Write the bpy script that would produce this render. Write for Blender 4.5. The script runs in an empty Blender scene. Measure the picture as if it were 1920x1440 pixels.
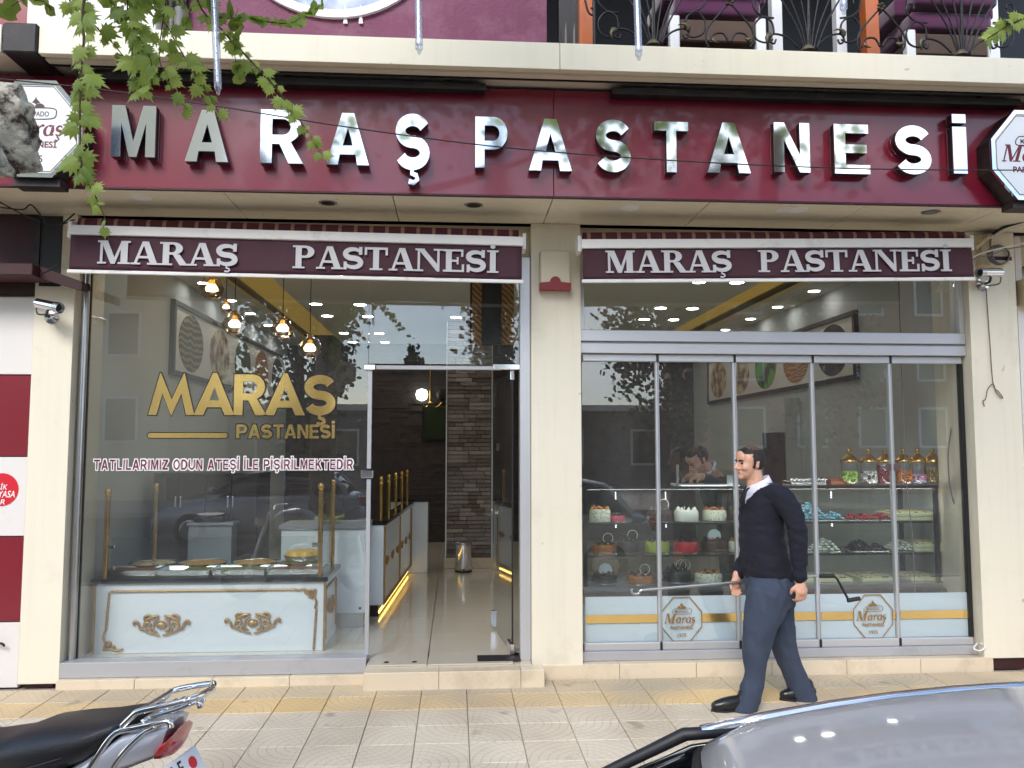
import bpy, bmesh, math, random
from mathutils import Vector, Matrix, noise
from mathutils.geometry import tessellate_polygon
R = math.radians
SC = bpy.context.scene
COL = SC.collection
rnd = random.Random(7)

# ------------------------------------------------------------------ camera, sky, sun, exposure
CAMP = Vector((0, -6.05, 1.65)); YAW, PIT, FPX = R(3.9), R(4.42), 1553.0
fw = Vector((math.sin(YAW)*math.cos(PIT), math.cos(YAW)*math.cos(PIT), math.sin(PIT)))
rt = Vector((math.cos(YAW), -math.sin(YAW), 0)); up = rt.cross(fw)
cam = bpy.data.cameras.new('camera'); camo = bpy.data.objects.new('camera', cam); COL.objects.link(camo)
camo.location = CAMP; camo.rotation_euler = Matrix((rt, up, -fw)).transposed().to_euler()
cam.sensor_width = 36; cam.lens = 36*FPX/1920; cam.clip_start = .05; cam.clip_end = 800
SC.camera = camo
SUN_EL, SUN_AZ = R(38), R(200)          # azimuth clockwise from +Y (the facade looks towards -Y)
w = bpy.data.worlds.new('World'); SC.world = w; w.use_nodes = True
nt = w.node_tree; bg = nt.nodes['Background']
sky = nt.nodes.new('ShaderNodeTexSky'); sky.sky_type = 'NISHITA'; sky.sun_disc = False
sky.sun_elevation = SUN_EL; sky.sun_rotation = SUN_AZ; sky.dust_density = .8; sky.air_density = 1.0; sky.ozone_density = 3.0
tc = nt.nodes.new('ShaderNodeTexCoord')
mp = nt.nodes.new('ShaderNodeMapping'); mp.inputs['Scale'].default_value = (1, 1, 2.2)
nz = nt.nodes.new('ShaderNodeTexNoise'); nz.inputs['Scale'].default_value = 2.6; nz.inputs['Detail'].default_value = 7; nz.inputs['Roughness'].default_value = .55
cr = nt.nodes.new('ShaderNodeValToRGB'); cr.color_ramp.elements[0].position = .5; cr.color_ramp.elements[1].position = .68
mx = nt.nodes.new('ShaderNodeMix'); mx.data_type = 'RGBA'; mx.inputs[7].default_value = (9.5, 9.8, 10.3, 1)
nt.links.new(tc.outputs['Generated'], mp.inputs[0]); nt.links.new(mp.outputs[0], nz.inputs['Vector']); nt.links.new(nz.outputs[0], cr.inputs[0])
nt.links.new(cr.outputs[0], mx.inputs[0]); nt.links.new(sky.outputs[0], mx.inputs[6]); nt.links.new(mx.outputs[2], bg.inputs[0])
bg.inputs[1].default_value = .13
sl = bpy.data.lights.new('sun', 'SUN'); sl.energy = 1.2; sl.angle = R(25); sl.color = (1, .975, .94)
so = bpy.data.objects.new('sun', sl); COL.objects.link(so)
sd = Vector((math.sin(SUN_AZ)*math.cos(SUN_EL), math.cos(SUN_AZ)*math.cos(SUN_EL), math.sin(SUN_EL)))
so.rotation_euler = sd.to_track_quat('Z', 'Y').to_euler(); so.location = (0, -12, 20)
SC.view_settings.view_transform = 'Standard'; SC.view_settings.look = 'None'; SC.view_settings.gamma = 1
SC.view_settings.exposure = 1.3
cy = SC.cycles; cy.use_denoising = True; cy.max_bounces = 6; cy.use_light_tree = False; cy.transparent_max_bounces = 22; cy.glossy_bounces = 4
cy.diffuse_bounces = 3; cy.use_adaptive_sampling = True; cy.adaptive_threshold = .025; cy.sample_clamp_indirect = 5; cy.caustics_reflective = False; cy.caustics_refractive = False

# ------------------------------------------------------------------ pixel (photograph, 1920x1440) to point on a known plane
def _ray(px, py): return fw*FPX + rt*(px-960) + up*(720-py)
def PY(px, py, y): d = _ray(px, py); return CAMP + d*((y-CAMP.y)/d.y)
def PZ(px, py, z): d = _ray(px, py); return CAMP + d*((z-CAMP.z)/d.z)
def PX(px, py, x): d = _ray(px, py); return CAMP + d*((x-CAMP.x)/d.x)

# ------------------------------------------------------------------ materials
def C(r, g, b):
    f = lambda v: (v/255/12.92 if v/255 <= .04045 else ((v/255+.055)/1.055)**2.4)
    return (f(r), f(g), f(b), 1)
def nd(t, k, **kw):
    n = t.nodes.new(k)
    for a, b in kw.items(): setattr(n, a, b)
    return n
MAT = {}
def mat(name, col, rough=.5, metal=0, var=.12, scale=4, bump=0, bscale=60, coat=0, spec=.5, emit=None, es=0, detail=6, sheen=0, rvar=0, dirt=None, dscale=1.3, dpos=(.5, .75), streak=0):
    m = bpy.data.materials.new(name); m.use_nodes = True; t = m.node_tree; b = t.nodes['Principled BSDF']; L = t.links.new
    b.inputs['Roughness'].default_value = rough; b.inputs['Metallic'].default_value = metal
    b.inputs['Coat Weight'].default_value = coat; b.inputs['Coat Roughness'].default_value = .05; b.inputs['Specular IOR Level'].default_value = spec
    if sheen: b.inputs['Sheen Weight'].default_value = sheen
    c = nd(t, 'ShaderNodeTexCoord')
    n = nd(t, 'ShaderNodeTexNoise'); n.inputs['Scale'].default_value = scale; n.inputs['Detail'].default_value = detail
    L(c.outputs['Object'], n.inputs['Vector'])
    mxx = nd(t, 'ShaderNodeMix', data_type='RGBA')
    lo = tuple(x*(1-var) for x in col[:3])+(1,); hi = tuple(min(1, x*(1+var)) for x in col[:3])+(1,)
    mxx.inputs[6].default_value = lo; mxx.inputs[7].default_value = hi; L(n.outputs[0], mxx.inputs[0])
    out = mxx.outputs[2]
    if dirt:
        n2 = nd(t, 'ShaderNodeTexNoise'); n2.inputs['Scale'].default_value = dscale; n2.inputs['Detail'].default_value = 9; n2.inputs['Roughness'].default_value = .7
        L(c.outputs['Object'], n2.inputs['Vector'])
        r2 = nd(t, 'ShaderNodeValToRGB'); r2.color_ramp.elements[0].position = dpos[0]; r2.color_ramp.elements[1].position = dpos[1]; L(n2.outputs[0], r2.inputs[0])
        m2 = nd(t, 'ShaderNodeMix', data_type='RGBA'); L(r2.outputs[0], m2.inputs[0]); L(out, m2.inputs[6]); m2.inputs[7].default_value = dirt; out = m2.outputs[2]
    if streak:    # rain streaks and scuffs
        mp_ = nd(t, 'ShaderNodeMapping'); mp_.inputs['Scale'].default_value = (14, 14, .7); n4 = nd(t, 'ShaderNodeTexNoise'); n4.inputs['Scale'].default_value = 1.2; n4.inputs['Detail'].default_value = 7
        L(c.outputs['Object'], mp_.inputs[0]); L(mp_.outputs[0], n4.inputs['Vector']); r4 = nd(t, 'ShaderNodeMapRange'); r4.inputs[1].default_value = .5; r4.inputs[2].default_value = .8; r4.inputs[4].default_value = streak*2.2; L(n4.outputs[0], r4.inputs[0])
        m4 = nd(t, 'ShaderNodeMix', data_type='RGBA'); L(r4.outputs[0], m4.inputs[0]); L(out, m4.inputs[6]); m4.inputs[7].default_value = C(158, 146, 124)
        n5 = nd(t, 'ShaderNodeTexNoise'); n5.inputs['Scale'].default_value = 9; n5.inputs['Detail'].default_value = 5; L(c.outputs['Object'], n5.inputs['Vector']); r5_ = nd(t, 'ShaderNodeMapRange'); r5_.inputs[1].default_value = .7; r5_.inputs[2].default_value = .74; r5_.inputs[4].default_value = .5; L(n5.outputs[0], r5_.inputs[0])
        m5 = nd(t, 'ShaderNodeMix', data_type='RGBA'); L(r5_.outputs[0], m5.inputs[0]); L(m4.outputs[2], m5.inputs[6]); m5.inputs[7].default_value = C(150, 136, 112); out = m5.outputs[2]
    L(out, b.inputs['Base Color'])
    if rvar:
        mr = nd(t, 'ShaderNodeMapRange'); mr.inputs[3].default_value = max(0, rough-rvar); mr.inputs[4].default_value = min(1, rough+rvar); L(n.outputs[0], mr.inputs[0]); L(mr.outputs[0], b.inputs['Roughness'])
    if bump:
        n3 = nd(t, 'ShaderNodeTexNoise'); n3.inputs['Scale'].default_value = bscale; n3.inputs['Detail'].default_value = 4; L(c.outputs['Object'], n3.inputs['Vector'])
        bp = nd(t, 'ShaderNodeBump'); bp.inputs['Strength'].default_value = bump; bp.inputs['Distance'].default_value = .01; L(n3.outputs[0], bp.inputs['Height']); L(bp.outputs[0], b.inputs['Normal'])
    if emit: b.inputs['Emission Color'].default_value = emit; b.inputs['Emission Strength'].default_value = es
    MAT[name] = m; return m
def glass(name, tint=(.95, .97, .965, 1), f0=.09, rough=0, veil=0):
    m = bpy.data.materials.new(name); m.use_nodes = True; t = m.node_tree; L = t.links.new; t.nodes.clear()
    o = nd(t, 'ShaderNodeOutputMaterial'); mi = nd(t, 'ShaderNodeMixShader'); tr = nd(t, 'ShaderNodeBsdfTransparent'); gl = nd(t, 'ShaderNodeBsdfGlossy')
    tr.inputs[0].default_value = tint; gl.inputs['Roughness'].default_value = rough
    g = nd(t, 'ShaderNodeNewGeometry'); dp = nd(t, 'ShaderNodeVectorMath', operation='DOT_PRODUCT'); L(g.outputs['Normal'], dp.inputs[0]); L(g.outputs['Incoming'], dp.inputs[1])
    ab = nd(t, 'ShaderNodeMath', operation='ABSOLUTE'); L(dp.outputs['Value'], ab.inputs[0])
    su = nd(t, 'ShaderNodeMath', operation='SUBTRACT'); su.inputs[0].default_value = 1; L(ab.outputs[0], su.inputs[1])
    po = nd(t, 'ShaderNodeMath', operation='POWER'); L(su.outputs[0], po.inputs[0]); po.inputs[1].default_value = 5
    ma = nd(t, 'ShaderNodeMath', operation='MULTIPLY_ADD'); L(po.outputs[0], ma.inputs[0]); ma.inputs[1].default_value = 1-f0; ma.inputs[2].default_value = f0
    L(ma.outputs[0], mi.inputs[0]); L(tr.outputs[0], mi.inputs[1]); L(gl.outputs[0], mi.inputs[2]); 
    if veil:      # a thin film of street dust
        df = nd(t, 'ShaderNodeBsdfDiffuse'); df.inputs[0].default_value = (.8, .8, .76, 1); m2 = nd(t, 'ShaderNodeMixShader')
        c = nd(t, 'ShaderNodeTexCoord'); mp_ = nd(t, 'ShaderNodeMapping'); mp_.inputs['Scale'].default_value = (1.2, 1, .5); n = nd(t, 'ShaderNodeTexNoise'); n.inputs['Scale'].default_value = 2.2; n.inputs['Detail'].default_value = 8
        L(c.outputs['Object'], mp_.inputs[0]); L(mp_.outputs[0], n.inputs['Vector']); mr = nd(t, 'ShaderNodeMapRange'); mr.inputs[1].default_value = .3; mr.inputs[2].default_value = .75; mr.inputs[3].default_value = veil*.4; mr.inputs[4].default_value = veil*1.6; L(n.outputs[0], mr.inputs[0])
        L(mr.outputs[0], m2.inputs[0]); L(mi.outputs[0], m2.inputs[1]); L(df.outputs[0], m2.inputs[2]); L(m2.outputs[0], o.inputs[0])
    else: L(mi.outputs[0], o.inputs[0])
    MAT[name] = m; return m
def two_tone(name, a, b, kind='wave', scale=10, rough=.7, pos=(.48, .52), axis='X', metal=0, dist=0, bump=0):
    """a flat print or grain of two colours"""
    m = bpy.data.materials.new(name); m.use_nodes = True; t = m.node_tree; bs = t.nodes['Principled BSDF']; L = t.links.new
    c = nd(t, 'ShaderNodeTexCoord')
    if kind == 'wave':
        n = nd(t, 'ShaderNodeTexWave', wave_type='BANDS', bands_direction=axis); n.inputs['Distortion'].default_value = dist; n.inputs['Scale'].default_value = scale
    elif kind == 'voronoi':
        n = nd(t, 'ShaderNodeTexVoronoi'); n.inputs['Scale'].default_value = scale
    else:
        n = nd(t, 'ShaderNodeTexNoise'); n.inputs['Scale'].default_value = scale; n.inputs['Detail'].default_value = 5
    L(c.outputs['Object'], n.inputs['Vector'])
    r = nd(t, 'ShaderNodeValToRGB'); r.color_ramp.elements[0].position, r.color_ramp.elements[1].position = pos
    r.color_ramp.elements[0].color = a; r.color_ramp.elements[1].color = b
    L(n.outputs[0], r.inputs[0]); L(r.outputs[0], bs.inputs['Base Color']); bs.inputs['Roughness'].default_value = rough; bs.inputs['Metallic'].default_value = metal
    if bump:
        bp = nd(t, 'ShaderNodeBump'); bp.inputs['Strength'].default_value = bump; bp.inputs['Distance'].default_value = .01; L(n.outputs[0], bp.inputs['Height']); L(bp.outputs[0], bs.inputs['Normal'])
    MAT[name] = m; return m

mat('cream', C(234, 225, 203), .32, var=.04, scale=1.5, streak=.05, dirt=C(206, 194, 170), dscale=2.2, dpos=(.55, .95), bump=.02, bscale=9)
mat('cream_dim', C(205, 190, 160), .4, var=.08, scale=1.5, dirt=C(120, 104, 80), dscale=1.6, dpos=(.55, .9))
mat('plinth', C(222, 205, 178), .25, var=.06, scale=2, dirt=C(165, 148, 122), dscale=3, dpos=(.5, .9))
mat('maroon_sign', C(126, 28, 50), .28, var=.06, scale=1, coat=.5, bump=.015, bscale=3)
mat('maroon_dark', C(60, 18, 28), .5)
mat('chrome', (.74, .75, .75, 1), .06, 1, var=.01)
mat('chrome_worn', (.78, .78, .8, 1), .12, 1, var=.08, scale=20)
mat('steel', (.55, .55, .56, 1), .28, 1, var=.1, scale=14)
mat('alu', C(206, 206, 208), .38, .55, var=.05, scale=3)
mat('alu_grey', C(182, 182, 184), .45, .35, var=.06, scale=3, dirt=C(140, 138, 140), dscale=2.5, dpos=(.55, .9))
mat('rubber', C(26, 26, 28), .6, var=.2)
mat('black', C(30, 29, 32), .5, var=.2, scale=8)
mat('dark_metal', C(40, 37, 38), .5, .3, var=.2, scale=9, dirt=C(80, 66, 58), dscale=4)
mat('valance', C(66, 31, 42), .75, var=.12, scale=3, bump=.12, bscale=5)
mat('valance_letter', C(196, 194, 196), .7, var=.05)
mat('white_bar', C(232, 228, 224), .45, var=.05, scale=2, dirt=C(176, 166, 156), dscale=5, dpos=(.55, .85))
two_tone('awning_stripe', C(84, 30, 38), C(150, 110, 92), 'wave', 2.9, .8, (.86, .9))
mat('white', C(236, 236, 236), .4, var=.03)
mat('sign_white', C(236, 238, 240), .3, var=.02, coat=.3)
mat('ink_maroon', C(112, 28, 48), .5, var=.05)
mat('ink_brown', C(70, 48, 44), .5, var=.05)
mat('gold', C(214, 170, 92), .16, 1, var=.12, scale=9)
mat('gold_leaf', C(250, 212, 136), .14, .9, var=.1, scale=6)
mat('gold_paint', C(176, 134, 74), .35, .6, var=.2, scale=30)
mat('outline_black', C(20, 18, 18), .5)
mat('granite_black', C(22, 24, 27), .15, var=.3, scale=60)
mat('panel_white', C(232, 240, 246), .22, var=.03, coat=.3)
mat('panel_frost', C(222, 234, 244), .35, var=.03, scale=1)
mat('interior_wall', C(190, 194, 192), .7, var=.05, scale=1.2)
mat('ceiling_white', C(222, 220, 210), .8, var=.02)
mat('floor_tile', C(206, 196, 178), .12, var=.06, scale=1.4, rvar=.05, coat=.2)
mat('wood_dark', C(40, 26, 24), .4, var=.3, scale=6)
mat('grey_box', C(140, 146, 152), .5, var=.05)
mat('stone_a', C(136, 128, 124), .8, var=.35, scale=18, bump=.5, bscale=40)
mat('stone_b', C(116, 104, 98), .8, var=.35, scale=18, bump=.5, bscale=40)
mat('stone_c', C(160, 151, 146), .8, var=.3, scale=18, bump=.5, bscale=40)
mat('stone_dark', C(76, 68, 66), .85, var=.4, scale=9, bump=.5, bscale=30)
mat('purple_wall', C(112, 44, 78), .6, var=.15, scale=3, bump=.35, bscale=45, dirt=C(140, 92, 112), dscale=2)
mat('purple_velvet', C(84, 24, 70), .9, var=.3, scale=5, sheen=.6)
mat('orange_wood', C(186, 98, 44), .35, var=.3, scale=4, coat=.3)
mat('iron', C(44, 42, 44), .45, .5, var=.3, scale=30, bump=.3, bscale=80)
mat('iron_leaf', C(104, 96, 78), .5, .5, var=.3, scale=30)
mat('brown_seat', C(84, 66, 54), .8, var=.2, scale=5)
mat('navy_knit', C(17, 18, 32), .9, var=.3, scale=9, bump=.9, bscale=14)
mat('trouser', C(52, 61, 78), .85, var=.12, scale=4, bump=.9, bscale=7)
mat('shirt', C(226, 226, 240), .7, var=.03)
mat('tie', C(20, 20, 26), .6)
mat('shoe', C(24, 22, 22), .3, var=.2)
mat('hair', C(30, 24, 22), .55, var=.4, scale=60, bump=.6, bscale=200)
mat('panel_red', C(124, 26, 40), .35, var=.05, coat=.3)
mat('panel_offwhite', C(226, 220, 214), .4, var=.04, dirt=C(190, 180, 172), dscale=3, dpos=(.6, .9))
mat('red_disc', C(206, 34, 48), .4)
mat('brick_red_dark', C(66, 20, 26), .6, var=.25, scale=3, dirt=C(44, 26, 24), dscale=3, dpos=(.42, .6))
mat('asphalt', C(72, 70, 70), .9, var=.3, scale=20, bump=.4, bscale=150)
mat('kerb', C(150, 146, 140), .85, var=.2, scale=8, bump=.3, bscale=70)
mat('mortar', C(172, 160, 146), .9, var=.25, scale=12, bump=.4, bscale=80)
mat('car_silver', C(204, 204, 207), .42, .5, var=.05, scale=60, coat=1, rvar=.05)
mat('car_white', C(170, 172, 178), .3, .4, var=.02, coat=1)
mat('car_glass', C(12, 15, 18), .03, var=.05, spec=.9)
mat('tyre', C(24, 24, 25), .85, var=.2, bump=.3)
mat('seat_vinyl', C(28, 27, 30), .42, var=.2, scale=12, bump=.15, bscale=120)
mat('bike_silver', C(196, 198, 206), .3, .5, var=.03, coat=.8)
mat('tail_red', C(190, 24, 28), .12, var=.1, coat=.8)
mat('plate_white', C(222, 224, 226), .4, var=.02)
mat('bark', C(150, 138, 120), .9, var=.3, scale=5, bump=.8, bscale=30, dirt=C(66, 52, 42), dscale=5, dpos=(.48, .58))
mat('twig', C(84, 66, 46), .8, var=.3, scale=20)
mat('red_lens', C(140, 18, 26), .4, var=.1)
mat('siren_white', C(226, 216, 190), .45, var=.03, dirt=C(190, 176, 148), dscale=6, dpos=(.6, .9))
mat('cable_grey', C(120, 118, 116), .6)
mat('cable_black', C(28, 26, 28), .6)
mat('string', C(110, 92, 72), .9)
mat('lamp_on', (1, 1, 1, 1), .5, emit=(1, .97, .92, 1), es=14); mat('dot_on', (1, 1, 1, 1), .5, emit=(1, .97, .92, 1), es=3); MAT['dot_on'].cycles.emission_sampling = 'NONE'
mat('bulb_on', (1, 1, 1, 1), .5, emit=(1, .8, .5, 1), es=9)
mat('globe_on', (1, 1, 1, 1), .5, emit=(.9, 1, .9, 1), es=1.6)
mat('led_gold', (1, .8, .3, 1), .5, emit=(1, .62, .14, 1), es=2.2)
mat('cove_gold', C(200, 160, 60), .6, emit=(1, .66, .16, 1), es=.07)
glass('glass', veil=.018); glass('glass_case', (.95, .975, .965, 1), .04); glass('glass_jar', (.97, .98, .98, 1), .05)
glass('glass_amber', (.74, .62, .48, 1), .28); glass('tube_clear', (.86, .88, .95, 1), .3, .25)

# leaves let light through
def leafmat(name, c1, c2):
    m = bpy.data.materials.new(name); m.use_nodes = True; t = m.node_tree; L = t.links.new; b = t.nodes['Principled BSDF']
    oi = nd(t, 'ShaderNodeObjectInfo'); c = nd(t, 'ShaderNodeTexCoord'); n = nd(t, 'ShaderNodeTexNoise'); n.inputs['Scale'].default_value = 9; L(c.outputs['Object'], n.inputs['Vector'])
    ad = nd(t, 'ShaderNodeMath', operation='MULTIPLY_ADD'); L(n.outputs[0], ad.inputs[0]); ad.inputs[1].default_value = .5; L(oi.outputs['Random'], ad.inputs[2])
    mr = nd(t, 'ShaderNodeMapRange'); mr.inputs[2].default_value = 1.5; L(ad.outputs[0], mr.inputs[0])
    x = nd(t, 'ShaderNodeMix', data_type='RGBA'); x.inputs[6].default_value = c1; x.inputs[7].default_value = c2; L(mr.outputs[0], x.inputs[0])
    L(x.outputs[2], b.inputs['Base Color']); b.inputs['Roughness'].default_value = .45
    tl = nd(t, 'ShaderNodeBsdfTranslucent'); L(x.outputs[2], tl.inputs[0]); mi = nd(t, 'ShaderNodeMixShader'); mi.inputs[0].default_value = .42
    L(b.outputs[0], mi.inputs[1]); L(tl.outputs[0], mi.inputs[2]); L(mi.outputs[0], t.nodes['Material Output'].inputs[0]); MAT[name] = m
leafmat('leaf', C(116, 142, 56), C(186, 204, 100)); leafmat('leaf_far', C(30, 44, 24), C(56, 74, 38))

# ------------------------------------------------------------------ mesh builders
def NB(): return bmesh.new()
def fin(bm, name):
    me = bpy.data.meshes.new(name); bmesh.ops.recalc_face_normals(bm, faces=bm.faces[:]); bm.to_mesh(me); bm.free(); return me
def box(x0, x1, y0, y1, z0, z1, bev=0, seg=1, bm=None):
    b = bm or NB(); n0 = len(b.verts)
    vs = [b.verts.new((x, y, z)) for x in (x0, x1) for y in (y0, y1) for z in (z0, z1)]
    fs = [b.faces.new([vs[i] for i in q]) for q in ((0,1,3,2),(4,6,7,5),(0,4,5,1),(2,3,7,6),(0,2,6,4),(1,5,7,3))]
    if bev: bmesh.ops.bevel(b, geom=list({e for f in fs for e in f.edges}), offset=bev, segments=seg, affect='EDGES', profile=.6)
    return b
def cyl(p, q, r0, r1=None, n=16, bm=None, cap=True):
    b = bm or NB(); p, q = Vector(p), Vector(q); r1 = r0 if r1 is None else r1
    d = (q-p).normalized(); a = d.orthogonal().normalized(); c = d.cross(a)
    A = [b.verts.new(p+(a*math.cos(t)+c*math.sin(t))*r0) for t in [2*math.pi*i/n for i in range(n)]]
    B = [b.verts.new(q+(a*math.cos(t)+c*math.sin(t))*r1) for t in [2*math.pi*i/n for i in range(n)]]
    for i in range(n): b.faces.new((A[i], A[(i+1) % n], B[(i+1) % n], B[i]))
    if cap: b.faces.new(A[::-1]); b.faces.new(B)
    return b
def lathe(prof, n=24, o=(0, 0, 0), bm=None, axis='Z'):
    b = bm or NB(); o = Vector(o); rings = []
    for r, z in prof:
        ring = []
        for i in range(n):
            t = 2*math.pi*i/n; v = (r*math.cos(t), r*math.sin(t), z)
            if axis == 'Y': v = (v[0], -v[2], v[1])
            ring.append(b.verts.new(o+Vector(v)))
        rings.append(ring)
    for a, c in zip(rings, rings[1:]):
        for i in range(n): b.faces.new((a[i], a[(i+1) % n], c[(i+1) % n], c[i]))
    if prof[0][0] > 1e-4: b.faces.new(rings[0][::-1])
    if prof[-1][0] > 1e-4: b.faces.new(rings[-1])
    bmesh.ops.remove_doubles(b, verts=b.verts[:], dist=1e-5)
    return b
def tube(pts, rad, n=8, bm=None, cap=True, closed=False):
    b = bm or NB(); pts = [Vector(p) for p in pts]; m = len(pts); rad = rad if isinstance(rad, (list, tuple)) else [rad]*m
    prev = None; rings = []
    for i, p in enumerate(pts):
        d = ((pts[(i+1) % m]-pts[i-1]) if closed else (pts[min(i+1, m-1)]-pts[max(i-1, 0)]))
        d = d.normalized() if d.length > 1e-9 else Vector((0, 0, 1))
        if prev is None: a = d.orthogonal().normalized()
        else:
            a = prev-d*prev.dot(d); a = a.normalized() if a.length > 1e-6 else d.orthogonal().normalized()
        prev = a; c = d.cross(a)
        rings.append([b.verts.new(p+(a*math.cos(2*math.pi*k/n)+c*math.sin(2*math.pi*k/n))*rad[i]) for k in range(n)])
    for i in range(m if closed else m-1):
        A, B = rings[i], rings[(i+1) % m]
        for k in range(n): b.faces.new((A[k], A[(k+1) % n], B[(k+1) % n], B[k]))
    if cap and not closed: b.faces.new(rings[0][::-1]); b.faces.new(rings[-1])
    return b
def smooth_pts(pts, k=6):
    P = [Vector(p) for p in pts]; out = []
    for i in range(len(P)-1):
        p0, p1, p2, p3 = P[max(i-1, 0)], P[i], P[i+1], P[min(i+2, len(P)-1)]
        for j in range(k):
            t = j/k
            out.append(.5*((2*p1)+(p2-p0)*t+(2*p0-5*p1+4*p2-p3)*t*t+(3*p1-p0-3*p2+p3)*t**3))
    out.append(P[-1]); return out
def prism(loops, y0, y1, bm=None, xf=None):
    """loops (outer, holes...) in (x, z); solid from y0 (front) to y1 (back)"""
    b = bm or NB(); flat = [p for l in loops for p in l]
    mk = (lambda x, y, z: xf(x, y, z)) if xf else (lambda x, y, z: (x, y, z))
    fr = [b.verts.new(mk(p[0], y0, p[1])) for p in flat]; bk = [b.verts.new(mk(p[0], y1, p[1])) for p in flat]
    for t in tessellate_polygon([[Vector((p[0], p[1], 0)) for p in l] for l in loops]):
        try: b.faces.new([fr[i] for i in t]); b.faces.new([bk[i] for i in reversed(t)])
        except ValueError: pass
    o = 0
    for l in loops:
        k = len(l)
        for i in range(k):
            try: b.faces.new((fr[o+i], fr[o+(i+1) % k], bk[o+(i+1) % k], bk[o+i]))
            except ValueError: pass
        o += k
    return b
def obj(name, bm, m=None, parent=None, loc=None, smooth=False, rot=None):
    me = bm if isinstance(bm, bpy.types.Mesh) else fin(bm, name)
    o = bpy.data.objects.new(name, me); COL.objects.link(o)
    if m and not me.materials: me.materials.append(MAT[m])
    if parent is not None: o.parent = parent
    if loc is not None: o.location = loc
    if rot is not None: o.rotation_euler = rot
    if smooth:
        me.polygons.foreach_set('use_smooth', [True]*len(me.polygons))
        if smooth != 'all':
            try: me.set_sharp_from_angle(angle=R(38))
            except Exception: pass
    return o
def tag(o, label, cat, group=None, kind=None):
    o['label'] = label; o['category'] = cat
    if group: o['group'] = group
    if kind: o['kind'] = kind
    return o
def thing(name, label, cat, loc=(0, 0, 0), group=None, rot=None):
    o = bpy.data.objects.new(name, None); COL.objects.link(o); o.location = loc; o.empty_display_size = .1
    if rot: o.rotation_euler = rot
    return tag(o, label, cat, group)
def struct(name, bm, m, smooth=False):
    o = obj(name, bm, m, smooth=smooth); o['kind'] = 'structure'; return o

# ------------------------------------------------------------------ letters: outlines on a unit-high box, x then z
def arc(cx, cz, rx, rz, a0, a1, n=14): return [(cx+rx*math.cos(R(a0+(a1-a0)*i/n)), cz+rz*math.sin(R(a0+(a1-a0)*i/n))) for i in range(n+1)]
def sweep(pts, wd):
    P = [Vector((p[0], p[1])) for p in pts]; l, r = [], []
    for i, p in enumerate(P):
        d = (P[min(i+1, len(P)-1)]-P[max(i-1, 0)]).normalized(); n = Vector((-d.y, d.x)); w_ = wd(i/(len(P)-1)) if callable(wd) else wd
        l.append(tuple(p+n*w_/2)); r.append(tuple(p-n*w_/2))
    return l+r[::-1]
def s_spine(W, H, s):
    return arc(W/2, H-(H+s)/4, W/2-s/2, (H-s)/4, 22, 262, 18)+arc(W/2, (H+s)/4, W/2-s/2, (H-s)/4, 82, -158, 18)
def ced(cx, s, k=1): return sweep([(cx, .03), (cx-.01*k, -.06), (cx+.09*k, -.09), (cx+.12*k, -.16), (cx+.04*k, -.225), (cx-.08*k, -.2)], s)
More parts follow.
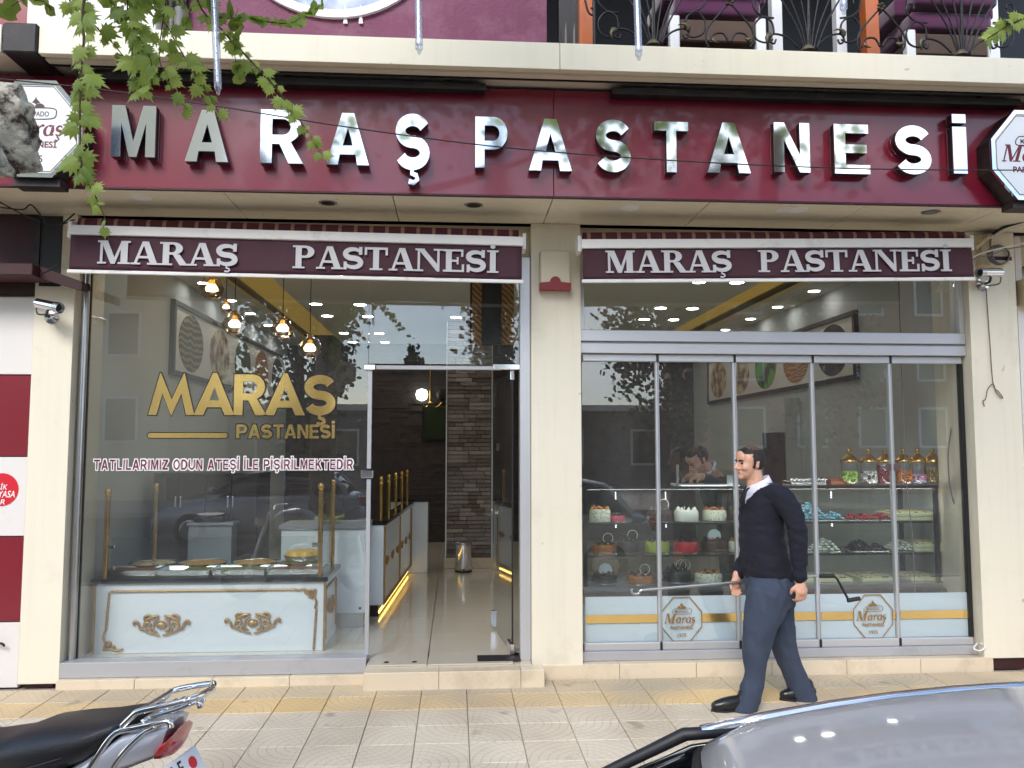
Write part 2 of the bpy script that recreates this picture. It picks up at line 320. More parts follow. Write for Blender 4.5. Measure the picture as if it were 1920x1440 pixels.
def sans(ch, s=.2):
    """bold grotesque capitals: pieces (each outer + holes) and advance width"""
    if ch == 'M': W = .92; return [[[(0,0),(s,0),(s,.66),(.38,0),(.54,0),(W-s,.66),(W-s,0),(W,0),(W,1),(W-s*1.35,1),(W/2,.3),(s*1.35,1),(0,1)]]], W
    if ch == 'A': W = .86; return [[[(0,0),(s*1.08,0),(.27,.2),(.59,.2),(W-s*1.08,0),(W,0),(.55,1),(.31,1)],[(.33,.37),(.43,.72),(.53,.37)]]], W
    if ch in 'RP':
        W = .78; o = [(0,0),(s,0),(s,.36)]
        if ch == 'R': o += [(.36,.36),(W-s*1.1,0),(W+.03,0),(.57,.4)]+arc(.44,.69,.32,.31,-58,90)
        else: o += [(.42,.36)]+arc(.44,.68,.32,.32,-90,90)
        o += [(0,1)]
        return [[o, [(s,.53),(s,.83)]+arc(.42,.68,.15,.15,90,-90,10)]], W
    if ch in 'SŞ':
        W = .78; p = [[sweep(s_spine(W, 1, s), s)]]
        if ch == 'Ş': p.append([ced(W/2, .09)])
        return p, W
    if ch == 'T': W = .76; return [[[(W/2-s/2,0),(W/2+s/2,0),(W/2+s/2,.82),(W,.82),(W,1),(0,1),(0,.82),(W/2-s/2,.82)]]], W
    if ch == 'N': W = .8; return [[[(0,0),(s,0),(s,.66),(W-s*1.05,0),(W,0),(W,1),(W-s,1),(W-s,.34),(s*1.05,1),(0,1)]]], W
    if ch == 'E': W = .7; return [[[(0,0),(W,0),(W,.18),(s,.18),(s,.42),(W-.06,.42),(W-.06,.59),(s,.59),(s,.82),(W-.02,.82),(W-.02,1),(0,1)]]], W
    if ch == 'm': return [[[(0,0),(.2,0),(.33,.52),(.56,-.02),(.79,.52),(.92,0),(1.12,0),(.86,1.02),(.84,1.02),(.56,.38),(.28,1.02),(.26,1.02)]]], 1.12
    if ch == 'a': return [[[(0,0),(.24,0),(.32,.19),(.68,.19),(.76,0),(1,0),(.55,1.03),(.45,1.03)],[(.38,.36),(.5,.68),(.62,.36)]]], 1.0
    if ch == 'L': W = .62; return [[[(0,0),(W,0),(W,.18),(s,.18),(s,1),(0,1)]]], W
    if ch == 'Z': W = .7; return [[[(0,0),(W,0),(W,.18),(.27,.18),(W,.84),(W,1),(.02,1),(.02,.82),(.42,.82),(0,.16)]]], W
    if ch == 'K': W = .8; return [[[(0,0),(s,0),(s,.32),(.3,.45),(W-s*1.15,0),(W+.04,0),(.46,.6),(W,1),(W-s*1.2,1),(s,.56),(s,1),(0,1)]]], W
    if ch == 'D': W = .78; return [[[(0,0),(.36,0)]+arc(.36,.5,.42,.5,-90,90)+[(0,1)], [(s,.17),(s,.83),(.34,.83)]+arc(.34,.5,.22,.33,90,-90,10)+[(.34,.17)]]], W
    if ch == 'O': W = .84; return [[arc(W/2,.5,W/2,.51,0,350,28), arc(W/2,.5,W/2-s,.34,350,0,28)]], W
    if ch == 'U': W = .78; return [[[(0,1),(0,.36)]+arc(W/2,.36,W/2,.37,180,360)+[(W,1),(W-s,1),(W-s,.36)]+arc(W/2,.36,W/2-s,.2,360,180)+[(s,1)]]], W
    if ch in 'Iİ':
        p = [[[(0,0),(s,0),(s,1),(0,1)]]]
        if ch == 'İ': p.append([[(0,1.08),(s,1.08),(s,1.27),(0,1.27)]])
        return p, s
    return [], .4
def q(x0, z0, x1, z1): return [[(x0,z0),(x1,z0),(x1,z1),(x0,z1)]]
def para(x0, x1, w0, w1, z0=0, z1=1): return [[(x0,z0),(x0+w0,z0),(x1+w1,z1),(x1,z1)]]
def slab(x0, x1, z): return q(x0, z, x1, z+.075)
def serif(ch):
    """wide slab-serif capitals made of strokes and slabs"""
    t, h = .25, .925
    if ch == 'M': return [q(.1,0,.2,1), para(.2,.6,-.0,.0)[:0] or [[(.12,1),(.38,1),(.66,.28),(.66,.0),(.52,.0)]], [[(.6,0),(.66,.28),(.92,1),(1.02,1),(.68,0)]], q(.9,0,1.17,1), slab(0,.34,0), slab(.8,1.27,0), slab(0,.36,h), slab(.94,1.27,h)], 1.3
    if ch == 'A': return [para(.1,.44,.11,.11), [[(.44,1),(.68,1),(1.05,0),(.77,0)]], q(.25,.27,.8,.37), slab(0,.37,0), slab(.64,1.14,0)], 1.12
    if ch in 'RP':
        p = [q(.12,0,.12+t,1), slab(0,.5,0), slab(0,.5,h), [arc(.52,.73,.38,.27,-90,90)+[(.36,1),(.36,.9),(.5,.9)]+arc(.5,.73,.13,.17,90,-90)+[(.36,.56),(.36,.46)]]]
        if ch == 'R': p += [[[(.5,.47),(.78,.47),(1.06,.06),(1.06,0),(.8,0)]], slab(.84,1.14,0)]
        return p, 1.1 if ch == 'R' else .98
    if ch in 'SŞ':
        p = [[sweep(s_spine(.84, 1, .2), lambda u: .12+.12*math.sin(math.pi*u))], q(.66,.66,.8,1), q(.03,0,.16,.34)]
        if ch == 'Ş': p.append([ced(.42, .07)])
        return p, .9
    if ch == 'T': return [q(.36,0,.36+t,1), slab(.22,.76,0), q(0,.9,.98,1), q(0,.66,.1,.95), q(.88,.66,.98,.95)], 1.02
    if ch == 'N': return [q(.1,0,.2,1), [[(.1,1),(.36,1),(1.02,.22),(1.02,0),(.92,0)]], q(.93,0,1.03,1), slab(0,.34,0), slab(0,.4,h), slab(.78,1.16,h)], 1.18
    if ch == 'E': return [q(.12,0,.12+t,1), q(0,0,.9,.09), q(0,.91,.86,1), q(.3,.45,.62,.54), q(.8,0,.9,.34), q(.77,.68,.86,1), q(.58,.34,.66,.66)], .98
    if ch in 'Iİ':
        p = [q(.12,0,.12+t,1), slab(0,.49,0), slab(0,.49,h)]
        if ch == 'İ': p.append([arc(.245,1.17,.11,.1,0,342,16)])
        return p, .56
    return [], .6
def glyph(pieces, x, z, sx, sz, y0, y1, bm=None, sh=0, eps=.0003):
    b = bm or NB()
    for i, p in enumerate(pieces):
        prism([[(x+(a+sh*c)*sx, z+c*sz) for a, c in l] for l in p], y0-eps*i, y1, b)
    return b
# small lettering from the built-in font, fitted to a box in x,z and stood upright in the plane y
def text_mesh(s, x0, x1, z0, z1, y, th=.001, bold=0, shear=0, name='lettering'):
    cu = bpy.data.curves.new(name, 'FONT'); cu.body = s; cu.size = 1; cu.extrude = .001; cu.offset = bold; cu.shear = shear; cu.resolution_u = 3
    to = bpy.data.objects.new('tmp', cu); COL.objects.link(to); dg = bpy.context.evaluated_depsgraph_get(); dg.update()
    me = bpy.data.meshes.new_from_object(to.evaluated_get(dg)); bpy.data.objects.remove(to); bpy.data.curves.remove(cu)
    xs = [v.co.x for v in me.vertices]; ys = [v.co.y for v in me.vertices]; ax, bx, ay, by = min(xs), max(xs), min(ys), max(ys)
    for v in me.vertices:
        X = x0+(v.co.x-ax)/(bx-ax)*(x1-x0); Z = z0+(v.co.y-ay)/(by-ay)*(z1-z0); Yv = y - (th if v.co.z > 0 else 0)
        v.co = (X, Yv, Z)
    me.materials.clear(); return me
# ================================================================== ground, road, kerb, pavement
struct('ground', box(-150, 150, -150, 150, -.6, -.17), 'asphalt')
struct('road', box(-60, 60, -16, -4.28, -.3, -.15), 'asphalt')
struct('far_pavement', box(-60, 60, -40, -16, -.3, -.02), 'mortar')
def fan_material(name, c1, c2, dirt):
    m = bpy.data.materials.new(name); m.use_nodes = True; t = m.node_tree; L = t.links.new; b = t.nodes['Principled BSDF']; b.inputs['Roughness'].default_value = .8
    uv = nd(t, 'ShaderNodeTexCoord'); sp = nd(t, 'ShaderNodeSeparateXYZ'); L(uv.outputs['UV'], sp.inputs[0])
    def m_(op, a, b_=None, c_=None):
        n = nd(t, 'ShaderNodeMath', operation=op)
        for i, v in enumerate((a, b_, c_)):
            if v is None: continue
            if isinstance(v, (int, float)): n.inputs[i].default_value = v
            else: L(v, n.inputs[i])
        return n.outputs[0]
    x, y = sp.outputs[0], sp.outputs[1]
    r = m_('SQRT', m_('ADD', m_('MULTIPLY', x, x), m_('MULTIPLY', y, y)))
    r6 = m_('MULTIPLY', r, 6.2); ring = m_('FLOOR', r6); fr = m_('FRACT', r6)
    th = m_('ARCTAN2', y, x)
    an = m_('FRACT', m_('MULTIPLY_ADD', th, m_('MULTIPLY_ADD', ring, 1.1, 1.0), m_('MULTIPLY', ring, .37)))
    g1 = m_('LESS_THAN', fr, .085); g2 = m_('LESS_THAN', an, m_('DIVIDE', .3, m_('ADD', ring, 2.0)))
    gr = m_('MAXIMUM', g1, m_('MULTIPLY', g2, m_('GREATER_THAN', ring, 0.5)))
    ge = nd(t, 'ShaderNodeNewGeometry')
    nA = nd(t, 'ShaderNodeTexNoise'); nA.inputs['Scale'].default_value = 1.1; nA.inputs['Detail'].default_value = 8; L(ge.outputs['Position'], nA.inputs['Vector'])
    nB = nd(t, 'ShaderNodeTexNoise'); nB.inputs['Scale'].default_value = 14; nB.inputs['Detail'].default_value = 6; L(ge.outputs['Position'], nB.inputs['Vector'])
    nC = nd(t, 'ShaderNodeTexNoise'); nC.inputs['Scale'].default_value = 3.5; nC.inputs['Detail'].default_value = 3; L(ge.outputs['Position'], nC.inputs['Vector'])
    oi = nd(t, 'ShaderNodeObjectInfo')
    mix = lambda f, a, b_: (lambda n: (L(f, n.inputs[0]), (L(a, n.inputs[6]) if not isinstance(a, tuple) else setattr(n.inputs[6], 'default_value', a)), (L(b_, n.inputs[7]) if not isinstance(b_, tuple) else setattr(n.inputs[7], 'default_value', b_)), n.outputs[2])[-1])(nd(t, 'ShaderNodeMix', data_type='RGBA'))
    base = mix(m_('MULTIPLY_ADD', oi.outputs['Random'], .5, m_('MULTIPLY', nB.outputs[0], .5)), c1, c2)
    rp = nd(t, 'ShaderNodeMapRange'); rp.inputs[1].default_value = .42; rp.inputs[2].default_value = .66; rp.inputs[4].default_value = .9; L(nA.outputs[0], rp.inputs[0])
    base = mix(rp.outputs[0], base, dirt)
    rq = nd(t, 'ShaderNodeMapRange'); rq.inputs[1].default_value = .64; rq.inputs[2].default_value = .72; rq.inputs[4].default_value = .6; L(nC.outputs[0], rq.inputs[0])
    base = mix(rq.outputs[0], base, C(120, 108, 98))
    wear = m_('MULTIPLY', gr, m_('MULTIPLY_ADD', nA.outputs[0], 1.2, -.0))
    base = mix(wear, base, C(150, 134, 114))
    L(base, b.inputs['Base Color'])
    bp = nd(t, 'ShaderNodeBump'); bp.inputs['Strength'].default_value = .35; bp.inputs['Distance'].default_value = .004
    L(m_('MULTIPLY_ADD', nB.outputs[0], .35, m_('SUBTRACT', 1, gr)), bp.inputs['Height']); L(bp.outputs[0], b.inputs['Normal'])
    MAT[name] = m
fan_material('tile_grey', C(206, 190, 166), C(226, 213, 192), C(188, 172, 150))
fan_material('tile_mix', C(206, 184, 148), C(222, 202, 170), C(178, 164, 144))
fan_material('tile_yellow', C(222, 184, 124), C(232, 204, 156), C(188, 170, 142))
pave = struct('pavement', box(-12, 14, -4.1, .6, -.3, -.012), 'mortar')
PH0 = PZ(695, 1332, 0).x; TS = .305
def tile_mesh(m, s=TS-.0045):
    b = box(-s/2, s/2, -s/2, s/2, -.03, 0, .003); me = fin(b, 'tile'); uvl = me.uv_layers.new(name='UVMap')
    for lp in me.loops:
        v = me.vertices[lp.vertex_index].co; uvl.data[lp.index].uv = (v.x/s+.5, v.y/s+.5)
    me.materials.append(MAT[m]); return me
TG, TY, TMX = tile_mesh('tile_grey'), tile_mesh('tile_yellow'), tile_mesh('tile_mix')
ROW0 = -.03
far_tiles = []
for j in range(14):
    yc = ROW0-TS*(j+.5)
    for i in range(-38, 46):
        xc = PH0+TS*(i+.5); 
        if xc < -11.8 or xc > 13.8: continue
        near = -11 <= i <= 16 and j < 8
        if near:
            o = obj('tile', (TMX if j == 0 else TY if j == 1 else TG), parent=pave, loc=(xc, yc, rnd.uniform(-.002, .002)), rot=(rnd.uniform(-.004, .004), rnd.uniform(-.004, .004), math.pi/2*rnd.choice((0, 1, 2, 3))))
        else: far_tiles.append((xc, yc, j))
bm = NB(); uvl = bm.loops.layers.uv.new('UVMap')
for xc, yc, j in far_tiles:
    s = (TS-.007)/2; k = rnd.choice((0, 1, 2, 3)); us = [(0, 0), (1, 0), (1, 1), (0, 1)]
    vs = [bm.verts.new((xc+a*s, yc+b*s, z)) for z in (-.012, 0) for a, b in ((-1, -1), (1, -1), (1, 1), (-1, 1))]
    f = bm.faces.new(vs[4:]); f.material_index = 1 if j < 2 else 0
    for n_, lp in enumerate(f.loops): lp[uvl].uv = us[(n_+k) % 4]
    for n_ in range(4): bm.faces.new((vs[n_], vs[(n_+1) % 4], vs[4+(n_+1) % 4], vs[4+n_]))
ft = obj('paving_field', bm, 'tile_grey', pave); ft.data.materials.append(MAT['tile_yellow']); ft['kind'] = 'stuff'
kerbs = struct('kerb', box(-12, 14, -4.28, -4.1, -.3, -.03), 'mortar')
KM = fin(box(-.395, .395, -.088, .088, -.2, .02, .015, 2), 'kerb_stone')
for i in range(-12, 15): obj('kerb_stone', KM, 'kerb', kerbs, (i*.8, -4.19, 0))

# ================================================================== the shop building
B = thing('shop_building', 'cream panelled pastry shop building with glass shopfront, maroon fascia and upper balcony', 'building')
SOF = 3.325; FLZ = .13; LX, RX, BY = -2.74, 3.99, 7.6
# pillars clad in cream panels, each held off the pavement over a dark base
for x0, x1, z0 in ((-2.995, -2.72, .03), (.555, .925, .08), (3.938, 4.32, .088)):
    p = obj('pillar', box(x0, x1, 0, .5, z0, SOF-.002, .004, 2), 'cream', B)
    obj('pillar_base', box(x0+.03, x1-.05, .03, .5, 0, z0), 'brick_red_dark', p)
# plinth tiles
def plinth(xa, xb, y0, z1, step=.52):
    n = max(1, round((xb-xa)/step)); w_ = (xb-xa)/n
    for i in range(n):
        obj('plinth_tile', box(xa+i*w_+.0015, xa+(i+1)*w_-.0015, y0, .4, -.01, z1+rnd.uniform(-.001, .001), .003), 'plinth', B)
plinth(-2.719, -.62, -.05, .062); plinth(.627, 4.0, -.012, .098)
# door step
for xa, xb in ((-.62, -.105), (-.105, .46), (.46, .626)):
    obj('step_tile', box(xa+.001, xb-.001, -.21, -.058, -.01, .118, .004), 'plinth', B)
obj('step_core', box(-.617, .55, -.0555, .5, -.01, .118), 'plinth', B)
# shop floor: big glossy tiles with one dark joint running in from the door
fl = obj('floor', box(LX, RX, .2, BY, -.1, FLZ-.012), 'mortar', B)
fx = [-2.72, -2.1, -1.5, -.86, -.19, .42, 1.02, 1.62, 2.22, 2.82, 3.42, 3.98]
fy = [-.05, .28, .9, 1.55, 2.2, 2.85, 3.5, 4.15, 4.8, 5.6, 6.4, 7.59]
for a, b_ in zip(fx, fx[1:]):
    for c_, d_ in zip(fy, fy[1:]):
        if c_ < .1 and not (a > -.9 and b_ < .5): continue
        xa, xb = a, b_
        if c_ < .1: xa = max(xa, -.614); 
        gap = .004 if abs(b_+.19) < .01 else .0012
        sk = .03*(c_-0)*0
        obj('floor_tile', box(xa+(.004 if abs(a+.19) < .01 else .0012), xb-gap, c_+.0012, d_-.0012, FLZ-.01, FLZ+rnd.uniform(0, .0005)), 'floor_tile', fl)
# side, back walls and ceiling of the shop
obj('inner_wall', box(LX-.2, LX, .501, BY, FLZ-.1, 3.6), 'interior_wall', B)
obj('inner_wall', box(RX, RX+.2, .501, BY, FLZ-.1, 3.6), 'interior_wall', B)
bw = obj('back_wall', box(LX-.2, RX+.2, BY, BY+.2, FLZ-.1, 3.6), 'stone_dark', B)
bm = NB(); r2 = random.Random(3); z = FLZ
while z < 3.25:
    h = r2.choice((.05, .07, .09)); x = LX+.002
    while x < 1.6:
        l = r2.uniform(.18, .5); box(x, min(x+l, 1.6)-.004, BY-r2.uniform(.01, .045), BY-.001, z, z+h-.004, bm=bm); x += l
    z += h
st = obj('ledger_stone_field', bm, 'stone_dark', bw); st['kind'] = 'stuff'
# dropped ceiling with lit gold coves and rows of round downlights
ce = obj('ceiling', box(LX-.2, RX+.2, .3, BY+.2, 3.5, 3.62), 'ceiling_white', B)
def trayc(x0, x1, y0, y1, z): 
    obj('ceiling_panel', box(x0, x1, y0, y1, z, z+.05), 'ceiling_white', ce)
trayc(LX, LX+.42, .501, BY, 3.32); trayc(RX-.42, RX, .501, BY, 3.32)
trayc(LX+.95, RX-.95, .3, BY-.5, 3.3)
trayc(LX+.42, RX-.42, .25, 1.3, 3.2)
for x0, x1 in ((LX+.42, LX+.95), (RX-.95, RX-.42)):
    obj('cove_light', box(x0+.02, x1-.02, 1.32, BY-.4, 3.44, 3.46), 'cove_gold', ce)
for x, col in ((-1.6, 0), (-1.1, 1), (.0, 2), (2.4, 3), (2.78, 4)):
    for y in (1.9, 3.45, 4.3, 5.85, 6.85):
        if x == 0 and y < 4: continue
        dl = obj('downlight', lathe([(.075, 0), (.085, .004), (.085, .012)], 20, (x, y, 3.288)), 'white', ce)
        obj('lens', lathe([(.001, -.0025), (.066, -.0025), (.07, 0)], 9, (x, y, 3.288)), 'lamp_on', dl)
for x in (3.1, -2.0):
    for y in (2.4, 3.4, 4.3, 5.3, 6.4):
        xx = RX-.2 if x > 0 else LX+.2
        dl = obj('downlight', lathe([(.065, 0), (.075, .004), (.075, .012)], 20, (xx, y, 3.308)), 'white', ce)
        obj('lens', lathe([(.001, -.0025), (.056, -.0025), (.06, 0)], 9, (xx, y, 3.308)), 'lamp_on', dl)
# structural column faced with stacked ledger stone, one stone at a time
cx0, cx1, cyf = PZ(835, 1064, FLZ).x, PZ(922, 1062, FLZ).x, 4.62
co = obj('column', box(cx0+.02, cx1-.02, cyf+.04, cyf+.6, FLZ, 3.3), 'stone_dark', B)
obj('column_skirting', box(cx0-.02, cx1+.01, cyf-.02, cyf+.6, FLZ, FLZ+.13, .006), 'plinth', co)
for xx in (cx0-.004, cx1-.012): obj('corner_bead', box(xx, xx+.016, cyf-.012, cyf+.05, FLZ+.13, 3.3), 'alu', co)
SM = {}
z = FLZ+.135; r2 = random.Random(11)
while z < 3.26:
    h = .052; x = cx0+.014
    while x < cx1-.02:
        l = r2.choice((.1, .16, .22, .28)); l = min(l, cx1-.014-x)
        if cx1-.014-(x+l) < .06: l = cx1-.014-x
        k = (round(l, 3),); mm = r2.choice(('stone_a', 'stone_b', 'stone_c', 'stone_a'))
        if (k, mm) not in SM:
            SM[(k, mm)] = fin(box(0, l-.004, 0, .06, 0, h-.004, .006), 'stone'); SM[(k, mm)].materials.append(MAT[mm])
        obj('stone', SM[(k, mm)], None, co, (x, cyf+r2.uniform(-.018, .012), z)); x += l
    z += h
# recessed soffit panels over the pavement, with spotlights in them
seams = [-3.4]+[PY(p, 370, -.65).x for p in (415, 735, 1038, 1335, 1630, 1885)]+[4.9]
obj('soffit_backing', box(-3.5, 5, -.64, .6, SOF+.03, SOF+.06), 'black', B)
SP = []
for a, b_ in zip(seams, seams[1:]): SP.append(obj('soffit_panel', box(a+.003, b_-.003, -.642, .02, SOF, SOF+.028, .002), 'cream', B))
for px, py, kind in ((265, 370, 0), (615, 380, 1), (888, 384, 1), (1180, 390, 0), (1497, 393, 0), (1745, 397, 2)):
    p = PZ(px, py, SOF); par = [s for s, a, b_ in zip(SP, seams, seams[1:]) if a <= p.x < b_][0]
    sp = obj('spotlight', lathe([(.05, -.006), (.064, -.004), (.066, .004)], 24, (p.x, p.y, SOF)), 'white' if kind == 0 else 'steel', par, smooth=True)
    obj('lens', lathe([(.001, -.012 if kind else -.008), (.03, -.011 if kind else -.008), (.048, -.0065)], 20, (p.x, p.y, SOF)), ('white', 'dark_metal', 'cable_grey')[kind], sp, smooth=True)
    if px == 1497: obj('ring', lathe([(.052, -.004), (.06, -.006), (.066, -.003), (.064, 0)], 24, (p.x-.1, p.y-.01, SOF)), 'white_bar', par)
# balcony slab and its edge panels
sj = PY(1050, 100, -.95).x; xl = PY(73, 60, -.95).x
for a, b_ in ((xl, sj), (sj, 6.5)): obj('slab_panel', box(a+.0015, b_-.0015, -.95, -.9, 4.068, 4.243, .004, 2), 'cream', B)
obj('slab', box(-3.4, 6.5, -.899, 8, 4.085, 4.23), 'cream', B)
obj('drip_strip', box(xl, 6.5, -.86, -.8, 4.07, 4.084), 'cream', B)
obj('drip_rail', box(xl, 6.5, -.79, -.775, 4.066, 4.0845), 'dark_metal', B)
obj('slab_column_cap', box(PY(4, 60, -.97).x, xl-.002, -.97, .3, 4.06, 4.25, .01), 'dark_metal', B)
obj('slab_panel', box(-6.5, PY(3, 60, -.95).x, -.95, -.9, 4.068, 4.243, .004), 'cream', B)
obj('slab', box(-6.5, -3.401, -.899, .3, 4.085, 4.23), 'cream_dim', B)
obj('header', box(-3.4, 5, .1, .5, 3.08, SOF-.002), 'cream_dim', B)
obj('header_wall', box(-6.5, 6.5, -.2, .3, SOF+.062, 4.084), 'black', B)
# upper storey
WX = PY(1025, 40, -.6).x
obj('upper_wall', box(PY(352, 30, -.6).x, WX, -.6, -.4, 4.231, 7.2), 'purple_wall', B)
obj('upper_wall', box(-6.5, PY(352, 30, -.6).x-.001, -.55, -.35, 4.231, 7.2), 'panel_red', B)
obj('upper_wall', box(WX+.001, 6.5, 2.0, 2.2, 4.231, 7.2), 'black', B)
obj('upper_slab', box(-6.5, 6.5, -.95, 2.5, 7.2, 7.45), 'cream', B)
obj('upper_wall', box(-6.5, 6.5, -.5, 2.5, 7.451, 12), 'purple_wall', B)
obj('side_wall', box(WX-.2, WX-.001, -.399, 2.0, 4.231, 7.2), 'purple_wall', B)
obj('terrace_floor', box(WX, 6.5, -.89, 2.0, 4.231, 4.238), 'brown_seat', B)
cxp = PY(629, -166, -.6); rr = .765
obj('porthole_ring', lathe([(rr-.055, -.0), (rr-.055, .03), (rr, .03), (rr, 0)], 64, (cxp.x, -.601, cxp.z), axis='Y'), 'white', B)
pm = bpy.data.materials.new('sky_print'); pm.use_nodes = True; t_ = pm.node_tree; bs = t_.nodes['Principled BSDF']; bs.inputs['Roughness'].default_value = .25
n_ = nd(t_, 'ShaderNodeTexNoise'); n_.inputs['Scale'].default_value = 3; n_.inputs['Detail'].default_value = 8; c__ = nd(t_, 'ShaderNodeTexCoord'); t_.links.new(c__.outputs['Object'], n_.inputs['Vector'])
r_ = nd(t_, 'ShaderNodeValToRGB'); r_.color_ramp.elements[0].position = .45; r_.color_ramp.elements[0].color = C(78, 106, 152); r_.color_ramp.elements[1].position = .66; r_.color_ramp.elements[1].color = C(196, 206, 220)
t_.links.new(n_.outputs[0], r_.inputs[0]); t_.links.new(r_.outputs[0], bs.inputs['Base Color']); MAT['sky_print'] = pm
pp = obj('porthole_print', lathe([(.001, .012), (rr-.056, .012), (rr-.056, 0)], 64, (cxp.x, -.601, cxp.z), axis='Y'), 'sky_print', B)
for px, w_ in ((647, 6), (676, 9)):
    a = PY(px, 44, -.615); obj('sail', prism([[(a.x-.012, a.z), (a.x+.016, a.z), (a.x-.002*w_/6, a.z+.14)]], -.616, -.614), 'white', pp)

# ------------------------------------------------------------------ shop windows and door
GY = .13
def pane(par, x0, x1, z0, z1, y=GY, m='glass'): return obj('pane', box(x0, x1, y-.005, y+.005, z0, z1), m, par)
wl = obj('display_window', box(-2.72, -.622, 0, .15, .064, .168, .003), 'alu_grey', B)
pane(wl, -2.655, -.648, .169, 3.08)
obj('frame_tube', cyl((-2.688, .1, .169), (-2.688, .1, 2.95), .024), 'steel', wl, smooth=True)
obj('tube_cap', lathe([(.03, 0), (.034, .02), (.026, .05), (.001, .06)], 16, (-2.688, .1, 2.79)), 'dark_metal', wl, smooth=True)
obj('seal', box(-2.664, -2.6555, .12, .14, .169, 3.08), 'rubber', wl)
obj('edge_channel', box(-.647, -.618, .112, .148, FLZ, 1.42), 'alu_grey', wl)
obj('edge_channel', box(-.647, -.618, .112, .148, 1.5, 2.235), 'alu_grey', wl)
obj('glass_clamp', box(-.69, -.6, .1, .16, 1.43, 1.49, .006), 'chrome_worn', wl)
pane(wl, -.645, .475, 2.275, 3.08)
for a, b_ in (((684, 684), (704, 694)), ((925, 683), (975, 694))):
    p0, p1 = PY(*a, GY), PY(*b_, GY); obj('patch_fitting', box(p0.x, p1.x, .095, .165, p1.z, p0.z, .004), 'chrome_worn', wl)
obj('header_rail', box(-.59, .34, .115, .145, 2.232, 2.262, .003), 'alu_grey', wl)
obj('door_jamb', box(.477, .5535, .06, .2, .118, 3.08, .003), 'alu', wl)
# the glass door stands open into the shop, hinged at the right
hp = Vector((.425, .15, 0)); fe = PZ(931, 1187, FLZ); dv = Vector((fe.x-hp.x, fe.y-hp.y, 0)).normalized(); DWID = .92
dr = thing('glass_door', 'frameless glass door standing open into the shop beside the central pillar', 'door', (hp.x, hp.y, FLZ), rot=(0, 0, math.atan2(dv.y, dv.x)))
obj('leaf', box(0, DWID, -.005, .005, .02, 2.09), 'glass', dr)
obj('leaf_edge', box(-.007, -.001, -.006, .006, .02, 2.09), 'black', dr)
for z0 in (.01, 2.03): obj('pivot_fitting', box(-.01, .16, -.016, .016, z0, z0+.075, .004), 'chrome_worn', dr)
obj('knob', lathe([(.001, .085), (.03, .08), (.05, .06), (.036, .035), (.03, .01), (.04, 0)], 8, (DWID-.06, -.006, .985), axis='Y'), 'glass_jar', dr)
obj('knob', lathe([(.001, -.085), (.03, -.08), (.05, -.06), (.036, -.035), (.03, -.01), (.04, 0)], 8, (DWID-.06, .006, .985), axis='Y'), 'glass_jar', dr)
obj('lock', lathe([(.001, .03), (.03, .03), (.032, 0)], 16, (DWID-.06, -.006, 1.53), axis='Y'), 'chrome_worn', dr)
lk = obj('floor_bolt', box(DWID-.03, DWID-.01, -.03, .03, .02, .16, .004), 'chrome_worn', dr); obj('bolt_lever', box(DWID-.06, DWID+.02, -.04, -.031, .11, .125), 'chrome_worn', dr)
a, b_ = PZ(897, 1255, FLZ), PZ(978, 1244, FLZ)
obj('floor_closer', box(a.x, b_.x, .0, .16, FLZ+.001, FLZ+.006), 'dark_metal', B)
for px, py in ((719, 1259), (774, 1257)):
    p = PZ(px, py, FLZ); obj('floor_socket', lathe([(.001, .003), (.017, .003), (.02, .0)], 12, (p.x, .02, FLZ+.001)), 'dark_metal', B)
# right: fixed light over five folding glass leaves
wr = obj('folding_window', box(.93, 3.93, .07, .19, .099, .165, .004), 'alu_grey', B)
obj('rail', box(.93, 3.936, .06, .2, 2.36, 2.435, .004), 'alu', wr); obj('rail', box(.93, 3.936, .085, .175, 2.4355, 2.45), 'alu_grey', wr); obj('rail', box(.93, 3.936, .06, .2, 2.4505, 2.535, .004), 'alu', wr)
obj('jamb', box(.926, .962, .07, .19, 2.536, 3.08, .003), 'alu', wr); obj('jamb', box(3.9, 3.9365, .07, .19, 2.536, 3.08, .003), 'alu', wr)
pane(wr, .963, 3.899, 2.5355, 3.08)
fxs = [.945, 1.525, 2.122, 2.734, 3.351, 3.93]
for i in range(5):
    a, b_ = fxs[i], fxs[i+1]; ib = (.955, 1.541, 2.138, 2.751, 3.372, 3.93)[i:i+2]
    pane(wr, a+.004, b_-.004, .222, 2.302)
    obj('leaf_rail', box(a+.008, b_-.008, .1, .16, 2.3025, 2.357, .006, 2), 'alu', wr)
    obj('leaf_rail', box(a+.008, b_-.008, .1, .16, .166, .2215, .006, 2), 'alu', wr)
    if i < 4:
        obj('joint_profile', box(b_-.017, b_-.001, .108, .152, .166, 2.3025, .003), 'alu', wr)
        obj('joint_profile', box(b_+.001, b_+.011, .112, .148, .166, 2.3025, .003), 'alu_grey', wr)
        obj('hinge', box(b_-.007, b_+.007, .095, .165, 2.303, 2.358), 'black', wr); obj('hinge', box(b_-.007, b_+.007, .095, .165, .165, .2225), 'black', wr)
obj('seal', box(3.905, 3.934, .11, .15, .222, 2.302), 'rubber', wr)
p = PY(1670, 876, GY)
for dx in (-.058, .004): obj('leaf_lock', prism([arc(p.x+dx+(.02 if dx < 0 else .032), p.z, .026, .026, 90, 270, 10)+arc(p.x+dx+(.046 if dx < 0 else .03), p.z, .001, .026, -90, 90, 2)] if dx < 0 else [arc(p.x+dx+.004, p.z, .001, .026, 90, 270, 2)+arc(p.x+dx+.032, p.z, .026, .026, -90, 90, 10)], .1, .124), 'chrome_worn', wr, smooth=True)
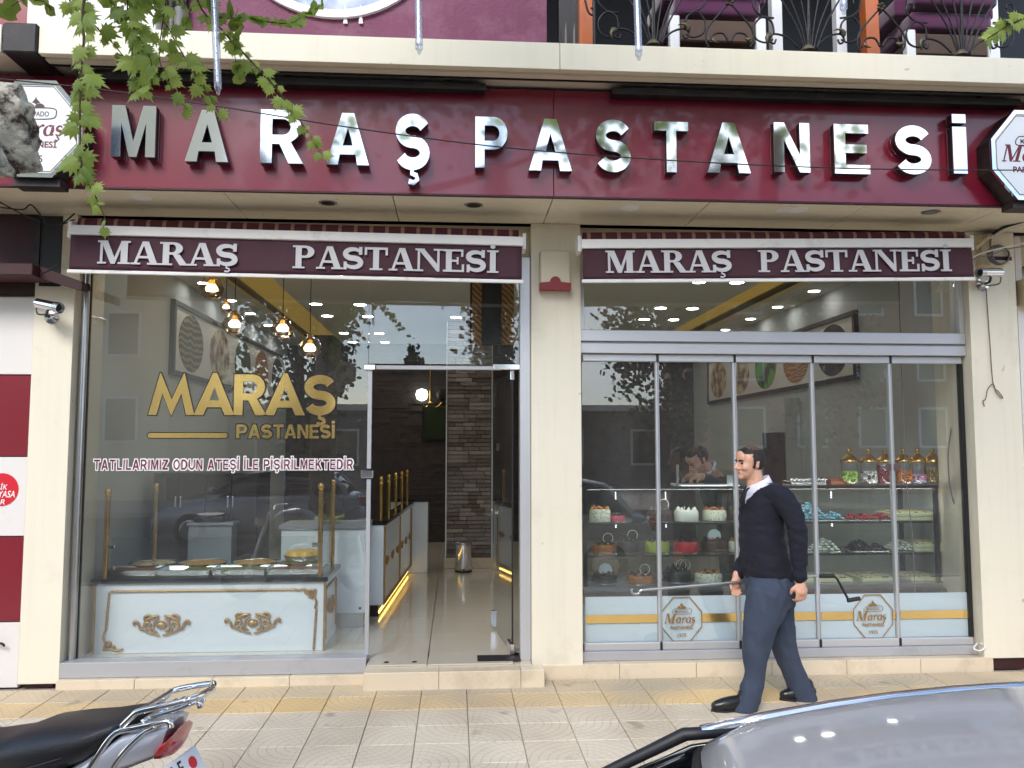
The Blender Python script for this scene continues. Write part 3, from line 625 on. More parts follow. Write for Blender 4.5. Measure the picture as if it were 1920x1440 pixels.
# frosted film with a gold stripe along the foot of the folding leaves
for i in range(5):
    a, b_ = fxs[i]+.02, fxs[i+1]-.02
    obj('frosted_film', box(a, b_, GY+.0055, GY+.0065, .224, .55), 'panel_frost', wr)
    ec = {1: PY(1278, 1161, GY-.006).x, 3: PY(1637, 1156, GY-.006).x}.get(i)
    for s0, s1 in (((a, b_),) if ec is None else ((a, ec-.157), (ec+.157, b_))):
        if s1-s0 > .01: obj('gold_stripe', box(s0, s1, GY-.007, GY-.0058, .36, .42), 'gold_leaf', wr)
# ------------------------------------------------------------------ lettering on the glass
def octa(cx, cz, r, k=.62): return [(cx+a*r, cz+b_*r) for a, b_ in ((-k*.62, -1), (k*.62, -1), (1-.06, -k*.55), (1-.06, k*.55), (k*.62, 1), (-k*.62, 1), (-1+.06, k*.55), (-1+.06, -k*.55))]
def swirl(cx, cz, s):
    """the three-scoop mark: two mounds and a pointed drop"""
    return [[[(cx-1.0*s, cz)]+arc(cx-.55*s, cz, .45*s, .42*s, 170, 20, 10)+[(cx-.1*s, cz)]], [arc(cx+.45*s, cz, .55*s, .48*s, 165, 10, 10)+[(cx+1.05*s, cz), (cx-.05*s, cz)]],
            [[(cx-.42*s, cz+.55*s), (cx-.15*s, cz+.5*s), (cx+.0*s, cz+.32*s), (cx+.2*s, cz+.5*s), (cx+.5*s, cz+.55*s), (cx+.22*s, cz+.85*s), (cx+.05*s, cz+1.05*s), (cx+.02*s, cz+1.3*s), (cx-.12*s, cz+.95*s), (cx-.28*s, cz+.75*s)]]]
def italic_word(x0, z, h, y, mtl, par, th=.0012):
    """serif italic word in capital M and small letters, built of pen strokes"""
    b = NB(); sh = .2
    def g(pieces, x): glyph(pieces, x, z, h, h, y-th, y, b, sh)
    M_ = [[sweep([(.05,0),(.13,1)], .075)], [[(.1,1),(.3,1),(.56,.16),(.5,0),(.42,.0)]], [[(.44,0),(.5,.16),(.84,1),(.92,1),(.52,0)]], [[(.72,0),(.9,0),(1.02,1),(.84,1)]], q(-.06,0,.2,.06), q(.6,0,1.04,.06), q(.0,.94,.24,1), q(.88,.94,1.16,1)]
    a_ = [[sweep(arc(.25,.31,.2,.27,60,400,20), lambda u: .06+.1*abs(math.sin(math.pi*(u*2-.3))))], [sweep([(.43,.6),(.4,.2),(.44,.06),(.54,.1)], .1)]]
    r__ = [[sweep([(.1,.55),(.12,0)], .12)], [sweep([(.12,.3),(.22,.5),(.33,.6),(.42,.54)], lambda u: .05+.1*u)], q(.0,.52,.14,.58)]
    s_ = [[sweep([(.02+.4*p[0], .62*p[1]) for p in s_spine(.8,1,.16)], lambda u: .06+.08*math.sin(math.pi*u))], [[(a*.9, c*1.0) for a, c in ced(.2, .07)]]]
    x = x0
    for gl, adv in ((M_, 1.16), (a_, .6), (r__, .46), (a_, .6), (s_, .5)): g(gl, x); x += adv*h
    return obj('script_lettering', b, mtl, par)
def emblem(cx, cz, r, y, par, ink, ink2, line, th=.0012, sw=.035):
    """octagon badge print: outline, mark, lettering and year"""
    o1, o2 = octa(cx, cz, r), octa(cx, cz, r*(1-sw*1.3)); obj('badge_outline', prism([o1, o2[::-1]], y-th, y), line, par)
    b = NB()
    for l in swirl(cx, cz+r*.5, r*.2): prism(l, y-th, y, b)
    obj('scoop_mark', b, ink2, par)
    c_ = [(cx-.33*r, cz+.47*r), (cx-.42*r, cz+.36*r), (cx-.34*r, cz+.24*r), (cx+.34*r, cz+.24*r), (cx+.46*r, cz+.36*r), (cx+.36*r, cz+.49*r)]
    obj('cartouche', tube([(a, y-th*.6, b_) for a, b_ in smooth_pts([Vector((p[0], p[1], 0)) for p in c_], 5) for a, b_ in [(a, b_)]] if False else [(p.x, y-th*.5, p.y) for p in smooth_pts([Vector((q_[0], q_[1], 0)) for q_ in c_+[c_[0]]], 5)], max(.0012, r*.012), 6), ink2, par)
    obj('lettering', text_mesh('MARPADO', cx-.3*r, cx+.3*r, cz+.29*r, cz+.41*r, y, th, .01), ink2, par)
    italic_word(cx-.78*r, cz-.17*r, r*.43, y, ink, par, th)
    obj('lettering', text_mesh('PASTANESİ', cx-.52*r, cx+.5*r, cz-.44*r, cz-.24*r, y, th, .025), ink, par)
    obj('lettering', text_mesh('1975', cx-.2*r, cx+.2*r, cz-.78*r, cz-.62*r, y, th, .008), ink2, par)
for px, py in ((1278, 1161), (1637, 1156)):
    p = PY(px, py, GY-.006); emblem(p.x, p.z, .165, GY-.0085, wr, 'gold_paint', 'gold_paint', 'gold_paint', .0008)
# gold capitals with dark outline
GYL = GY-.006
def gold_word(word, x0, x1, z0, z1, s, gap, join=0):
    gl = [sans(c_, s) for c_ in word]; tot = sum(w_ for _, w_ in gl)+gap*(len(word)-1); sx = (x1-x0)/tot; sz = z1-z0; x = x0
    for (pcs, w_) in gl:
        lt = obj('window_letter', glyph(pcs, x, z0, sx, sz, GYL-.003, GYL-.0022), 'gold_leaf', wl)
        ob = glyph(pcs, x, z0, sx, sz, GYL-.0018, GYL-.001)
        cen = Vector((x+w_*sx/2, 0, z0+sz/2))
        o_ = obj('letter_outline', fat(pcs, x, z0, sx, sz, .008), 'outline_black', lt)
        x += (w_+gap)*sx; ob.free()
def fat(pcs, x, z0, sx, sz, d):
    b = NB()
    for i, p_ in enumerate(pcs):
        l = [Vector((x+a*sx, z0+c_*sz)) for a, c_ in p_[0]]; n = len(l)
        ar = sum(l[k].x*l[(k+1) % n].y-l[(k+1) % n].x*l[k].y for k in range(n)); sg = 1 if ar > 0 else -1; out = []
        for k in range(n):
            e1 = (l[k]-l[k-1]); e2 = (l[(k+1) % n]-l[k])
            if e1.length < 1e-7 or e2.length < 1e-7: continue
            e1.normalize(); e2.normalize()
            n1 = Vector((e1.y, -e1.x))*sg; n2 = Vector((e2.y, -e2.x))*sg; m_ = (n1+n2)
            m_ = m_/max(m_.length, .3); out.append((l[k].x+m_.x*d*1.3, l[k].y+m_.y*d*1.3))
        loops = [out]+[[(x+a*sx, z0+c_*sz) for a, c_ in h] for h in p_[1:]]
        prism(loops, GYL-.0018-.0002*i, GYL-.0004, b)
    return b
a, b_ = PY(278, 778, GYL), PY(630, 703, GYL); gold_word('maRaŞ', a.x, b_.x, a.z, b_.z, .22, -.02)
a, b_ = PY(443, 822, GYL), PY(628, 791, GYL); gold_word('PASTANESİ', a.x, b_.x, a.z, b_.z-.02, .22, .06)
a, b_ = PY(277, 821, GYL), PY(427, 812, GYL); hh = (b_.z-a.z)/2
rod = lambda d: arc(b_.x-hh, a.z+hh, hh+d, hh+d, -90, 90, 8)+arc(a.x+hh, a.z+hh, hh+d, hh+d, 90, 270, 8)
gb = obj('gold_bar', prism([rod(0)], GYL-.003, GYL-.0022), 'gold_leaf', wl); obj('bar_outline', prism([rod(.007)], GYL-.0018, GYL-.001), 'outline_black', gb)
a, b_ = PY(176, 881, GYL), PY(662, 853, GYL); TX = 'TATLILARIMIZ ODUN ATEŞİ İLE PİŞİRİLMEKTEDİR'
gl = [sans(c_, .17) if c_ != ' ' else ([], .3) for c_ in TX]; tot = sum(w_+.2 for _, w_ in gl)-.2; sx = (b_.x-a.x)/tot; x = a.x
for pcs, w_ in gl:
    if pcs:
        z0_ = a.z+(b_.z-a.z)*(x-a.x)/(b_.x-a.x)*.0; lt = obj('slogan_letter', glyph(pcs, x, z0_, sx, .074, GYL-.0032, GYL-.0022), 'ink_maroon', wl)
        pf = [[p_[0]] for p_ in pcs]; obj('letter_outline', fat(pf, x, z0_, sx, .074, .007), 'white', lt)
    x += (w_+.2)*sx
# ================================================================== fascia sign with mirror letters
SY = -.655
fs = thing('fascia_sign', 'long glossy maroon fascia sign with mirror letters above the shopfront', 'sign', (0, SY, SOF))
bd = PY(1038, 280, SY).x
for a, b_ in ((-3.3, bd), (bd, 4.9)):
    me = box(a+.001, b_-.001, 0, .03, .002, .735, .003); obj('board', me, 'maroon_sign', fs)
obj('lower_edge', box(-3.3, 4.9, -.004, .03, -.006, .0015), 'maroon_dark', fs)
def sign_letter(ch, x0, x1, ya, yb, py_ref=None):
    s = {'M': .2, 'N': .22}.get(ch, .22)
    pcs, W = sans(ch, s if ch not in 'Iİ' else .2)
    yf = SY-.085; A = PY(x0, yb, yf); Bp = PY(x1, ya, yf)
    dx = (Bp.x-A.x)/W; dz = (Bp.z-A.z)
    xo = A.x; zo = A.z-SOF
    if ch == 'Ş': zo += 0
    lt = obj('letter', glyph(pcs, xo, zo, dx, dz, yf-SY, yf-SY+.012), 'chrome', fs)
    obj('return', glyph(pcs, xo+.003*0, zo, dx, dz, yf-SY+.0125, -.026), 'black', lt)
    obj('back_plate', glyph(pcs, xo-.0, zo, dx, dz, -.0255, -.0135), 'chrome_worn', lt)
    obj('spacer', box(xo+dx*W*.45, xo+dx*W*.55, -.013, -.0005, zo+dz*.4, zo+dz*.6), 'black', lt)
for ch, x0, x1, ya, yb in (('M',207,293,199,293),('A',346,430,207,302),('R',487,567,207,305),('A',611,693,213,308),('Ş',741,806,214,318),
        ('P',891,953,220,314),('A',992,1072,224,319),('S',1118,1182,225,322),('T',1228,1290,229,322),('A',1327,1406,231,323),('N',1453,1517,231,322),('E',1566,1629,234,325),('S',1681,1744,236,326),('İ',1789,1811,238,325)):
    sign_letter(ch, x0, x1, ya, yb)
# octagonal badges at both ends
for (px, py, side) in ((66, 242, 'left end, by the bark stub'), (1935, 292, 'right end of the maroon fascia')):
    yb_ = SY-.16; p = PY(px, py, yb_-.0); r = .305
    t = thing('octagonal_sign', f'white octagonal badge sign at the {side}', 'sign', (p.x, yb_, p.z), 'octagonal badge signs')
    obj('case', prism([octa(0, 0, r*1.0)], .012, .155), 'dark_metal', t); obj('rim', prism([octa(0, 0, r*1.02), octa(0, 0, r*.93)[::-1]], -.012, .012), 'chrome', t)
    fc = obj('face', prism([octa(0, 0, r*.935)], -.006, .01), 'sign_white', t)
    k0 = len(bpy.data.objects)
    emblem(0, 0, r*.9, -.0062, t, 'ink_maroon', 'ink_brown', 'ink_brown', .0012, .012)
    obj('foot', box(-.13, .15, .03, .15, -.355, -.306), 'dark_metal', t)
# black linear floodlights tucked under the slab
for (a, b_, lab) in (((150, 150), (910, 172), 'left half of the sign, behind the leaves'), ((1145, 172), (1905, 200), 'right half of the sign')):
    x0, x1 = PY(*a, -.7).x, PY(*b_, -.7).x
    t = thing('linear_floodlight', f'long black floodlight bar over the {lab}', 'light', (x0, -.7, 4.0), 'linear floodlights')
    obj('housing', box(0, x1-x0, -.05, .04, .012, .055, .004), 'dark_metal', t); obj('lip', box(0, x1-x0, -.056, -.0505, .004, .022), 'black', t)
    for k in (.1, .5, .9): obj('bracket', box((x1-x0)*k, (x1-x0)*k+.04, -.01, .02, .0555, .0845), 'dark_metal', t)

# ================================================================== rolled awnings with printed valances
def awning(l0, l1, zt0, zt1, zb0, zb1, words, lab):
    """l0..l1 in x; zt/zb: valance top and bottom at the two ends"""
    Ya = -.35; L_ = l1-l0; ang = math.atan2(((zt1-zt0)+(zb1-zb0))/2, L_); H = ((zt0-zb0)+(zt1-zb1))/2
    t = thing('rolled_awning', lab, 'awning', (l0, Ya, (zt0+zb0)/2-H/2), 'rolled awnings', rot=(0, -ang, 0))
    # local: x along, z up from the valance hem
    obj('front_bar', box(-.01, L_+.01, -.03, .03, H-.066, H, .008, 2), 'white_bar', t)
    roll = [(0, .08+.052*math.cos(R(a)), H+.03+.045*math.sin(R(a))) for a in range(0, 360, 24)]
    b = NB()
    n = len(roll); A = [b.verts.new((0.02, v[1], v[2])) for v in roll]; D = [b.verts.new((L_-.02, v[1], v[2])) for v in roll]
    for i in range(n): b.faces.new((A[i], A[(i+1) % n], D[(i+1) % n], D[i]))
    b.faces.new(A[::-1]); b.faces.new(D); obj('fabric_roll', b, 'awning_stripe', t, smooth=True)
    # valance cloth: hangs with shallow ripples
    b = NB(); nx, nz_ = 70, 8; rows = []
    for k in range(nz_+1):
        v = k/nz_; rows.append([b.verts.new((L_*i/nx, -.012+.006*v*math.sin(i*.5+v)+.004*v*math.sin(i*1.3)-.006*v, H-.068-(H-.09)*v)) for i in range(nx+1)])
    for k in range(nz_):
        for i in range(nx): b.faces.new((rows[k][i], rows[k][i+1], rows[k+1][i+1], rows[k+1][i]))
    vo = obj('valance', b, 'valance', t, smooth=True); md = vo.modifiers.new('thickness', 'SOLIDIFY'); md.thickness = .003
    obj('hem', box(-.012, L_+.012, -.022, -.008, -.006, .02, .005), 'white_bar', t)
    for word, xa, xb, za, zb in words:
        gl = [serif(c_) for c_ in word]; tot = sum(w_ for _, w_ in gl); sx = (xb-xa)/tot; x = xa
        for pcs, w_ in gl:
            obj('printed_letter', glyph(pcs, x-l0, za, sx, zb, -.031, -.0262, eps=.0002), 'valance_letter', t); x += w_*sx
    for xe in (-.03, L_+.005): obj('end_bracket', prism([[(0, -.06), (.1, -.07), (.14, .02), (.1, .07), (.0, .05)]], xe, xe+.024, xf=lambda x, y, z: (y, x, z+H-.02)), 'white_bar', t)
    for xa in (.3, L_-.3): obj('folding_arm', tube([(xa, .02, H-.05), (xa+.02, .2, H+.02), (xa+.05, .449, H+.06)], .016, 8), 'dark_metal', t)
    return t
Yw = -.35
XA = lambda px, py: PY(px, py, Yw).x
awning(-2.6, .455, 3.155, 3.12, 2.825, 2.802, (('MARAŞ', XA(186, 480), XA(450, 480), .062, .158), ('PASTANESİ', XA(550, 490), XA(937, 500), .062, .158)), 'rolled maroon awning with wide spaced lettering over the door and left window')
awning(.89, 3.742, 3.113, 3.17, 2.809, 2.865, (('MARAŞ', XA(1135, 500), XA(1372, 500), .062, .158), ('PASTANESİ', XA(1420, 495), XA(1783, 495), .062, .158)), 'rolled maroon awning with lettering over the folding window on the right')

# ================================================================== fittings on the facade
t = thing('alarm_siren', 'cream alarm siren box with red lens on the central pillar', 'alarm', (0, 0, 0)); p0, p1 = PY(1013, 543, -.08), PY(1069, 470, -.08)
W_ = p1.x-p0.x; H_ = p1.z-p0.z
obj('housing', box(p0.x, p1.x, -.085, -.001, p0.z+.02, p1.z, .012, 3), 'siren_white', t, smooth=True)
cx = (p0.x+p1.x)/2
obj('lens', prism([[(p0.x-.003, p0.z), (p1.x+.003, p0.z), (p1.x+.003, p0.z+.05), (cx+.045, p0.z+.058)]+arc(cx, p0.z+.058, .04, .04, 0, 180, 10)+[(cx-.045, p0.z+.058), (p0.x-.003, p0.z+.05)]], -.092, -.02), 'red_lens', t, smooth=True)
def cctv(name, lab, base, barrel0, barrel1, cab):
    t = thing(name, lab, 'camera', base, 'security cameras'); b0 = Vector(base)
    obj('mount', lathe([(.05, 0), (.05, .008), (.02, .014), (.016, .05)], 20, (0, 0, 0), axis='Y'), 'chrome_worn', t, smooth=True)
    a, c_ = Vector(barrel0)-b0, Vector(barrel1)-b0
    br = obj('barrel', cyl(a, c_, .034, n=20), 'chrome_worn', t, smooth=True); d = (c_-a).normalized()
    obj('hood', cyl(c_-d*.03, c_+d*.015, .0375, n=20, cap=False), 'steel', br, smooth=True); obj('lens', cyl(c_+d*.0005, c_+d*.003, .026, n=16), 'black', br)
    mid = (a+c_)/2; obj('arm', tube(smooth_pts([(0, -.05, 0), (mid.x*.4-.02, -.09, -.01), (mid.x-.01, mid.y, mid.z-.07), (mid.x, mid.y, mid.z-.034)], 4), .009, 8), 'dark_metal', t, smooth=True)
    obj('lead', tube(smooth_pts([tuple(Vector(v)-b0) for v in cab], 6), .006, 6), 'cable_grey', t)
p = PY(97, 594, -.001); a = PY(70, 568, -.16); c_ = PY(110, 577, -.22)
cctv('security_camera', 'silver bullet security camera on the left pillar beside the red wall', (p.x, -.0005, p.z), a, c_, [PY(68, 570, -.16), PY(70, 588, -.13), PY(85, 590, -.08), PY(92, 592, -.02)])
p = PY(1841, 534, -.001); a = PY(1876, 511, -.14); c_ = PY(1838, 511, -.19)
cctv('security_camera', 'silver bullet security camera on the right pillar under the coiled cables', (p.x, -.0005, p.z), a, c_, [PY(1876, 512, -.14), PY(1875, 530, -.1), PY(1860, 535, -.05), PY(1845, 535, -.02)])
# junk at the right pillar top: junction box, bracket, coil, cables
t = thing('junction_box', 'cream cable junction box at the top of the right pillar', 'box'); a, b_ = PY(1855, 495, -.05), PY(1888, 440, -.05)
obj('box_body', box(a.x, b_.x, -.09, -.001, a.z, b_.z, .006), 'siren_white', t); obj('red_strip', box(a.x-.01, b_.x, -.0925, -.0905, a.z+.02, a.z+.05), 'maroon_dark', t)
t = thing('wall_bracket', 'dirty cream steel bracket beside the right awning end', 'bracket'); a, b_ = PY(1834, 500, -.03), PY(1848, 455, -.03)
obj('upright', box(a.x, b_.x, -.08, -.001, a.z, b_.z+.05, .004), 'cream_dim', t); obj('strut', tube([PY(1828, 466, -.12), PY(1850, 447, -.1), PY(1880, 430, -.05)], .016, 8), 'cream_dim', t)
for k in range(3):
    p = PY(1872, 478, -.1-.018*k); pts = [(p.x+(.085-.008*k)*math.cos(R(u))+.01*k, p.y-.003*math.sin(u), p.z+(.075-.006*k)*math.sin(R(u))) for u in range(0, 360, 15)]
    tag(obj('cable_coil', tube(pts, .006, 6, closed=True), 'cable_grey'), f'grey cable loop hung in a coil by the right pillar, {("innermost", "middle", "outermost")[k]} loop', 'cable', 'coiled cables')
def wire(name, lab, pts, r, m='cable_black', grp=None): return tag(obj(name, tube(smooth_pts(pts, 8), r, 6), m, smooth='all'), lab, 'cable', grp)
wire('cable', 'black cable bundle running from the soffit to the right edge', [PY(1852, 447, -.06), PY(1878, 428, -.15), PY(1925, 412, -.3), PY(1990, 380, -.6)], .011)
wire('cable', 'white cable just under the black bundle at the right edge', [PY(1852, 450, -.08), PY(1880, 434, -.17), PY(1925, 420, -.32), PY(1990, 392, -.6)], .006, 'white_bar')
wire('cable', 'upper grey cable crossing from the right awning end to the edge', [PY(1818, 485, -.2), PY(1850, 472, -.22), PY(1925, 455, -.25), PY(2000, 440, -.3)], .005, 'white_bar')
wire('cable', 'lower grey cable sagging past the right junction box', [PY(1818, 488, -.18), PY(1850, 480, -.2), PY(1900, 465, -.23), PY(2000, 452, -.3)], .005, 'cable_grey')
wire('hanging_string', 'thin brown string hanging down the right pillar with a knotted loop', [PY(1849, 540, -.012), PY(1853, 600, -.01), PY(1856, 640, -.01), PY(1862, 718, -.012), PY(1873, 735, -.012), PY(1880, 745, -.012), PY(1877, 746, -.014), PY(1868, 735, -.015), PY(1862, 720, -.012), PY(1852, 730, -.012), PY(1848, 748, -.012), PY(1843, 752, -.012), PY(1846, 762, -.012)], .0035, 'string')
wire('cable', 'white cable loop lying on the plinth at the foot of the right pillar', [PY(1832, 1206, .05), PY(1826, 1216, -.02), PY(1838, 1220, -.02), PY(1848, 1212, 0), PY(1838, 1206, .03)], .007, 'white_bar')
# corner at upper left: grimy bracket beam, cables
t = thing('rusty_beam', 'rusty brown steel channel under the dark red panel at upper left', 'beam'); a, b_ = PY(-60, 516, -.2), PY(73, 540, -.2)
obj('channel', box(-3.9, b_.x, -.3, -.02, 2.82, 2.9, .004), 'brick_red_dark', t); obj('bracket_arm', prism([[(0, 0), (.28, -.1), (.28, -.16), (0, -.08)]], 0, .1, xf=lambda x, y, z: (b_.x+.002+x, -.2+y, 2.9+z)), 'brick_red_dark', t)
for k, (n_, pts) in enumerate((('upper', [(-20, 368), (60, 410), (110, 420), (140, 400)]), ('middle', [(-20, 385), (40, 393), (60, 385), (95, 422), (140, 412)]), ('lower drooping', [(-20, 470), (10, 500), (40, 515), (80, 512), (110, 495)]))):
    wire('cable', f'{n_} black cable at the dark corner left of the left awning', [PY(x, y, -.3+.05*k) for x, y in pts], .005, grp='corner cables')
# the wire across the sign and the hanging light tubes
wire('overhead_wire', 'thin dark wire sagging across the maroon sign letters', [PY(-200, 130, -1.6), PY(140, 162, -1.6), PY(400, 198, -1.6), PY(650, 238, -1.6), PY(950, 277, -1.6), PY(1280, 302, -1.6), PY(1600, 316, -1.6), PY(1900, 319, -1.6), PY(2200, 316, -1.6)], .0035)
def light_tube(px, py, ptop, lab, y=-2.9):
    p = PY(px, py, y); tp = PY(*ptop, y); d = (tp-p).normalized(); L_ = .55; rot = Vector((0, 0, 1)).rotation_difference(d).to_euler()
    t = thing('hanging_light_tube', lab, 'light', tuple(p), 'hanging light tubes', rot=rot)
    obj('tube', lathe([(.0145, .03), (.0145, L_), (.012, L_+.005)], 16), 'tube_clear', t, smooth=True)
    obj('tip', lathe([(.001, -.014), (.006, -.01), (.008, .002), (.0145, .012), (.0145, .0295)], 16), 'tube_clear', t, smooth=True)
    bd_ = obj('light_strip', box(-.0055, .0055, -.001, .001, .04, L_-.01), 'white', t)
    for k in range(16): obj('diode', box(-.0025, .0025, -.0022, -.0011, .06+k*.03, .066+k*.03), 'cable_grey', bd_)
    obj('cap', lathe([(.016, L_+.006), (.016, L_+.04), (.005, L_+.05)], 12), 'white', t); zz = 3.95; top = (t.matrix_basis @ Vector((0, 0, L_+.05)))
    obj('cord', cyl((0, 0, L_+.05), (0, 0, L_+.05+max(.05, (zz-top.z)/d.z)), .002, n=6), 'cable_black', t)
light_tube(409, 172, (392, -250), 'clear hanging light tube among the leaves at upper left')
light_tube(786, 97, (781, -250), 'clear hanging light tube in front of the purple wall')
light_tube(1198, 108, (1186, -250), 'clear hanging light tube in front of the balcony railing')
light_tube(1582, 22, (1574, -250), 'short visible end of a light tube at the right of the balcony')
wire('overhead_wire', 'wire strung above the pavement that carries the light tubes', [(-9, -2.9, 4.25), (-2, -2.9, 3.97), (0, -2.9, 3.945), (2, -2.9, 3.95), (4, -2.9, 4.0), (12, -2.9, 4.3)], .004)

# ================================================================== neighbours
nb = thing('neighbouring_wall', 'wall of alternating red and white panels left of the shop', 'wall', (-3.1, 0, 0))
nb_y = .02
def npanel(pya, pyb, m):
    zt, zb = PY(30, pya, nb_y).z, PY(30, pyb, nb_y).z; xr = -3.003
    return obj('panel', box(-6.5+3.1, xr+3.1, nb_y, nb_y+.05, max(zb, 0)+.004, zt-.004, .003), m, nb)
npanel(365, 553, 'brick_red_dark')
for a, b_, m in ((556, 703, 'panel_offwhite'), (703, 856, 'panel_red'), (856, 1006, 'panel_offwhite'), (1006, 1166, 'panel_red'), (1166, 1312, 'panel_offwhite')): lastp = npanel(a, b_, m)
obj('backing', box(-6.5+3.1, -3.0+3.1, nb_y+.045, .5, 0, 3.3), 'mortar', nb)
st = thing('wall_sticker', 'round red sticker with white lettering on the white wall panel', 'sticker'); p = PY(3, 918, nb_y); r = .115
obj('disc', prism([arc(p.x, p.z, r, r*1.0, 0, 350, 36)], nb_y-.003, nb_y-.0005), 'red_disc', st)
for s, ya, yb, xa, xb in (('CLİK', 905, 918, -14, 15), ('AYASA', 920, 933, -13, 29), ('OR', 936, 946, -12, 10)):
    a, b_ = PY(xa, yb, nb_y), PY(xb, ya, nb_y); obj('lettering', text_mesh(s, a.x, b_.x, a.z, b_.z, nb_y-.0035, .001, .01, .2), 'white', st)
t = thing('door_handle', 'small dark curved handle on the white wall panel at the left edge', 'handle'); obj('grip', tube(smooth_pts([PY(-12, 1203, nb_y-.0), PY(-8, 1205, nb_y-.05), PY(4, 1207, nb_y-.05), PY(8, 1211, nb_y-.03)], 5), .008, 8), 'dark_metal', t, smooth=True)
# grimy recess above the left pillar
t = thing('wall_recess', 'dark grimy recess with patched plaster above the left pillar', 'recess'); a, b_ = PY(72, 545, -.05), PY(112, 430, -.05)
obj('plaster_patch', prism([[(b_.x, 2.83), (b_.x+.14, 2.8), (b_.x+.12, 3.2), (b_.x+.02, 3.24)]], -.012, -.002), 'cream_dim', t)
obj('back_board', box(a.x-.02, b_.x-.002, -.008, -.001, 2.8, 3.31), 'black', t); obj('edge_post', box(a.x-.06, a.x-.022, -.02, -.001, 2.83, 3.31), 'dark_metal', t)
nr = thing('neighbouring_shop', 'beige and dark corner of the neighbouring shop at the right edge', 'building', (4.36, 0, 0))
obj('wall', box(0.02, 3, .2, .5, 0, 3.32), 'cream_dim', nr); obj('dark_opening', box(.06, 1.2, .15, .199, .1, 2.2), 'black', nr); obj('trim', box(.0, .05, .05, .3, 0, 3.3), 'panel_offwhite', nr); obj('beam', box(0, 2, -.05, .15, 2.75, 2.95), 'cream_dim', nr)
# potted plant leaf peeking in
t = thing('potted_plant', 'green strap-leaved plant at the right edge of the photo', 'plant', (4.75, -.25, 0))
obj('pot', lathe([(.13, 0), (.17, .3), (.18, .3), (.18, .34), (.15, .34), (.15, .3)], 20), 'panel_red', t, smooth=True); obj('soil', lathe([(.001, .3), (.15, .3)], 16), 'bark', t)
for k in range(16):
    a = k*2.4; l = .3+.25*(k % 3)/2; h = .5+.45*((k*7) % 5)/5; b = NB(); rows = []
    for i in range(7):
        u = i/6; c_ = Vector((math.cos(a)*l*u, math.sin(a)*l*u, .3+h*math.sin(u*2.2)*.9)); s_ = Vector((-math.sin(a), math.cos(a), 0))*.022*math.sin(math.pi*min(1, u*.9+.1)); rows.append((b.verts.new(c_-s_), b.verts.new(c_+Vector((0, 0, .004))), b.verts.new(c_+s_)))
    for i in range(6):
        for j in range(2): b.faces.new((rows[i][j], rows[i][j+1], rows[i+1][j+1], rows[i+1][j]))
    obj('leaf', b, 'leaf', t, smooth='all')

# ================================================================== balcony: railing, posts, chairs
RYv = -.8
def RP(px, py, y=RYv): return PY(px, py, y)
rl = thing('balcony_railing', 'black wrought iron balcony railing with scrolls and leaf ornaments', 'railing', (0, 0, 0))
def scr(pts, r=.007): obj('scroll', tube(smooth_pts([RP(*p) for p in pts], 5), r, 6), 'iron', rl, smooth='all')
def acan(px, py, ang, s=.07):
    p = RP(px, py, RYv-.012); b = NB(); n = 7; rows = []
    for i in range(n+1):
        u = i/n; a = ang+u*1.9; c_ = Vector((p.x+s*u*math.cos(a), p.y-.01*math.sin(u*3), p.z+s*u*math.sin(a))); w_ = s*.28*math.sin(math.pi*(.15+.8*u))*(1+.25*(i % 2)); d = Vector((-math.sin(a), 0, math.cos(a)))*w_
        rows.append((b.verts.new(c_-d), b.verts.new(c_+Vector((0, -.01, 0))), b.verts.new(c_+d)))
    for i in range(n):
        for j in range(2): b.faces.new((rows[i][j], rows[i][j+1], rows[i+1][j+1], rows[i+1][j]))
    o = obj('leaf_ornament', b, 'iron_leaf', rl, smooth='all'); md = o.modifiers.new('thickness', 'SOLIDIFY'); md.thickness = .004
def fan_at(cx, by, mir=1):
    """one sheaf of rods rising from a foot, with scrolls at both sides"""
    for dx, ex in ((-3, -78), (0, -52), (4, -22), (6, 2), (8, 30), (12, 62), (18, 90)):
        bow = [(cx+dx, by), (cx+dx+(ex-dx)*.22, by-45), (cx+dx+(ex-dx)*.6, by-95), (cx+ex*1.05, by-150)]; scr(bow, .0065)
    obj('rod', cyl(RP(cx+2, by), RP(cx+2, by-260), .008, n=6), 'iron', rl)
    obj('foot', lathe([(.05, 0), (.04, .02), (.02, .04)], 10, tuple(RP(cx+2, by+2))), 'iron_leaf', rl)
    for s in (-1, 1):
        scr([(cx+s*16, by-4), (cx+s*38, by-24), (cx+s*62, by-30), (cx+s*70, by-18), (cx+s*62, by-12), (cx+s*58, by-20)])
        scr([(cx+s*62, by-30), (cx+s*66, by-52), (cx+s*84, by-62), (cx+s*100, by-44), (cx+s*96, by-22), (cx+s*78, by-14), (cx+s*64, by-20)])
        scr([(cx+s*62, by-60), (cx+s*85, by-64), (cx+s*100, by-80), (cx+s*98, by-94), (cx+s*88, by-94), (cx+s*87, by-86)])
        acan(cx+s*66, by-26, R(90-s*50) if s > 0 else R(140))
def cross_at(cx, by):
    for s in (-1, 1): scr([(cx, by-84), (cx+s*22, by-60), (cx+s*42, by-34), (cx+s*44, by-12), (cx+s*38, by)]); scr([(cx+s*2, by-10), (cx+s*12, by-26), (cx+s*30, by-24), (cx+s*36, by-8)]); acan(cx+s*30, by-18, R(-90 if s > 0 else -150), .05)
    for k in range(5): p = RP(cx+5*math.cos(k*1.257), by-86+5*math.sin(k*1.257), RYv-.012); obj('petal', lathe([(.001, -.01), (.012, -.006), (.014, 0), (.001, .01)], 8, tuple(p)), 'iron_leaf', rl)
for cx, by in ((1222, 84), (1513, 94), (1800, 103)): fan_at(cx, by)
for cx, by in ((1368, 89), (1652, 98)): cross_at(cx, by)
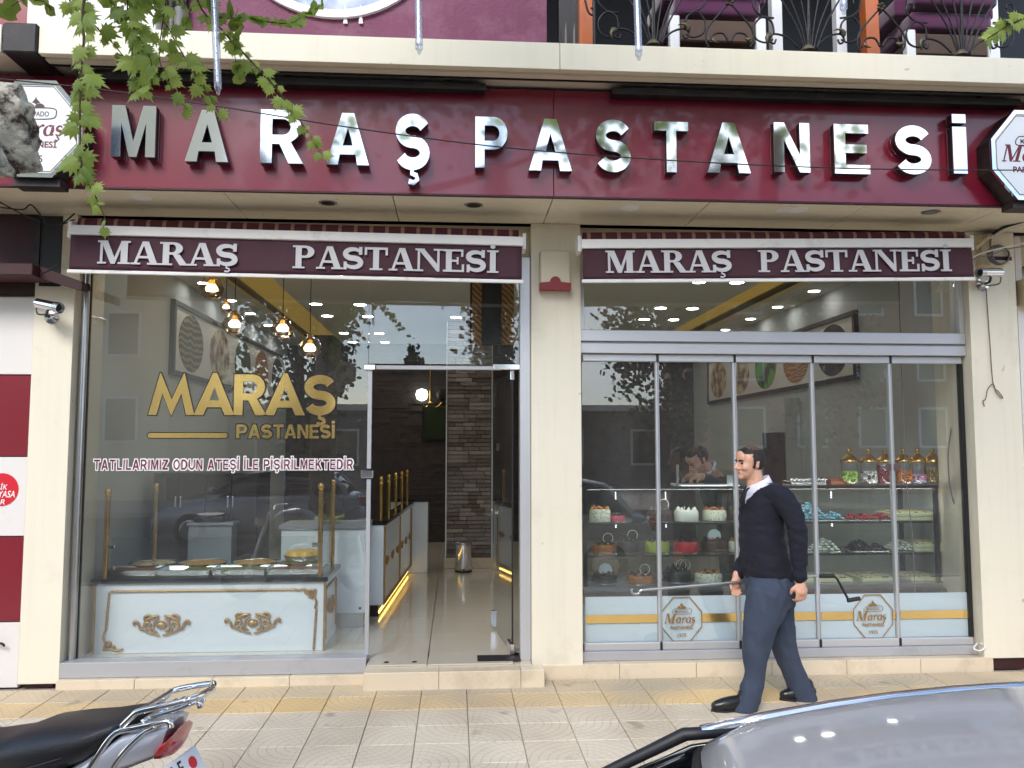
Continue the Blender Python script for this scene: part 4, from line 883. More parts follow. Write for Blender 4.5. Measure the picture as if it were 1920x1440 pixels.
obj('post', cyl(RP(1115, 84), RP(1112, -160), .012, n=8), 'iron', rl); scr([(1095, -10), (1102, 20), (1110, 28), (1114, 22), (1108, 14)])
zt = RP(1500, -170).z; obj('top_rail', box(WX+.02, 6.4, RYv-.02, RYv+.02, zt, zt+.03), 'iron', rl); obj('bottom_rail', box(WX+.02, 6.4, RYv-.01, RYv+.01, 4.244, 4.252), 'iron', rl)
for px, py, y, lab in ((1098, 84, -.55, 'left orange varnished wooden post behind the balcony railing'), (1632, 98, -.55, 'right orange varnished wooden post behind the balcony railing')):
    a = PY(px, py, y); t = thing('wooden_post', lab, 'post', (a.x, y, 4.238), 'balcony posts'); obj('shaft', box(-.048, .048, -.05, .05, 0, 2.96, .006), 'orange_wood', t); obj('base_trim', box(-.056, .056, -.058, .058, 0, .04, .004), 'orange_wood', t)
def chair(px, y, lab, rot, w_=.62):
    p = PY(px, 80, y); t = thing('armchair', lab, 'chair', (p.x, y, 4.238), 'velvet armchairs', rot=(0, 0, rot))
    for sx in (-1, 1):
        for sy in (-1, 1): obj('leg', box(sx*w_/2-.035, sx*w_/2+.035, sy*.24-.03, sy*.24+.03, 0, .44, .006), 'white', t)
    obj('seat_frame', box(-w_/2+.036, w_/2-.036, -.26, .26, .26, .42, .01), 'brown_seat', t); obj('seat_cushion', box(-w_/2, w_/2, -.28, .28, .445, .58, .04, 3), 'purple_velvet', t, smooth=True)
    obj('backrest', box(-w_/2, w_/2, .2, .36, .585, 1.05, .05, 3), 'purple_velvet', t, smooth=True)
    for sx in (-1, 1): obj('armrest', box(sx*w_/2-.07, sx*w_/2+.07, -.28, .199, .581, .72, .03, 3), 'purple_velvet', t, smooth=True)
chair(1325, -.28, 'purple velvet armchair with white legs left of the middle of the balcony', math.pi)
chair(1745, -.2, 'purple velvet armchair with white legs near the right end of the balcony', math.pi)
for px, y, lab in ((1455, -.1, 'white square post behind the middle of the railing'), (1575, .0, 'white square post left of the right wooden post'), (1860, .05, 'wide white post at the right end of the balcony')):
    p = PY(px, 90, y); t = thing('white_post', lab, 'post', (p.x, y, 4.238), 'white terrace posts'); obj('shaft', box(-.04, .04, -.04, .04, 0, 2.96, .004), 'white', t); obj('base', box(-.048, .048, -.048, .048, 0, .03), 'white', t)
p = PY(1185, 80, .1); t = thing('velvet_curtain', 'dark purple velvet curtain behind the railing at the left', 'curtain', (p.x+.12, -.1, 4.24)); b = NB(); pr_ = [(i*.02, .03*math.sin(i*1.1)) for i in range(15)]
A = [b.verts.new((x, y, 0)) for x, y in pr_]; D = [b.verts.new((x, y, 2.4)) for x, y in pr_]
for i in range(14): b.faces.new((A[i], A[i+1], D[i+1], D[i]))
c_ = obj('cloth', b, 'purple_velvet', t, smooth='all'); c_.modifiers.new('thickness', 'SOLIDIFY').thickness = .006
p = PY(1062, 80, -.45); t = thing('folded_screen', 'dark folded screen wrapped in torn sheeting beside the purple wall', 'screen', (p.x, -.45, 4.238)); obj('panel', box(-.06, .1, -.03, .03, 0, 1.6, .004), 'black', t); obj('frame_bar', box(.101, .13, -.035, .035, 0, 1.7), 'dark_metal', t)
for k in range(5): obj('torn_sheet', prism([[(-.05+.03*k, .0), (-.03+.03*k, .02), (-.035+.03*k, .3+.1*(k % 2)), (-.045+.03*k, .34)]], -.036, -.0305), 'cable_grey' if k % 2 else 'dark_metal', t)
# white cabinet and pipes at upper left, behind the leaves
t = thing('wall_cabinet', 'off-white wall cabinet behind the leaves at upper left', 'cabinet'); a, b_ = PY(72, 47, -.6), PY(314, -120, -.6)
obj('carcass', box(a.x, b_.x, -.75, -.56, 4.262, 4.9, .008), 'panel_offwhite', t); obj('base_rail', box(a.x, b_.x, -.74, -.57, 4.244, 4.2615), 'dark_metal', t)  # dark metal strip between the carcass and the slab
for px in (322, 338):
    p = PY(px, 20, -.66); t = thing('downpipe', f'{"thin" if px < 330 else "thick"} grey pipe standing beside the wall cabinet', 'pipe', (p.x, -.66, 4.243), 'upper pipes'); obj('pipe', cyl((0, 0, 0), (0, 0, 2.9), .018 if px < 330 else .036, n=14), 'cable_grey', t, smooth=True); obj('collar', cyl((0, 0, .3), (0, 0, .34), .024 if px < 330 else .042, n=14), 'dark_metal', t)
# ================================================================== inside, left: pastry counter
def ornament(par, M4, s=1.0, name='scroll_ornament'):
    """gilt scroll ornament, about 0.4 m wide, in a local x,z plane carried by M4"""
    b = NB(); T = lambda x, z, y=0: M4 @ Vector((x*s, y*s, z*s))
    def st(pts, r): tube([T(p.x, p.z, p.y) for p in smooth_pts([Vector((a, -.008, c)) for a, c in pts], 4)], [r*s*(.6+.4*math.sin(math.pi*i/(4*(len(pts)-1)))) for i in range(4*(len(pts)-1)+1)], 6, bm=b)
    for k in (-1, 1):
        st([(k*.06, -.06), (k*.1, -.05), (k*.13, -.02), (k*.11, .02), (k*.08, .01), (k*.1, -.01)], .011)
        st([(k*.02, .07), (k*.07, .06), (k*.11, .04), (k*.13, .0)], .012); st([(k*.05, .03), (k*.09, .075), (k*.125, .06), (k*.115, .03), (k*.095, .045)], .01)
        st([(k*.1, -.02), (k*.15, -.03), (k*.17, .01), (k*.19, .03), (k*.205, .02), (k*.2, .0)], .012); st([(k*.01, -.075), (k*.05, -.065), (k*.08, -.035), (k*.06, .0)], .01)
        st([(k*.03, -.05), (k*.06, -.03), (k*.05, .03), (k*.02, .05)], .009)
    c = [b.verts.new(T(.04*math.cos(R(a)), .03*math.sin(R(a)), -.012)) for a in range(0, 360, 30)]; d = [b.verts.new(T(.022*math.cos(R(a)), .016*math.sin(R(a)), -.026)) for a in range(0, 360, 30)]; e = [b.verts.new(T(.042*math.cos(R(a)), .032*math.sin(R(a)), 0)) for a in range(0, 360, 30)]
    for i in range(12):
        b.faces.new((e[i], e[(i+1) % 12], c[(i+1) % 12], c[i])); b.faces.new((c[i], c[(i+1) % 12], d[(i+1) % 12], d[i]))
    b.faces.new(d)
    return obj(name, b, 'gold_paint', par, smooth='all')
def rope(par, a, b_, r=.011):
    a, b_ = Vector(a), Vector(b_); n = max(2, int((b_-a).length/.03)); bm = NB()
    bm_ = tube([a.lerp(b_, i/(2*n)) for i in range(2*n+1)], [r*(1 if i % 2 else .72) for i in range(2*n+1)], 6, bm)
    return obj('rope_moulding', bm, 'gold_paint', par, smooth='all')
def brass_post(par, x, y, z0, z1, r=.019):
    p = obj('brass_post', cyl((x, y, z0), (x, y, z1-.05), r, n=14), 'gold', par, smooth=True)
    obj('finial', lathe([(r*1.25, z1-.055), (r*1.25, z1-.045), (r*.7, z1-.04), (r*.8, z1-.034), (r*1.25, z1-.018), (r*1.35, z1-.004), (r*1.1, z1+.012), (.001, z1+.022)], 14, (x, y, 0)), 'gold', p, smooth=True)
CT = .645; x0, x1, yF = -2.66, -.985, .4
pc = thing('pastry_counter', 'white panelled pastry counter with gilt scrolls and black top in the left window', 'counter', (0, 0, 0))
obj('body', box(x0, x1, yF, 1.05, FLZ+.001, CT, .004), 'panel_white', pc); obj('counter_top', box(x0-.03, x1+.03, yF-.03, 1.08, CT+.0005, CT+.035, .005), 'granite_black', pc)
obj('corner_strip', box(x1-.002, x1+.014, yF-.012, yF+.01, FLZ+.001, CT), 'gold_paint', pc); obj('corner_strip', box(x0-.012, x0+.004, yF-.012, yF+.01, FLZ+.001, CT), 'gold_paint', pc)
yf = yF-.006
rope(pc, (x0+.11, yf, CT-.06), (x1-.2, yf, CT-.06)); rope(pc, (x0+.1, yf, CT-.065), (x0+.085, yf, FLZ+.17)); rope(pc, (x1-.07, yf, FLZ+.01), (x1-.055, yf, CT-.2))
for (cx, cz, sx, sz) in ((x1-.06, CT-.06, -1, -1), (x0+.075, FLZ+.03, 1, 1)):
    b = NB()
    for pts in ([(0, 0), (.05, .01), (.09, -.004), (.14, .006)], [(0, 0), (.01, .05), (-.004, .09), (.006, .14)], [(.02, .02), (.05, .05), (.03, .06), (.025, .04)], [(.03, .0), (.06, .03), (.08, .02), (.065, .01)]): tube([(cx+sx*p.x, yf-.004, cz+sz*p.z) for p in smooth_pts([Vector((a, 0, c)) for a, c in pts], 4)], .009, 6, bm=b)
    obj('corner_ornament', b, 'gold_paint', pc, smooth='all')
for px, py in ((303, 1172), (474, 1168)):
    p = PY(px, py, yf); ornament(pc, Matrix.Translation((p.x, yf, p.z)), .98)
MS = Matrix.Translation((x1+.006, .72, .41)) @ Matrix.Rotation(R(90), 4, 'Z'); ornament(pc, MS, .8)
rope(pc, (x1+.004, .47, .58), (x1+.004, 1.0, .58)); rope(pc, (x1+.004, .47, .58), (x1+.004, .47, .2)); rope(pc, (x1+.004, 1.0, .58), (x1+.004, 1.0, .2))
T0 = CT+.0355
brass_post(pc, x0+.05, .43, T0, 1.33); brass_post(pc, x1-.04, .43, T0, 1.36); brass_post(pc, x0+.2, 1.02, T0, 1.34, .016); brass_post(pc, x1-.03, 1.02, T0, 1.37, .016)
obj('guard_glass', box(x0+.09, x1-.08, .425, .433, T0+.03, .98), 'glass_case', pc); obj('guard_glass', box(x1-.044, x1-.036, .47, .99, T0+.03, 1.3), 'glass_case', pc)
for xx in (x0+.068, x1-.1):
    for zz in (T0+.06, .9): obj('glass_clip', box(xx, xx+.05, .415, .443, zz, zz+.03, .004), 'chrome_worn', pc)
# trays of pastry
mat('pastry_red', C(150, 76, 44), .5, var=.3, scale=30, bump=.4, bscale=60); mat('pastry_green', C(132, 128, 50), .5, var=.3, scale=40, bump=.5, bscale=60); mat('pastry_gold', C(196, 146, 62), .5, var=.3, scale=30, bump=.4, bscale=50)
two_tone('pastry_check', C(70, 74, 34), C(214, 196, 150), 'voronoi', 26, .6, (.28, .4)); mat('pastry_yellow', C(226, 178, 62), .4, var=.15, scale=10); mat('tray_metal', (.72, .73, .73, 1), .25, 1, var=.06, scale=10)
for i, (px, m, lab) in enumerate(((250, 'pastry_red', 'leftmost rectangular metal tray of red-brown pastry on the counter'), (350, 'pastry_green', 'half-empty rectangular metal tray with green pastry, second from left'), (452, 'pastry_green', 'full rectangular metal tray of green pistachio pastry, third from left'), (553, 'pastry_red', 'rectangular metal tray of orange-brown pastry nearest the right brass post'))):
    p = PY(px, 1078, .6); t = thing('pastry_tray', lab, 'tray', (p.x, .63, T0), 'rectangular pastry trays'); w_, d_, h_ = .2, .125, .045
    b = NB(); ro = [[b.verts.new((sx*(w_+k), sy*(d_+k), z)) for sx, sy in ((-1, -1), (1, -1), (1, 1), (-1, 1))] for k, z in ((-.012, 0), (0, h_), (.014, h_+.001), (0, h_-.003), (-.014, .004))]
    for A, D in zip(ro, ro[1:]):
        for k in range(4): b.faces.new((A[k], A[(k+1) % 4], D[(k+1) % 4], D[k]))
    b.faces.new(ro[0]); b.faces.new(ro[-1]); obj('pan', b, 'tray_metal', t)
    fw_ = .186 if i != 1 else .12; obj('pastry', box(-.186 if i != 1 else -.03, .186, -.112, .112, .005, .034, .006), m, t)
    for k in range(1, 6): obj('cut_line', box(-.186+k*.062-.001, -.186+k*.062+.001, -.112, .112, .0342, .0352), 'wood_dark', t) if i != 1 else None
for px, m, lab in ((287, 'pastry_check', 'round metal tray of cream-topped green pastries behind the front row'), (381, 'pastry_gold', 'round metal tray of golden pastry, second from left in back row'), (479, 'pastry_gold', 'round metal tray of browned pastry, third from left in back row'), (563, 'pastry_green', 'round metal tray of green pastry under the raised pan')):
    p = PY(px, 1052, .9); t = thing('round_tray', lab, 'tray', (p.x, .915, T0), 'round pastry trays')
    obj('pan', lathe([(.12, 0), (.165, .012), (.19, .05), (.196, .05), (.186, .046), (.16, .016), (.001, .016)], 32), 'tray_metal', t, smooth=True); obj('pastry', lathe([(.001, .052), (.12, .05), (.168, .044), (.17, .018)], 28), m, t, smooth=True)
p = PY(567, 1030, .9); t = thing('pastry_pan', 'raised round pan heaped with yellow pastry beside the right brass post', 'pan', (p.x, .91, T0+.0525))
obj('pan', lathe([(.1, .0), (.13, .005), (.15, .05), (.154, .05), (.13, .012), (.001, .012)], 28), 'tray_metal', t, smooth=True)
for k in range(6): a = k*1.047; obj('bun', lathe([(.06, 0), (.066, .02), (.05, .05), (.001, .062)], 14, (.075*math.cos(a), .075*math.sin(a), .03)), 'pastry_yellow', t, smooth=True)
# cupboards and boxes behind the counter
t = thing('dark_cupboard', 'tall dark wooden cupboard with chrome handles behind the pastry counter', 'cupboard', (-2.64, 1.45, FLZ))
obj('carcass', box(0, .9, .02, .5, 0, 1.3, .004), 'wood_dark', t)
for k in range(4):
    d_ = obj('door', box(.004+k*.224, .22+k*.224, 0, .0195, .06, 1.27, .003), 'wood_dark', t); hx = (.2 if k % 2 == 0 else .02)+k*.224; obj('handle', box(hx-.008, hx+.008, -.022, -.0005, 1.0, 1.1, .006, 2), 'chrome_worn', d_)
t = thing('grey_cabinet', 'low grey box cabinet with a cable behind the pastry trays', 'cabinet', (PY(353, 1000, 1.25).x, 1.25, FLZ)); obj('body', box(0, .36, 0, .19, 0, .86), 'grey_box', t); obj('top', box(-.01, .38, -.02, .19, .861, .885, .003), 'grey_box', t); obj('cable', tube(smooth_pts([(.0, -.01, .86), (-.01, -.015, .6), (.02, -.01, .4), (0, -.01, 0.01)], 5), .005, 6), 'cable_black', t)
t = thing('scale', 'small black kitchen scale with a white plate on the grey cabinet', 'scale', (PY(395, 960, 1.33).x, 1.34, FLZ+.8855)); obj('base', box(-.13, .13, -.07, .07, 0, .05, .01, 2), 'black', t); obj('plate', lathe([(.001, .055), (.09, .055), (.11, .066), (.112, .07), (.08, .062), (.001, .06)], 20), 'white', t, smooth=True)
xa, xb = PY(523, 1000, 1.15).x, PY(686, 1000, 1.15).x
t = thing('white_cabinet', 'white cabinet with grey worktop between the pastry counter and the doorway', 'cabinet', (0, 0, 0)); obj('body', box(xa+.02, xb, 1.15, 1.6, FLZ+.13, .96, .003), 'panel_white', t); obj('worktop', box(xa, xb+.01, 1.13, 1.62, .961, 1.0, .003), 'grey_box', t); obj('toe_kick', box(xa+.05, xb-.02, 1.2, 1.58, FLZ+.001, FLZ+.129), 'steel', t); obj('side_pipe', lathe([(.012, 0), (.012, .003)], 10, (xb-.04, 1.149, FLZ+.17), axis='Y'), 'black', t)
t = thing('cleaning_cloth', 'crumpled green and red cloth on the white cabinet', 'cloth', (xa+.28, 1.3, 1.0005)); b = NB(); g = [[b.verts.new((i*.03, j*.03-.06, .03+.04*noise.noise(Vector((i*.6, j*.7, 1)))+.02*math.sin(i))) for j in range(6)] for i in range(9)]
for i in range(8):
    for j in range(5): b.faces.new((g[i][j], g[i+1][j], g[i+1][j+1], g[i][j+1]))
two_tone('cloth_print', C(150, 60, 50), C(150, 170, 70), 'noise', 12); c_ = obj('fabric', b, 'cloth_print', t, smooth='all'); c_.modifiers.new('thickness', 'SOLIDIFY').thickness = .02
# long counter down the aisle
dirv = Vector((.046, 1, 0)).normalized(); lc = thing('aisle_counter', 'long glossy counter with gilt ornaments and glowing base along the aisle', 'counter', (-.648, 1.64, FLZ), rot=(0, 0, math.atan2(dirv.y, dirv.x)-math.pi/2))
LL = 2.55; obj('body', box(-.5, 0, 0, LL, .1, .82, .004), 'panel_white', lc); obj('counter_top', box(-.53, .03, -.02, LL+.02, .8205, .86, .004), 'granite_black', lc); obj('toe_kick', box(-.46, -.04, 0, LL, .001, .0995), 'wood_dark', lc); obj('base_moulding', box(.001, .014, 0, LL, .1, .125), 'gold_paint', lc)
obj('led_strip', box(-.039, -.03, 0, LL, .03, .05), 'led_gold', lc)
for k in range(6): ornament(lc, Matrix.Translation((.002, .25+.42*k, .47)) @ Matrix.Rotation(R(90), 4, 'Z'), .5)
for y in (.04, 1.3, 2.5): rope(lc, (.006, y, .13), (.006, y, .8), .012)
for k in range(5): brass_post(lc, -.04, .1+.58*k, .8605, 1.24, .015)
obj('guard_glass', box(-.044, -.036, .12, LL-.1, .88, 1.18), 'glass_case', lc)
xc, yc = PZ(752, 1070, FLZ).x, 4.28
t = thing('end_cabinet', 'white end cabinet with a black ventilation grille by the stone column', 'cabinet', (xc, yc, FLZ)); obj('body', box(-.02, .33, 0, .4, 0, .86, .004), 'panel_white', t); obj('top', box(-.03, .36, -.02, .42, .8605, .89), 'granite_black', t)
for k in range(9): obj('grille_slat', box(0, .12, -.006, -.0005, .06+.03*k, .075+.03*k), 'black', t)
p = PZ(869, 1072, FLZ); t = thing('pedal_bin', 'small chrome pedal bin standing before the stone column', 'bin', (p.x, p.y, FLZ))
obj('bucket', lathe([(.095, 0), (.1, .01), (.1, .33)], 24), 'chrome_worn', t, smooth=True); obj('lid', lathe([(.102, .3305), (.1, .36), (.07, .378), (.001, .382)], 24), 'steel', t, smooth=True); obj('base_ring', lathe([(.105, 0), (.105, .025), (.1005, .026)], 24), 'black', t); obj('pedal', box(-.03, .03, -.14, -.1, .01, .025, .004), 'black', t)
# lamp with glowing globe in the dark back room
p = PY(806, 740, 7.45); t = thing('wall_lamp', 'branched lamp with one glowing globe on the dark back wall', 'lamp', (p.x, 7.45, p.z))
obj('stem', cyl((0, .1, -.1), (0, .1, .5), .012), 'gold', t); 
for k, (dx, m) in enumerate(((-.13, 'globe_on'), (.2, 'dark_metal'), (.45, 'dark_metal'))):
    obj('arm', tube(smooth_pts([(0, .1, -.1), (dx*.5, .05, -.2), (dx, 0, -.12)], 5), .01, 6), 'gold', t); obj('globe', lathe([(.03, -.1), (.08, -.07), (.1, 0), (.08, .07), (.001, .1)], 18, (dx, 0, 0)), m, t, smooth=True)
p = PY(818, 790, 7.5); t = thing('framed_picture', 'small dark framed picture under the lamp on the back wall', 'picture', (p.x, 7.53, p.z)); obj('frame', box(-.22, .22, -.02, .02, -.3, .3, .01), 'wood_dark', t); obj('print', box(-.17, .17, -.024, -.0205, -.25, .25), 'leaf_far', t)
# pendant lamps
for px, py, lab in ((397, 540, 'topmost amber glass pendant lamp under the left awning'), (424, 575, 'small amber glass pendant lamp below the topmost one'), (440, 607, 'amber glass pendant lamp above the gold letter A'), (530, 615, 'amber glass pendant lamp in the middle of the row'), (581, 652, 'lowest and rightmost amber glass pendant lamp')):
    p = PY(px, py, 1.5+(.25 if px == 424 else 0)); t = thing('pendant_lamp', lab, 'lamp', tuple(p), 'amber pendant lamps'); r = .108 if px != 424 else .06
    obj('globe', lathe([(r*.28, r*.96), (r*.7, r*.72), (r, 0), (r*.8, -r*.6), (r*.55, -r*.84), (r*.2, -r*.95), (.001, -r*.97)], 24), 'glass_amber', t, smooth=True)
    obj('socket', cyl((0, 0, r*.3), (0, 0, r*1.1), r*.26, n=14), 'gold', t, smooth=True); obj('bulb', lathe([(.001, -r*.3), (r*.45, -r*.25), (r*.5, 0), (r*.3, r*.28)], 16), 'bulb_on', t, smooth=True)
    obj('cord', cyl((0, 0, r*1.1), (0, 0, 3.5-p.z if p.y > 1.31 else 3.198-p.z), .004, n=6), 'cable_black', t)
# lit food pictures high on the side walls
def food_panel(name, lab, X, ya, yb, za, zb, plates, sgn):
    t = thing(name, lab, 'picture', (X, 0, 0), 'framed food pictures')
    obj('backing', box(min(0, sgn*.03), max(0, sgn*.03), ya, yb, za, zb), 'panel_offwhite', t)
    for y0_, y1_, z0_, z1_ in ((ya-.05, yb+.05, zb+.0005, zb+.05), (ya-.05, yb+.05, za-.05, za-.0005), (ya-.05, ya-.0005, za, zb), (yb+.0005, yb+.05, za, zb)):
        obj('frame_bar', box(min(0, sgn*.05), max(0, sgn*.05), y0_, y1_, z0_, z1_, .003), 'gold_paint' if False else 'wood_dark', t)
    n = len(plates); st_ = (yb-ya)/n
    for i, m in enumerate(plates):
        yc_ = ya+st_*(i+.5); zc = (za+zb)/2; pts = arc(yc_, zc, st_*.38, (zb-za)*.46, 0, 348, 30)
        obj('plate_print', prism([pts], 0, .004, xf=lambda x, y, z: (sgn*(.0305+y), x, z)), m, t)
two_tone('food_dark', C(38, 42, 22), C(150, 126, 54), 'wave', 5, .5, (.35, .8), 'Z', dist=6); two_tone('food_green', C(28, 44, 26), C(92, 116, 56), 'wave', 6, .5, (.3, .8), 'Y', dist=8); two_tone('food_orange', C(140, 82, 40), C(196, 140, 70), 'wave', 7, .5, (.3, .8), 'Z', dist=9)
two_tone('food_mixed', C(120, 60, 40), C(206, 196, 150), 'noise', 7, .5, (.4, .6)); two_tone('food_lime', C(36, 50, 24), C(104, 160, 50), 'noise', 4, .5, (.45, .55)); two_tone('food_black', C(24, 22, 24), C(70, 64, 60), 'noise', 12, .5, (.4, .7))
food_panel('food_picture', 'long framed pastry picture on the left inner wall behind the gold letters', LX+.001, 2.08, 7.25, 2.4, 3.03, ('food_dark', 'food_mixed', 'food_green', 'food_orange', 'food_black'), 1)
food_panel('food_picture', 'long framed cake picture on the right inner wall above the folding window', RX-.001, 1.9, 6.65, 2.38, 2.97, ('food_black', 'food_orange', 'food_lime', 'food_mixed', 'food_mixed'), -1)
# tall dark menu picture hung near the door top
a = PY(905, 535, .9); b__ = PY(940, 645, .9); t = thing('hanging_screen', 'tall black screen hung above the doorway next to the patterned panel', 'screen', (0, 0, 0)); obj('screen', box(a.x, b__.x, .9, .94, b__.z, 3.19, .004), 'black', t); obj('bezel', box(a.x-.006, b__.x+.006, .941, .955, b__.z-.006, 3.19), 'dark_metal', t)
two_tone('lattice', C(214, 176, 104), C(176, 96, 40), 'wave', 12, .6, (.5, .6), 'DIAGONAL', dist=2); a, b__ = PY(885, 645, 1.0), PY(908, 545, 1.0)
t = thing('patterned_panel', 'tapering orange lattice patterned panel behind the black screen', 'panel', (0, 0, 0)); obj('face', prism([[(a.x, a.z), (a.x+.36, a.z), (a.x+.36, 3.19), (b__.x-.1, 3.19)]], 1.0, 1.03), 'lattice', t); obj('edge', prism([[(a.x-.02, a.z), (a.x-.001, a.z), (b__.x-.101, 3.19), (b__.x-.12, 3.19)]], 1.0, 1.03), 'maroon_dark', t)

# ================================================================== inside, right: cake cases
SHZ = (.575, .81, 1.06); TOPZ = 1.335
def cake_case(xa, xb, lab):
    t = thing('cake_display_case', lab, 'display case', (0, 0, 0), 'glass cake cases'); y0_, y1_ = .42, .98
    obj('base_cabinet', box(xa, xb, y0_+.08, y1_, FLZ+.001, .5), 'panel_white', t); obj('marble_band', box(xa, xb, y0_+.06, y0_+.0795, .43, .5), 'plinth', t); obj('ledge', box(xa-.01, xb+.01, y0_-.06, y1_, .5005, .545, .004), 'dark_metal', t); obj('deck', box(xa, xb, y0_, y1_, .5455, SHZ[0]), 'steel', t)
    for x in (xa, xb-.03): obj('frame_post', box(x, x+.03, y0_, y0_+.03, SHZ[0]+.0005, TOPZ-.0005), 'dark_metal', t); obj('frame_post', box(x, x+.03, y1_-.03, y1_, SHZ[0]+.0005, TOPZ-.0005), 'dark_metal', t)
    obj('front_glass', box(xa+.031, xb-.031, y0_+.008, y0_+.014, SHZ[0]+.001, TOPZ-.001), 'glass_case', t); obj('back_panel', box(xa+.031, xb-.031, y1_-.02, y1_-.014, SHZ[0]+.001, TOPZ-.001), 'glass_case', t)
    for z in SHZ[1:]: s_ = obj('shelf', box(xa+.031, xb-.031, y0_+.05, y1_-.025, z-.01, z), 'glass_case', t); obj('shelf_lip', box(xa+.031, xb-.031, y0_+.042, y0_+.0495, z-.014, z+.001), 'dark_metal', t)
    obj('top_glass', box(xa, xb, y0_, y1_, TOPZ, TOPZ+.012), 'glass_case', t); obj('top_trim', box(xa, xb, y0_-.006, y0_-.0005, TOPZ-.01, TOPZ+.015), 'dark_metal', t)
    for x in (xa+.35, (xa+xb)/2+.1):
        for z in (.74, .98, 1.22):
            for k in range(4): obj('led_dot', box(x+.006, x+.012, y1_-.032, y1_-.021, z+k*.016, z+k*.016+.005), 'dot_on', t)
    obj('led_bar', box(xa+.04, xb-.04, y0_+.03, y0_+.045, TOPZ-.012, TOPZ-.002), 'case_led', t)
    return t
mat('case_led', (1, 1, 1, 1), .5, emit=(1, .97, .9, 1), es=10)
cake_case(1.0, 2.36, 'left glass cake case full of decorated cakes behind the folding window'); cake_case(2.385, 3.88, 'right glass case of sweets and boxes with candy jars on top')
for n_, c_ in (('cake_white', C(226, 226, 216)), ('cake_choc', C(62, 36, 26)), ('cake_caramel', C(176, 110, 58)), ('cake_lime', C(170, 180, 50)), ('cake_red', C(190, 26, 36)), ('cake_pink', C(206, 70, 100)), ('cake_dark', C(36, 24, 22)), ('fruit', C(206, 130, 50))): mat(n_, c_, .45, var=.12, scale=20, bump=.3, bscale=40)
two_tone('cake_speckle', C(70, 56, 36), C(228, 226, 208), 'voronoi', 55, .6, (.2, .3))
def cake(px, sh, r, h, m, deco, lab):
    p = PY(px, 980, .62+.03*(px % 3)); z = SHZ[sh]; t = thing('cake', lab, 'cake', (p.x, .62+.03*(px % 3), z+.0005), 'cakes in the glass case'); 
    obj('board', lathe([(.001, 0), (r*1.22, 0), (r*1.24, .004), (.001, .004)], 28), 'tray_metal', t)
    obj('cake_body', lathe([(r*.98, .0045), (r, .02), (r, h-.02), (r*.93, h-.004), (r*.8, h), (.001, h+.002)], 28), m, t, smooth=True)
    cr_ = {'cake_white': 'cake_white', 'cake_speckle': 'cake_caramel'}.get(m, 'cake_dark')
    for k in range(8): a = k*.785; obj('cream_dot', lathe([(.016, 0), (.014, .012), (.001, .026)], 8, (r*.72*math.cos(a), r*.72*math.sin(a), h)), cr_, t, smooth=True)
    if 'r' in deco:
        for k in range(2 if 'R' in deco else 1): obj('sugar_ring', tube([(.03+.035*k+.04*math.cos(R(u)), -.02, h+.045+.04*math.sin(R(u))) for u in range(0, 360, 20)], .003, 6, closed=True), 'white', t)
    if 'd' in deco: obj('sugar_disc', prism([arc(.01, h+.035, .055, .055, -30, 210, 20)], -.01, -.006), 'panel_frost', t)
    if 'f' in deco:
        for k in range(7): obj('fruit', lathe([(.014, 0), (.018, .012), (.001, .026)], 8, (.035*math.cos(k*2.1), .03*math.sin(k*2.1)-.02, h+.001*k)), 'fruit' if k % 2 else 'cake_choc', t, smooth=True)
    if 's' in deco:
        for k in range(10): a = k*.7; obj('chocolate_shard', prism([[(0, 0), (.02, .0), (.014, .05+.01*(k % 3))]], 0, .003, xf=lambda x, y, z, a=a: (.05*math.cos(a)+x, .05*math.sin(a)+y, h+z)), 'cake_dark', t)
for a in ((1125, 2, .085, .1, 'cake_speckle', 'f', 'white speckled cake with fruit at the left end of the top shelf'), (1158, 2, .06, .05, 'cake_pink', '', 'small pink glazed cake on the top shelf'), (1237, 2, .1, .09, 'cake_choc', 'rs', 'chocolate cake with white sugar ring on the top shelf'), (1287, 2, .098, .09, 'cake_white', 's', 'plain white cream cake on the top shelf'), (1340, 2, .096, .085, 'cake_speckle', 'f', 'white cake with brown specks on the top shelf'), (1384, 2, .08, .09, 'cake_choc', 'f', 'brown nut cake at the right end of the top shelf'),
          (1132, 1, .095, .07, 'cake_caramel', 'r', 'caramel cake with sugar ring at the left end of the middle shelf'), (1178, 1, .095, .09, 'cake_dark', 'rs', 'dark chocolate cake with ring and shards on the middle shelf'), (1232, 1, .098, .085, 'cake_lime', 's', 'lime green cake on the middle shelf'), (1285, 1, .1, .085, 'cake_red', 's', 'bright red cake on the middle shelf'), (1336, 1, .1, .09, 'cake_choc', 'df', 'chocolate cake with white sugar disc on the middle shelf'), (1384, 1, .08, .085, 'cake_speckle', 'f', 'speckled cake at the right end of the middle shelf'),
          (1132, 0, .1, .06, 'cake_dark', 'df', 'dark cake with white disc and fruit at the left of the bottom shelf'), (1200, 0, .11, .06, 'cake_caramel', 'r', 'flat caramel cake with ring on the bottom shelf'), (1268, 0, .11, .085, 'cake_dark', 'rRs', 'dark chocolate cake with two sugar rings on the bottom shelf'), (1326, 0, .11, .07, 'cake_speckle', 'f', 'broad white speckled cake on the bottom shelf')): cake(*a)
def blob(b, c, s, rot=0):
    bmesh.ops.create_icosphere(b, subdivisions=1, radius=1, matrix=Matrix.Translation(c) @ Matrix.Rotation(rot, 4, 'Z') @ Matrix.Rotation(rot*1.7, 4, 'X') @ Matrix.Diagonal((*s, 1)))
